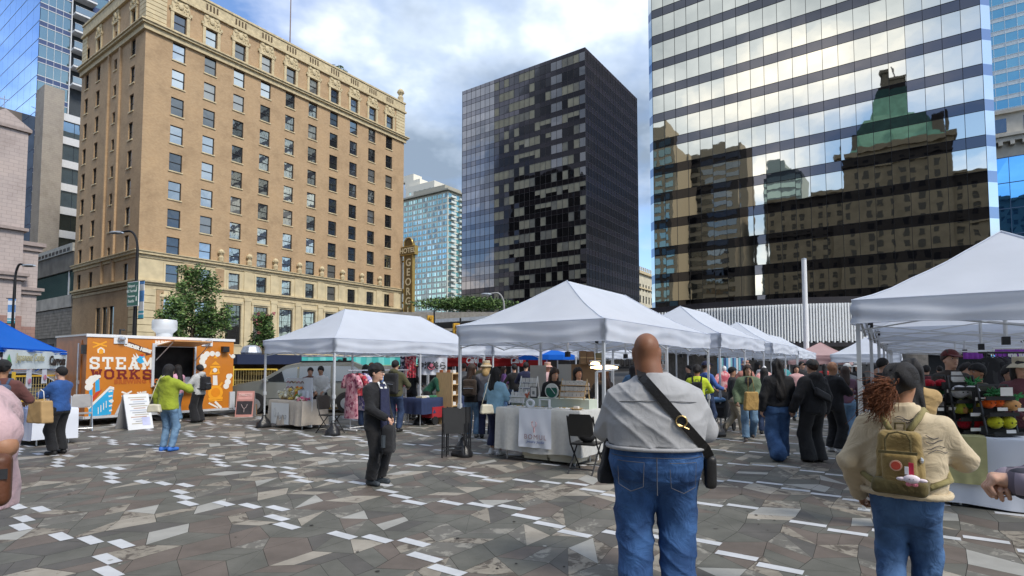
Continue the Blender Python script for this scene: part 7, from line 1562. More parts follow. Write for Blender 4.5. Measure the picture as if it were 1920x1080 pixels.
    if legs and bottom is not None:
        pl_ = [(crotch, hipx + .085 * rl, .118 * wy * (1 + (rl - 1) * .4), -.005), (.90, max(tp[0][1] - .004, .15), tp[0][2] - .002, -.008), (waist, max(tp[1][1] - .01, .14), tp[1][2] - .006, -.004)] if tprof is None else [(crotch - .1, .1, .07, -.01), (crotch - .03, tp[0][1] * .84, tp[0][2] * .84, -.01), (crotch + .04, tp[0][1] * .97, tp[0][2] * .98, -.01), (.9, tp[0][1], tp[0][2], -.01), (waist, tp[1][1] - .012, tp[1][2] - .012, 0)]
        def lo_(X, Y, Z):
            d = prof_sdf(X, Y, Z, pl_, 2.3)
            for sd in (-1, 1):
                H_, k, an = LG[sd]; an2 = (an[0], an[1], max(both, an[2] - .02)); rk = (.062 * rl + hemr * .25) * botr
                l_ = smin(cone(X, Y, Z, H_, k, .098 * rl * botr, rk), cone(X, Y, Z, k, an2, rk, hemr * botr), .04); l_ = np.maximum(l_, both - Z + (.0 if stride == 0 else max(0, -sd * stride) * -.06)); d = smin(d, l_, np.clip((Z - .5) * .2, .012, .05) if tprof is None else np.clip((Z - .45) * .25, .02, .075))
            if skirt: d = np.minimum(d, np.maximum(prof_sdf(X, Y, Z, [(both, .2, .17, 0), (.6, .2, .16, 0), (.95, .16, .115, 0)], 2.1), both - Z))
            return d + folds(X, Y, Z, wv * 1.1 * np.clip(1.25 - Z, .3, 1.2), seed + 2, .9)
        mesh_of('trousers' if not skirt else 'skirt', [nets(lo_, (-.5, -.45, max(both - .06, 0)), (.5, .48, waist + .04), hv)], bottom, t)
    if shoes is not None and legs:
        def so_(X, Y, Z):
            d = None
            for sd in (-1, 1):
                x, y, z_ = LG[sd][2]; zb = z_ - .085; y = y - .01; c_ = smin(cone(X, Y, Z, (x, y - .035, zb + .045), (x * 1.12, y + .15, zb + .036), .042, .038), cone(X, Y, Z, (x, y - .01, zb + .06), (x, y, zb + .11), .042, .04), .03); c_ = np.maximum(c_, zb + .0 - Z); d = c_ if d is None else np.minimum(d, c_)
            return d
        o_ = mesh_of('shoes', [nets(so_, (-.3, -.45, -.02), (.3, .55, .35), min(hv, .016))], mat('shoe_%02x%02x%02x' % tuple(int(c * 255) for c in shoes), shoes, .6, var=.1), t)
    return t, J, LG, tp
def hash_(s_): return sum(ord(c) * (i + 1) for i, c in enumerate(s_)) % 97
def on_body(name, label, cat, pr, group=None):
    o = thing(name, label, cat, tuple(pr[0].location), 0, group); o.rotation_euler = pr[0].rotation_euler; o.scale = pr[0].scale; return o
def backpack(label, pr, c, size=(.155, .085, .21), cz=1.19, cy=None, second=None, straps=True, h=.012):
    t = on_body('backpack', label, 'backpack', pr); tp = pr[3]; hd_ = np.interp(cz, [p[0] for p in tp], [p[2] for p in tp]); y = cy if cy is not None else -(hd_ + .03 + size[1])
    m_ = fabric('pack_' + label[:14].replace(' ', '_'), c, var=.15); sec = fabric('packlow_' + label[:14].replace(' ', '_'), second, var=.15) if second else m_
    f = lambda X, Y, Z: smin(rbox(X, Y, Z, (0, y, cz), size, .05), rbox(X, Y, Z, (0, y - size[1], cz - size[2] * .35), (size[0] * .8, .045, size[2] * .5), .03), .015) + folds(X, Y, Z, .003, 3)
    mesh_of('sack', [nets(f, (-size[0] - .05, y - size[1] - .1, cz - size[2] - .05), (size[0] + .05, y + size[1] + .05, cz + size[2] + .05), h)], m_, t)
    m = MB(); m.tube([(-.04, y + .02, cz + size[2] - .01), (-.03, y + .02, cz + size[2] + .05), (.03, y + .02, cz + size[2] + .05), (.04, y + .02, cz + size[2] - .01)], .008, 6); m.build('handle', sec, t)
    m = MB(); m.tube([(-size[0] * .75, y - size[1] - .047, cz - size[2] * .05), (0, y - size[1] - .052, cz - size[2] * .02), (size[0] * .75, y - size[1] - .047, cz - size[2] * .05)], .004, 5); m.build('zip', steel, t)
    if straps:
        m = MB()
        for sd in (-1, 1): m.tube([(sd * .09, y + size[1] * .6, cz + size[2] * .8), (sd * .1, -.07, 1.475), (sd * .105, .03, 1.47), (sd * .12, hd_ + .035, 1.33), (sd * .14, hd_ + .03, 1.15), (sd * .17, 0, 1.03), (sd * .13, y + size[1] * .6, cz - size[2] * .75)], .018, 6)
        m.build('strap', sec, t, smooth=True)
    return t
def wpt(pr, v):
    o = pr[0]; s_ = o.scale[0]; a = o.rotation_euler[2]; x, y, z_ = v[0] * s_, v[1] * s_, v[2] * s_; return (o.location[0] + x * math.cos(a) - y * math.sin(a), o.location[1] + x * math.sin(a) + y * math.cos(a), o.location[2] + z_)
def soft_bag(name, label, cat, pos, rz, size, m, handle=None, r=.03, hm=None, hr=.006):
    t = thing(name, label, cat, pos, rz); a, b, c = size
    mesh_of('sack', [nets(lambda X, Y, Z: rbox(X, Y, Z, (0, 0, 0), (a * (1 + .12 * Z / -c), b, c), r) + folds(X, Y, Z, .003, 1), (-a * 1.3 - .03, -b - .04, -c - .04), (a * 1.3 + .03, b + .04, c + .04), max(.008, min(size) * .16))], m, t)
    q = MB(); q.tube(handle or [(-a * .5, 0, c), (-a * .4, 0, c + .12), (a * .4, 0, c + .12), (a * .5, 0, c)], hr, 6); q.build('handle', hm or m, t, smooth=True); return t
def px_pos(px, Y): return (xat(px, Y), Y)
blk = fabric('black', (.013, .013, .015)); navyf = fabric('navy', (.018, .022, .06)); jean = denim('mid', (.035, .09, .22), (.085, .18, .36)); jeanl = denim('light', (.11, .21, .36), (.2, .33, .48)); jeand = denim('dark', (.02, .035, .09), (.04, .07, .15)); jeanb = denim('bright', (.016, .056, .175), (.05, .135, .33)); olive = fabric('olive', (.075, .072, .035)); greyf = fabric('grey', (.26, .26, .27)); whitef = fabric('white', (.66, .66, .64)); beigef = fabric('beige', (.55, .45, .30), var=.07); khak = fabric('khaki', (.3, .26, .18))
# ---------------------------------------------------------------- 1 big man with his back to us
swg = mat('fabric_sweat_grey', (.37, .37, .375), .9, var=.06, vs=8, bump=.25, bs=220, bd=.003, wr=.2)
bp_ = [(.80, .298, .225, -.02), (.92, .300, .235, -.01), (1.02, .304, .235, .0), (1.14, .312, .24, .0), (1.25, .284, .21, -.005), (1.345, .252, .175, -.015), (1.40, .20, .14, -.02), (1.455, .115, .1, -.02), (1.485, .078, .085, -.015)]
P = person('big bald man in a pale grey sweatshirt and blue jeans seen from behind', px_pos(1226, 4.2), 12, 1.885, 'brown', 'bald', top=swg, bottom=jeanb, arms=((-.2, .36, 1.05), (.2, .36, 1.1)), tprof=bp_, ra=1.6, rl=1.62, topt=.02, hem=.995, hipx=.130, headx=-.05, crotch=.80, botr=1.0, hemr=.116, shz=1.29, neckr=1.32, headw=1.1, both=.05, waist=1.0, wv=.006, shoes=(.4, .4, .42), ex=2.25, res=.9, headscale=1.02, faceparts=False, wx=1.5)
t = P[0]
def back_y(tp, x, z_, g, ex=2.25):
    zs = [p[0] for p in tp]; hw = np.interp(z_, zs, [p[1] for p in tp]) + g; hd_ = np.interp(z_, zs, [p[2] for p in tp]) + g; yo = np.interp(z_, zs, [p[3] for p in tp]); return yo - hd_ * max(0, 1 - abs(x / hw) ** ex) ** (1 / ex)
m = MB()                                       # yoke seam, hem rib
m.tube([(x, back_y(bp_, x, 1.285 + .012 * math.cos(x * 6), .024) , 1.285 + .015 * math.cos(x * 5)) for x in np.linspace(-.285, .285, 25)], .0035, 5)
m.build('yoke_seam', fabric('sweat_seam', (.17, .17, .175)), t)
m = MB(); zz_ = .97
ring_ = [(.965, .0), (1.005, .006), (.955, .004)]
pts = [((.324) * math.copysign(abs(math.cos(a)) ** .9, math.cos(a)), .255 * math.copysign(abs(math.sin(a)) ** .9, math.sin(a)), .985) for a in np.linspace(0, 6.283, 40)]
m.tube(pts, .014, 8, caps=False); m.build('hem_rib', swg, t, smooth=True)
stm = mat('jean_stitch', (.09, .09, .1), .8); js = MB()
def jp(x, z_): return (x, back_y([(.68, .295, .226, -.02), (.80, .296, .226, -.015), (.9, .3, .232, -.01), (1.0, .292, .222, 0)], x, z_, .008, 2.3) - .004, z_)
for cx_ in (-.165, .165):
    pts = [(-.085, .905), (.085, .905), (.078, .75), (0, .715), (-.078, .75), (-.085, .905)]
    js.tube([jp(cx_ + a, b) for (a, b), (c, d) in zip(pts, pts[1:]) for a, b in [(a + (c - a) * q / 4, b + (d - b) * q / 4) for q in range(4)]], .0022, 4, caps=False)
js.tube([jp(0, z_) for z_ in np.linspace(.94, .7, 12)], .003, 4); js.tube([jp(x, .935) for x in np.linspace(-.29, .29, 20)], .002, 4); js.build('stitching', stm, t)
sb = on_body('shoulder_bag', 'black crossbody bag with a broad strap and brass ring on the big man', 'bag', P); lea = mat('black_leather', (.014, .013, .013), .42, var=.2, bump=.2, bs=50)
path = [(-.075, .07, 1.495), (-.09, -.06, 1.50)] + [(x, back_y(bp_, x, z_, .034) - .004, z_) for x, z_ in zip(np.linspace(-.085, .315, 16), np.linspace(1.455, .99, 16))] + [(.345, -.06, .93)]
m = MB()
for (a, b) in zip(path, path[1:]):
    a, b = Vector(a), Vector(b); d = (b - a).normalized(); n_ = Vector((0, -1, 0)) - d * Vector((0, -1, 0)).dot(d); n_.normalize(); w_ = d.cross(n_) * .03; a2, b2 = a - d * .004, b + d * .004
    m.add([a2 - w_, a2 + w_, b2 + w_, b2 - w_, a2 - w_ + n_ * .006, a2 + w_ + n_ * .006, b2 + w_ + n_ * .006, b2 - w_ + n_ * .006], [(0, 1, 2, 3), (7, 6, 5, 4), (0, 4, 5, 1), (1, 5, 6, 2), (2, 6, 7, 3), (3, 7, 4, 0)])
m.build('strap', lea, sb); rp = path[11]; m = MB(); m.tube([(rp[0] + .034 * math.cos(a), rp[1] - .014, rp[2] + .034 * math.sin(a)) for a in np.linspace(0, 6.283, 18)], .0055, 6, caps=False); m.tube([(rp[0] - .02, rp[1] - .016, rp[2] - .02), (rp[0] + .045, rp[1] - .01, rp[2] - .05)], .004, 5); m.build('buckle', mat('brass', (.4, .28, .12), .35, .9), sb)
mesh_of('sack', [nets(lambda X, Y, Z: rbox(X, Y, Z, (.355, .06, .82), (.04, .12, .11), .03), (.29, -.15, .66), (.45, .22, 1.0), .012)], lea, sb)
tb_ = thing('tote_bag', 'black cloth tote hanging at the left side of the big man with pale lettering', 'bag', (xat(1146, 4.35), 4.35), R(8)); zt, zb_ = at(1140, 815, 4.35).z, at(1140, 905, 4.35).z
m = MB(); n = 8
mesh_of('sack', [nets(lambda X, Y, Z: np.maximum(rbox(X, Y, Z, (-.01 + (zt - Z) * -.06, 0, (zt + zb_) / 2), (.035 + (zt - Z) * .14, .05, (zt - zb_) / 2), .02), -10) + folds(X, Y, Z, .004, 2), (-.22, -.09, zb_ - .03), (.2, .09, zt + .03), .012)], blk, tb_)
m = MB(); m.tube([(-.03, 0, zt - .02), (-.02, 0, zt + .15), (.02, .03, zt + .25)], .009, 6); m.build('handle', blk, tb_)
text('lettering', 'KEEP', .06, whitef, tb_, (.055, -.062, zb_ + .1), (R(90), R(-80), 0), bold=.002)
# ---------------------------------------------------------------- 2 woman with the khaki pack
jk_ = [(.84, .162, .13, 0), (.92, .2, .15, 0), (1.02, .215, .155, 0), (1.18, .215, .15, 0), (1.3, .21, .14, -.005), (1.385, .185, .12, -.01), (1.44, .12, .09, -.015), (1.49, .075, .075, -.015)]
PW = person('woman in a cream jacket and blue jeans walking away with a khaki pack', px_pos(1688, 3.55), 40, 1.65, 'tan', 'tied', 'black', beigef, jean, arms=((-.27, .06, .87), (.16, .34, 1.16)), tprof=jk_, ra=1.22, shz=1.345, topt=.018, hem=.915, stride=.55, botr=1.04, hemr=.076, rl=1.05, hipx=.09, wv=.0045, collar=True, headturn=-25, shoes=(.6, .6, .58), res=.95, curl=.7)
t = PW[0]
rh = random.Random(4); m = MB(); tie = Vector((-.03, -.115, 1.60))
for q in range(620):
    d = Vector((rh.gauss(-.06, .035), rh.gauss(-.045, .022), rh.gauss(-.03, .055))); dn = Vector((rh.gauss(-.045, .03), rh.gauss(-.012, .02), -rh.uniform(.0, .11))); pts = []; a0, b0 = rh.uniform(0, 6), rh.uniform(.004, .010)
    for k in range(9):
        f_ = k / 8; p = tie + Vector((rh.gauss(0, .004), 0, rh.gauss(0, .006))) + d * min(1, f_ * 1.8) + dn * max(0, f_ - .3) / .7; pts.append(p + Vector((math.sin(a0 + k * 1.7), math.cos(a0 + k * 1.5), math.sin(a0 * 2 + k))) * b0 * f_)
    m.tube(pts, [.002, .0026, .0026, .0026, .0024, .0022, .002, .0016, .001], 3)
m.build('ponytail', hairm['red'], t, smooth=True); m = MB(); hc_ = Vector((0, -.012, 1.652)); ah = R(-25)
for q in range(230):
    th = rh.uniform(-1.5, 1.5); ps = [Vector((math.sin(th) * .096 * math.cos(g_), .03 - .13 * math.sin(g_) * abs(math.cos(th * .5)) - .0, .099 * math.cos(th) * math.cos(g_ * .75) + .0)) for g_ in np.linspace(-.5, 1.25, 8)]; pts = []
    for p in ps:
        e = math.sqrt((p.x / .0965) ** 2 + (p.y / .1155) ** 2 + (p.z / .116) ** 2) or 1; p = p / e * 1.0; x, y = p.x * math.cos(ah) - p.y * math.sin(ah), p.x * math.sin(ah) + p.y * math.cos(ah); pts.append(hc_ + Vector((x, y, p.z)))
    m.tube(pts, [.002, .003, .003, .003, .003, .003, .0025, .0015], 4)
m.build('hair_strands', hairm['black'], t, smooth=True)
m = MB(); zz_ = .925
m.tube([(.235 * math.copysign(abs(math.cos(a)) ** .85, math.cos(a)), .17 * math.copysign(abs(math.sin(a)) ** .85, math.sin(a)), .922 + .002 * math.sin(a * 60)) for a in np.linspace(0, 6.283, 90)], .022, 8, caps=False); m.build('waistband', beigef, t, smooth=True)
m = MB()
for k, (x0, z0) in enumerate(((-.03, 1.41), (-.02, 1.395), (.13, 1.30), (.13, 1.27), (.135, 1.235), (.14, 1.21))):
    m.tube([(x0 + q * .02, back_y(jk_, x0 + q * .02, z0, .021, 2.5) - .002, z0 + .012 * math.sin(q * 1.3 + k)) for q in range(6)], .0022, 4)
m.build('back_print', mat('print_ink', (.05, .05, .07), .8), t)
bk = on_body('backpack', 'khaki canvas backpack with a red round patch on the woman in cream', 'backpack', PW); kh = fabric('pack_khaki', (.27, .19, .07), var=.14, vs=5); kh2 = fabric('pack_khaki_dark', (.11, .085, .03), var=.15); yb = -.235
BX = .0
f = lambda X, Y, Z: smin(rbox(X, Y, Z, (BX, yb, 1.16), (.115 + (1.3 - Z) * .06, .06, .18), .04), rbox(X, Y, Z, (BX, yb - .06, 1.1), (.09, .045, .11), .03), .012) + folds(X, Y, Z, .003, 4)
mesh_of('sack', [nets(f, (BX - .22, yb - .16, .92), (BX + .22, yb + .1, 1.4), .0085)], kh, bk)
mesh_of('base_panel', [nets(lambda X, Y, Z: rbox(X, Y, Z, (BX, yb - .012, 1.0), (.148, .1, .05), .035) + folds(X, Y, Z, .002, 1), (BX - .2, yb - .15, .92), (BX + .2, yb + .12, 1.08), .009)], kh2, bk)
m = MB()
for sd in (-1, 1): m.tube([(BX + sd * .05, yb + .02, 1.335), (BX + sd * .1, -.14, 1.42), (BX + sd * .115, -.03, 1.462), (BX + sd * .12, .06, 1.44), (BX + sd * .15, .165, 1.3), (BX + sd * .2, .1, 1.1), (BX + sd * .24, -.06, 1.03), (BX + sd * .14, yb + .04, .99)], .02, 6)
m.build('strap', fabric('strap_olive', (.26, .22, .09)), bk, smooth=True)
m = MB(); ar = [(-.065, 1.18), (-.065, 1.29), (-.045, 1.325), (0, 1.338), (.045, 1.325), (.065, 1.29), (.065, 1.18)]
m.tube([(BX + a, yb - .078 - .012, b) for a, b in ar], .006, 6); m.tube([(BX - .02, yb, 1.345), (BX - .02, yb, 1.385), (BX + .03, yb, 1.385), (BX + .03, yb, 1.345)], .008, 6); m.build('handle', kh2, bk)
m = MB(); m.box(BX - .1, BX + .1, yb - .121, yb - .112, 1.205, 1.222); m.build('pocket_flap', kh2, bk)
m = MB(); m.tube([(BX - .01, yb - .124, 1.135), (BX - .01, yb - .117, 1.135)], .033, 20); pt_ = m.build('patch', mat('patch_cream', (.62, .38, .26), .8), bk); m = MB(); m.tube([(BX - .01, yb - .127, 1.135), (BX - .01, yb - .123, 1.135)], .025, 18); m.build('patch_centre', mat('patch_red', (.5, .07, .04), .8), bk)
m = MB(); m.ball((BX + .115, yb - .06, 1.17), (.012, .012, .02), 8); m.build('buckle', steel, bk)
kc = on_body('plush_charm', 'small white and pink plush charm with a red strap on the khaki pack', 'charm', PW); m = MB(); m.ball((BX + .07, yb - .145, 1.065), (.045, .025, .027), 12); m.ball((BX + .02, yb - .145, 1.062), (.03, .014, .012), 8); m.ball((BX + .12, yb - .145, 1.062), (.03, .014, .012), 8); m.build('body', mat('charm_white', (.72, .62, .66), .9), kc, smooth=True)
m = MB(); m.ball((BX + .055, yb - .147, 1.035), (.018, .014, .014), 8); m.ball((BX + .085, yb - .147, 1.035), (.018, .014, .014), 8); m.build('feet', mat('charm_pink', (.65, .2, .25), .9), kc); m = MB()
for q in (.06, .08): m.ball((BX + q, yb - .169, 1.068), .003, 6)
m.build('eye', blackp, kc); m = MB(); m.box(BX + .055, BX + .08, yb - .13, yb - .122, 1.085, 1.16); m.build('strap', mat('charm_red', (.5, .02, .06), .6), kc); m = MB(); m.box(BX + .035, BX + .055, yb - .138, yb - .128, 1.09, 1.135); m.build('tag', white, kc)
# ---------------------------------------------------------------- 3 plaid sleeved person at the right edge, 4 pink shirted man at the left edge
plaid = checks('plaid', (.12, .10, .13), (.26, .22, .27), (.03, .03, .045), 9.)
person('person in a dark plaid shirt with both hands raised at the right edge', (2.22, 1.95), -82, 1.72, 'light', 'short', 'brown', plaid, blk, arms=((-.02, .44, 1.26), (.08, .42, 1.25)), ra=1.05, curl=1.0, res=1.1, topt=.022, faceparts=False)
pinkf = fabric('pink_tee', (.53, .36, .37), var=.07)
PK = person('broad man in a pink tee shirt with bent arm at the left edge', (-3.03, 3.2), -133, 1.8, 'tan', 'crop', 'black', pinkf, khak, headpos=.05, arms=((-.31, .10, 1.12), (.30, .26, 1.0)), wx=1.42, wy=1.45, ra=1.4, sleeve=.34, topt=.03, hem=.84, wv=.003, res=1., faceparts=False)
t = thing('waist_pouch', 'brown leather waist pouch at the hip of the man in pink', 'bag', (xat(4, 2.84), 2.84, at(4, 900, 2.84).z), R(35)); mesh_of('sack', [nets(lambda X, Y, Z: rbox(X, Y, Z, (0, 0, 0), (.06, .06, .13), .04), (-.09, -.09, -.17), (.09, .09, .17), .01)], mat('brown_leather', (.10, .035, .015), .45, var=.3, vs=5, bump=.2), t); m = MB(); m.box(-.05, .05, -.066, -.06, .01, .06); m.build('flap', blackp, t); m = MB(); m.ball((0, -.07, .035), (.014, .006, .008), 8); m.build('clasp', steel, t)
# ---------------------------------------------------------------- left side
blus = fabric('blue_shirt', (.025, .085, .27), var=.15)
PB = person('man in a blue shirt and black trousers with arms held out before the blue tent', gp(108, 852), -82, 1.62, 'light', 'short', 'black', blus, blk, arms=((-.1, .38, 1.2), (.05, .36, 1.15)), shoes=(.012, .012, .012), botr=1.1, hemr=.085, topt=.02)
p = at(76, 772, 10.1); t = soft_bag('paper_bag', 'brown paper carrier bag held by the man in the blue shirt', 'bag', (p.x, p.y, p.z), R(-20), (.2, .1, .2), mat('paper_brown', (.42, .27, .12), .8, var=.1, vs=6), [(-.09, 0, .19), (-.07, 0, .36), (-.02, 0, .4), (.06, 0, .36), (.09, 0, .19)], .02, white, .007)
mar = fabric('maroon', (.12, .045, .04))
PC = person('person in a black cap with a slate blue pack beside the blue tent', px_pos(8, 8.3), -25, 1.72, 'tan', 'short', 'black', mar, jeand, arms=('bent', 'bent'), hat='cap', hatm=blk, headturn=10, sleeve=.48); backpack('slate blue backpack on the person in the black cap', PC, (.055, .085, .15))
lime = fabric('lime', (.30, .36, .03), var=.15)
PG = person('woman in a lime green jacket and light jeans waiting by the trailer', gp(313, 846), 12, 1.66, 'light', 'bob', 'black', lime, jeanl, arms=('down', (.17, .34, 1.3)), topt=.035, hem=.72, shoes=(.04, .16, .55), botr=.95, hemr=.068, hood=True)
p = at(302, 764, 10.7); soft_bag('shoulder_bag', 'small cream bag hanging at the back of the lime jacket', 'bag', (p.x, p.y - .2, p.z), R(5), (.11, .05, .075), mat('bag_cream', (.62, .57, .44), .5, var=.06), [(-.09, 0, .07), (-.05, .05, .3), (.0, .14, .55), (.08, .16, .6)], .025)
pksw = fabric('pink_sweater', (.62, .32, .42))
person('friend in a pink and white jumper facing the lime jacket woman', px_pos(334, 16.4), -70, 1.66, 'light', 'long', 'black', pksw, jeanl, arms=('phone', 'front'), shoes=(.6, .6, .6), botr=1.1, hemr=.1)
PV_ = person('woman in a pale grey hooded vest and wide black trousers at the hatch', gp(371, 792), -78, 1.66, 'tan', 'tied', 'black', fabric('vest_grey', (.46, .46, .45)), blk, arms=('bent', 'bent'), topt=.035, hem=.8, hood=True, botr=1.15, hemr=.115, both=.05, shoes=(.05, .05, .05)); backpack('black backpack on the woman in the grey vest', PV_, (.013, .013, .016), h=.016)
# boy in school clothes
PBY = person('boy in a black blazer, navy jumper and white collar standing alone on the paving', gp(704, 908), 118, 1.66, 'light', 'fringe', 'black', fabric('blazer', (.012, .012, .014)), blk, arms=('pocket', (.14, .28, 1.0)), shoes=(.04, .05, .06), topt=.025, hem=.78, botr=1.1, hemr=.08, glasses=True, under=navyf, headturn=18, res=.9)
m = MB()
for sd in (-1, 1): m.prism([(sd * .01, 1.375), (sd * .07, 1.40), (sd * .078, 1.49), (sd * .045, 1.5)], lambda a, b, d: (a, .135 + d - (b - 1.38) * .55, b), 0, .014)
m.build('collar', whitef, PBY[0])
m = MB(); m.prism([(-.085, 1.40), (.085, 1.40), (.1, 1.0), (.09, .84), (-.09, .84), (-.1, 1.0)], lambda a, b, d: (a, .138 + d + .02 * (b < 1.3), b), 0, .02); m.build('jumper', navyf, PBY[0])
m = MB(); m.tube([(-.085, .0, .07), (0, .0, .02)], .001, 3)
p = wpt(PBY, (.1, .33, .69)); t = soft_bag('backpack', 'black backpack held in front by the boy in the blazer', 'backpack', p, R(-100), (.115, .075, .2), blk, None, .07); m = MB(); m.tube([(.1, -.09, -.18), (.12, -.1, -.3), (.08, -.1, -.36)], .012, 5); m.tube([(-.1, -.09, -.18), (-.13, -.08, -.26)], .012, 5); m.build('strap', blk, t); m = MB(); m.tube([(.125, -.03, -.1), (.125, -.03, .06)], .03, 10); m.build('bottle', mat('bottle_dark', (.05, .06, .07), .3), t)
PH = person('man in an olive hoodie and jeans with a big black pack by the clothes rack', px_pos(742, 14.1), 14, 1.77, 'light', 'short', 'black', olive, jeand, arms=('bent', 'bent'), hood=True, topt=.03, shoes=(.02, .02, .02)); backpack('big black backpack on the man in the olive hoodie', PH, (.014, .014, .017), (.17, .1, .25), h=.016)
person('seller in a white top and dark apron straps behind the beige table', px_pos(603, 16.0), 172, 1.62, 'mid', 'tied', 'black', whitef, blk, arms=('front', 'front'), lean=6)
person('dark haired seller bending behind the tall foam boards', px_pos(581, 16.0), 150, 1.6, 'light', 'short', 'black', mar, blk, arms=('front', 'front'), lean=14)
person('person in a dark green top bending over the navy table', px_pos(803, 16.3), 95, 1.68, 'light', 'short', 'black', fabric('bottle_green', (.012, .075, .045)), blk, arms=('reach', 'reach'), lean=42)
person('shopper in black beside the red printed cloths', px_pos(772, 17.2), 30, 1.66, 'light', 'short', 'black', blk, blk, arms=('bent', 'bent'))
person('person with red brown hair facing the clothes rack', px_pos(697, 16.4), 200, 1.72, 'light', 'short', 'red', fabric('charcoal', (.04, .04, .045)), blk, arms=('bent', 'bent'))
person('person in black standing just behind the boy', px_pos(686, 14.9), 340, 1.66, 'light', 'half', 'black', blk, jeand, arms=('bent', 'bent'))
# ---------------------------------------------------------------- middle
PDK = person('woman with long dark hair, black coat and brown pack behind the folded chairs', px_pos(886, 13.0), 12, 1.68, 'light', 'long', 'brown', fabric('coat_black', (.016, .014, .016)), jeanl, arms=('bent', 'bent'), topt=.035, hem=.5, skirt=False, shoes=(.2, .2, .2), botr=1.1, headturn=-35); backpack('brown black backpack on the woman in the long black coat', PDK, (.045, .03, .022), (.16, .09, .2), h=.016)
person('person in a beige bucket hat and grey coat behind the denim shirt woman', px_pos(912, 12.9), 8, 1.74, 'light', 'bob', 'blond', fabric('slate', (.13, .13, .15)), navyf, arms=('bent', 'bent'), topt=.035, hem=.7, hat='bucket', hatm=fabric('hat_beige', (.5, .42, .3)))
lblue = fabric('pale_denim_shirt', (.27, .46, .58), var=.1, vs=8)
PD = person('woman in a pale blue denim shirt and cropped navy trousers at the grey linen table', gp(929, 853), 38, 1.6, 'light', 'half', 'black', lblue, navyf, arms=('bent', (.1, .32, 1.14)), topt=.03, hem=.82, botr=1.12, hemr=.1, both=.19, shoes=(.75, .75, .75), res=.9)
p = at(913, 767, 10.1); soft_bag('shoulder_bag', 'cream rectangular bag on the hip of the denim shirt woman', 'bag', (p.x, p.y, p.z), R(20), (.115, .055, .085), MATS['bag_cream'], [(-.1, 0, .07), (-.02, .03, .3), (.08, .06, .62)], .03)
t = thing('phone', 'white phone in the hand of the denim shirt woman', 'phone', wpt(PD, (.07, .44, 1.16)), R(-40)); m = MB(); m.box(-.035, .035, -.07, .07, 0, .009); m.build('case', white, t); m = MB(); m.box(-.032, .032, -.066, .066, .009, .0105); m.build('screen', darkgl, t)
person('seller with long dark hair in black looking down behind the grey linen table', px_pos(1036, 11.0), 172, 1.62, 'light', 'long', 'brown', blk, blk, arms=('front', 'front'), lean=16, headturn=12)
strp = checks('stripe_black_white', (.62, .6, .56), (.62, .6, .56), (.02, .02, .025), 11)
person('shopper in a black and white striped top behind the card rack', px_pos(1084, 11.2), 200, 1.6, 'light', 'long', 'black', strp, blk, arms=('front', 'bent'), headturn=40)
person('person in a black coat half hidden behind the big man', px_pos(1130, 10.6), 320, 1.62, 'light', 'half', 'brown', blk, blk, arms=('bent', 'bent'), topt=.03)
person('dark haired visitor in a navy jacket under the far red canopy', px_pos(986, 17.2), 5, 1.74, 'light', 'short', 'black', navyf, jeand, arms=('bent', 'bent')); person('visitor in dark clothes left of the navy jacket visitor', px_pos(964, 17.8), -20, 1.68, 'light', 'short', 'black', blk, jeand, arms=('bent', 'down'))
person('person in a royal blue vest under the far red canopy', px_pos(999, 16.0), 10, 1.55, 'light', None, 'black', fabric('royal', (.05, .13, .36)), jeand, arms=('down', 'down')) if 0 else None
person('pink clad shopper behind the grey display board', px_pos(1027, 15.8), 150, 1.72, 'light', 'bob', 'blond', pinkf, blk, arms=('bent', 'bent'), hat='bucket', hatm=fabric('hat_pink', (.6, .35, .3)))
# ---------------------------------------------------------------- aisle
neon = fabric('neon', (.55, .68, .04))
PN = person('person in a neon yellow jacket and olive leggings with a small black pack', gp(1309, 826), 20, 1.66, 'tan', 'tied', 'black', neon, fabric('legging_olive', (.12, .11, .05)), arms=('bent', 'bent'), shoes=(.7, .7, .68), hemr=.055, botr=.95); backpack('small black backpack on the neon jacket', PN, (.013, .013, .015), (.12, .06, .17), h=.016)
person('man in a navy cap and blue jacket beyond the neon jacket', px_pos(1324, 13.6), 75, 1.74, 'light', 'short', 'brown', fabric('cobalt', (.04, .10, .32)), jeand, arms=('bent', 'bent'), hat='cap', hatm=navyf)
person('boy in a black tee and beige trousers walking up the aisle', gp(1376, 812), 100, 1.60, 'mid', 'short', 'black', blk, fabric('sand', (.38, .33, .25)), arms=('down', 'down'), stride=.8, sleeve=.48, hat='cap', hatm=blk, shoes=(.5, .5, .5), botr=1.1)
sage = fabric('sage', (.12, .165, .10), var=.15)
PS = person('woman in glasses and an open sage green jacket walking towards us', gp(1405, 826), 198, 1.66, 'light', 'long', 'brown', sage, jeanl, arms=((-.12, .3, 1.08), (.26, .12, .9)), topt=.04, hem=.72, stride=.6, glasses=True, shoes=(.1, .08, .07), botr=1.0, hemr=.085, headturn=12, under=blk)
p = at(1409, 752, 12.1); soft_bag('tote_bag', 'tan canvas tote carried by the woman in the sage jacket', 'bag', (p.x, p.y, p.z), R(15), (.17, .05, .2), fabric('tote_tan', (.38, .24, .08)), [(-.08, 0, .2), (-.05, .03, .5), (.05, .03, .5), (.08, 0, .2)], .03)
PLH = person('woman with long black hair, black sweater and wide blue jeans seen from behind', gp(1462, 862), 8, 1.75, 'light', 'longer', 'black', blk, denim('wide', (.03, .075, .19), (.07, .15, .31)), arms=('down', 'down'), topt=.03, hem=.93, stride=.75, botr=1.22, hemr=.118, both=.05, shoes=(.015, .015, .015), res=.9)
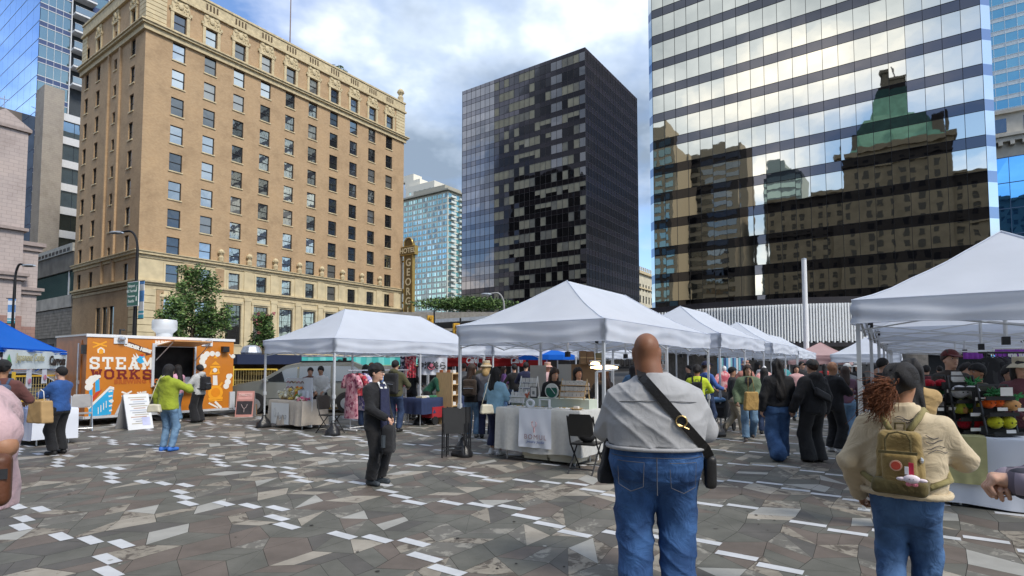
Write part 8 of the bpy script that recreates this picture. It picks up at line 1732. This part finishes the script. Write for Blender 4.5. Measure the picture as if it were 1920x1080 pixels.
PHO = person('man in a black hoodie, baggy black trousers and dark cap seen from behind', gp(1527, 866), -12, 1.74, 'light', 'short', 'brown', blk, fabric('black_soft', (.02, .02, .021)), arms=((-.32, .1, .9), 'down'), topt=.045, hem=.8, hood=True, botr=1.2, hemr=.11, both=.04, hat='cap', hatm=fabric('cap_charcoal', (.03, .032, .034)), shoes=(.03, .03, .03), res=.9)
sl = on_body('sling_bag', 'black sling bag across the back of the man in the hoodie', 'bag', PHO); mesh_of('sack', [nets(lambda X, Y, Z: rbox(X, Y + Z * .0, Z + X * .5, (.03, -.2, 1.17), (.15, .045, .075), .04), (-.2, -.3, .95), (.26, -.1, 1.4), .012)], mat('sling_black', (.02, .02, .023), .5, var=.2), sl); m = MB(); m.tube([(-.12, -.19, 1.25), (-.14, -.12, 1.42), (-.1, 0, 1.5), (0, .17, 1.3), (.19, .06, 1.1), (.15, -.19, 1.1)], .014, 6); m.build('strap', blackp, sl)
PBB = person('balding man in a black tee looking right with a phone beside the right tent leg', gp(1566, 848), 78, 1.72, 'tan', 'bald', 'grey', blk, blk, arms=('phone', 'phone'), sleeve=.6, shoes=(.7, .7, .7), topt=.025, botr=1.1, hemr=.09, res=.95)
m = MB(); m.ball((.2, .03, 1.26), (.03, .05, .018), 8); m.ball((.21, .06, 1.22), (.02, .04, .015), 8); m.build('sleeve_print', white, PBB[0])
person('person in a white knit hat and grey top beyond the balding man', px_pos(1588, 14.2), 185, 1.68, 'light', 'half', 'black', greyf, blk, arms=('bent', 'bent'), hat='beanie', hatm=whitef); person('person in a cream bucket hat farther down the aisle', px_pos(1606, 18), 180, 1.72, 'light', 'half', 'black', blk, blk, arms=('down', 'bent'), hat='bucket', hatm=whitef)
person('person in wide pale jeans behind the balding man', px_pos(1583, 12.6), 20, 1.62, 'light', 'half', 'brown', fabric('plum', (.16, .08, .12)), jeanl, arms=('bent', 'bent'), botr=1.15, hemr=.12)
person('shopper in a pale pink top beyond the long haired woman', px_pos(1492, 17), 190, 1.66, 'light', 'long', 'black', fabric('pale_pink', (.55, .33, .33)), jeanl, arms=('bent', 'down')); person('person in dark clothes beyond the shopper in pink', px_pos(1503, 19.5), 160, 1.78, 'light', 'short', 'black', blk, blk, arms=('bent', 'down'))
person('short person in green partly hidden by the long haired woman', px_pos(1432, 13.6), 30, 1.58, 'light', 'half', 'black', fabric('leaf_green', (.06, .14, .06)), jeand, arms=('bent', 'bent')); person('shopper with a peach hat behind the sage jacket woman', px_pos(1397, 17.5), 0, 1.78, 'light', 'half', 'brown', fabric('coral', (.5, .22, .18)), blk, arms=('bent', 'bent'), hat='bucket', hatm=fabric('hat_peach', (.55, .3, .22)))
# ---------------------------------------------------------------- behind the plush stall
PQ = person('woman with long black hair and a camel scarf at the plush racks', px_pos(1706, 5.6), 25, 1.70, 'light', 'long', 'black', fabric('camel', (.42, .28, .12)), blk, arms=('front', (.12, .46, 1.12)), topt=.025)
person('smiling man in a dark jacket and red cap behind the plush racks', px_pos(1782, 8.0), 186, 1.86, 'light', 'short', 'brown', fabric('dark_brown', (.04, .03, .025)), blk, arms=('phone', 'phone'), hat='cap', hatm=fabric('cap_maroon', (.1, .02, .02)), headscale=1.0, under=whitef)
person('person in a dark cap and grey green jacket bending over the plush racks', px_pos(1829, 7.75), 262, 1.66, 'tan', 'short', 'black', fabric('grey_green', (.055, .06, .04)), blk, arms=('front', 'front'), hat='beanie', hatm=blk, topt=.03)
person('man with glasses in black behind the right plush rack', px_pos(1893, 7.7), 178, 1.64, 'light', 'short', 'black', blk, blk, arms=('front', 'front'), glasses=True)
person('person in a pale hat at the far right of the plush stall', px_pos(1914, 7.2), 200, 1.74, 'light', 'half', 'black', fabric('wine', (.1, .03, .04)), blk, arms=('front', 'front'), hat='bucket', hatm=fabric('hat_sand', (.5, .45, .33)))
person('dark haired person peering from behind the racks', px_pos(1812, 8.9), 190, 1.68, 'light', 'half', 'black', blk, blk, arms=('front', 'front'))
# more visitors deep under the tents
rv = random.Random(77); vis = [(1640, 12.5, 'man in black standing behind the second leg of the right tent'), (1655, 10.6, 'dark haired woman in black behind the right tent legs'), (1690, 15, 'visitor in grey deep under the right tents'), (1735, 13.5, 'visitor in a maroon coat deep under the right tents'), (1760, 17, 'visitor in navy far under the right tents'), (1240, 16, 'visitor in tan behind the lattice stand'), (1290, 18.5, 'visitor in black past the neon jacket'), (1420, 21, 'small figure in white far down the aisle'), (1470, 23, 'small figure in teal far down the aisle'), (1545, 24, 'small figure in red far down the aisle'), (1575, 22, 'small figure in black far down the aisle'), (1185, 17, 'visitor in denim hidden beyond the big man'), (1060, 19, 'visitor in white deep behind the kraft wall'), (945, 20.5, 'visitor in a purple jumper near the red canopy'), (900, 20, 'visitor in khaki near the red canopy'), (870, 18.5, 'visitor in grey by the wood shelf')]
vc = [(.012, .012, .014), (.015, .014, .016), (.22, .22, .23), (.12, .02, .03), (.02, .03, .09), (.35, .25, .14), (.014, .014, .014), (.6, .6, .6), (.05, .25, .27), (.4, .04, .04), (.012, .012, .014), (.1, .2, .34), (.6, .6, .58), (.16, .07, .22), (.2, .17, .09), (.2, .2, .2)]
for (px, Y, lb), c in zip(vis, vc): person(lb, px_pos(px, Y), rv.choice((0, 20, 160, 190, 80, 270)), rv.uniform(1.58, 1.78), rv.choice(('light', 'mid', 'tan')), rv.choice(('short', 'half', 'long')), rv.choice(('black', 'brown', 'black')), fabric('visitor_%d' % int(px), c), rv.choice((blk, jeand, jean)), arms=('bent', rv.choice(('down', 'bent'))))
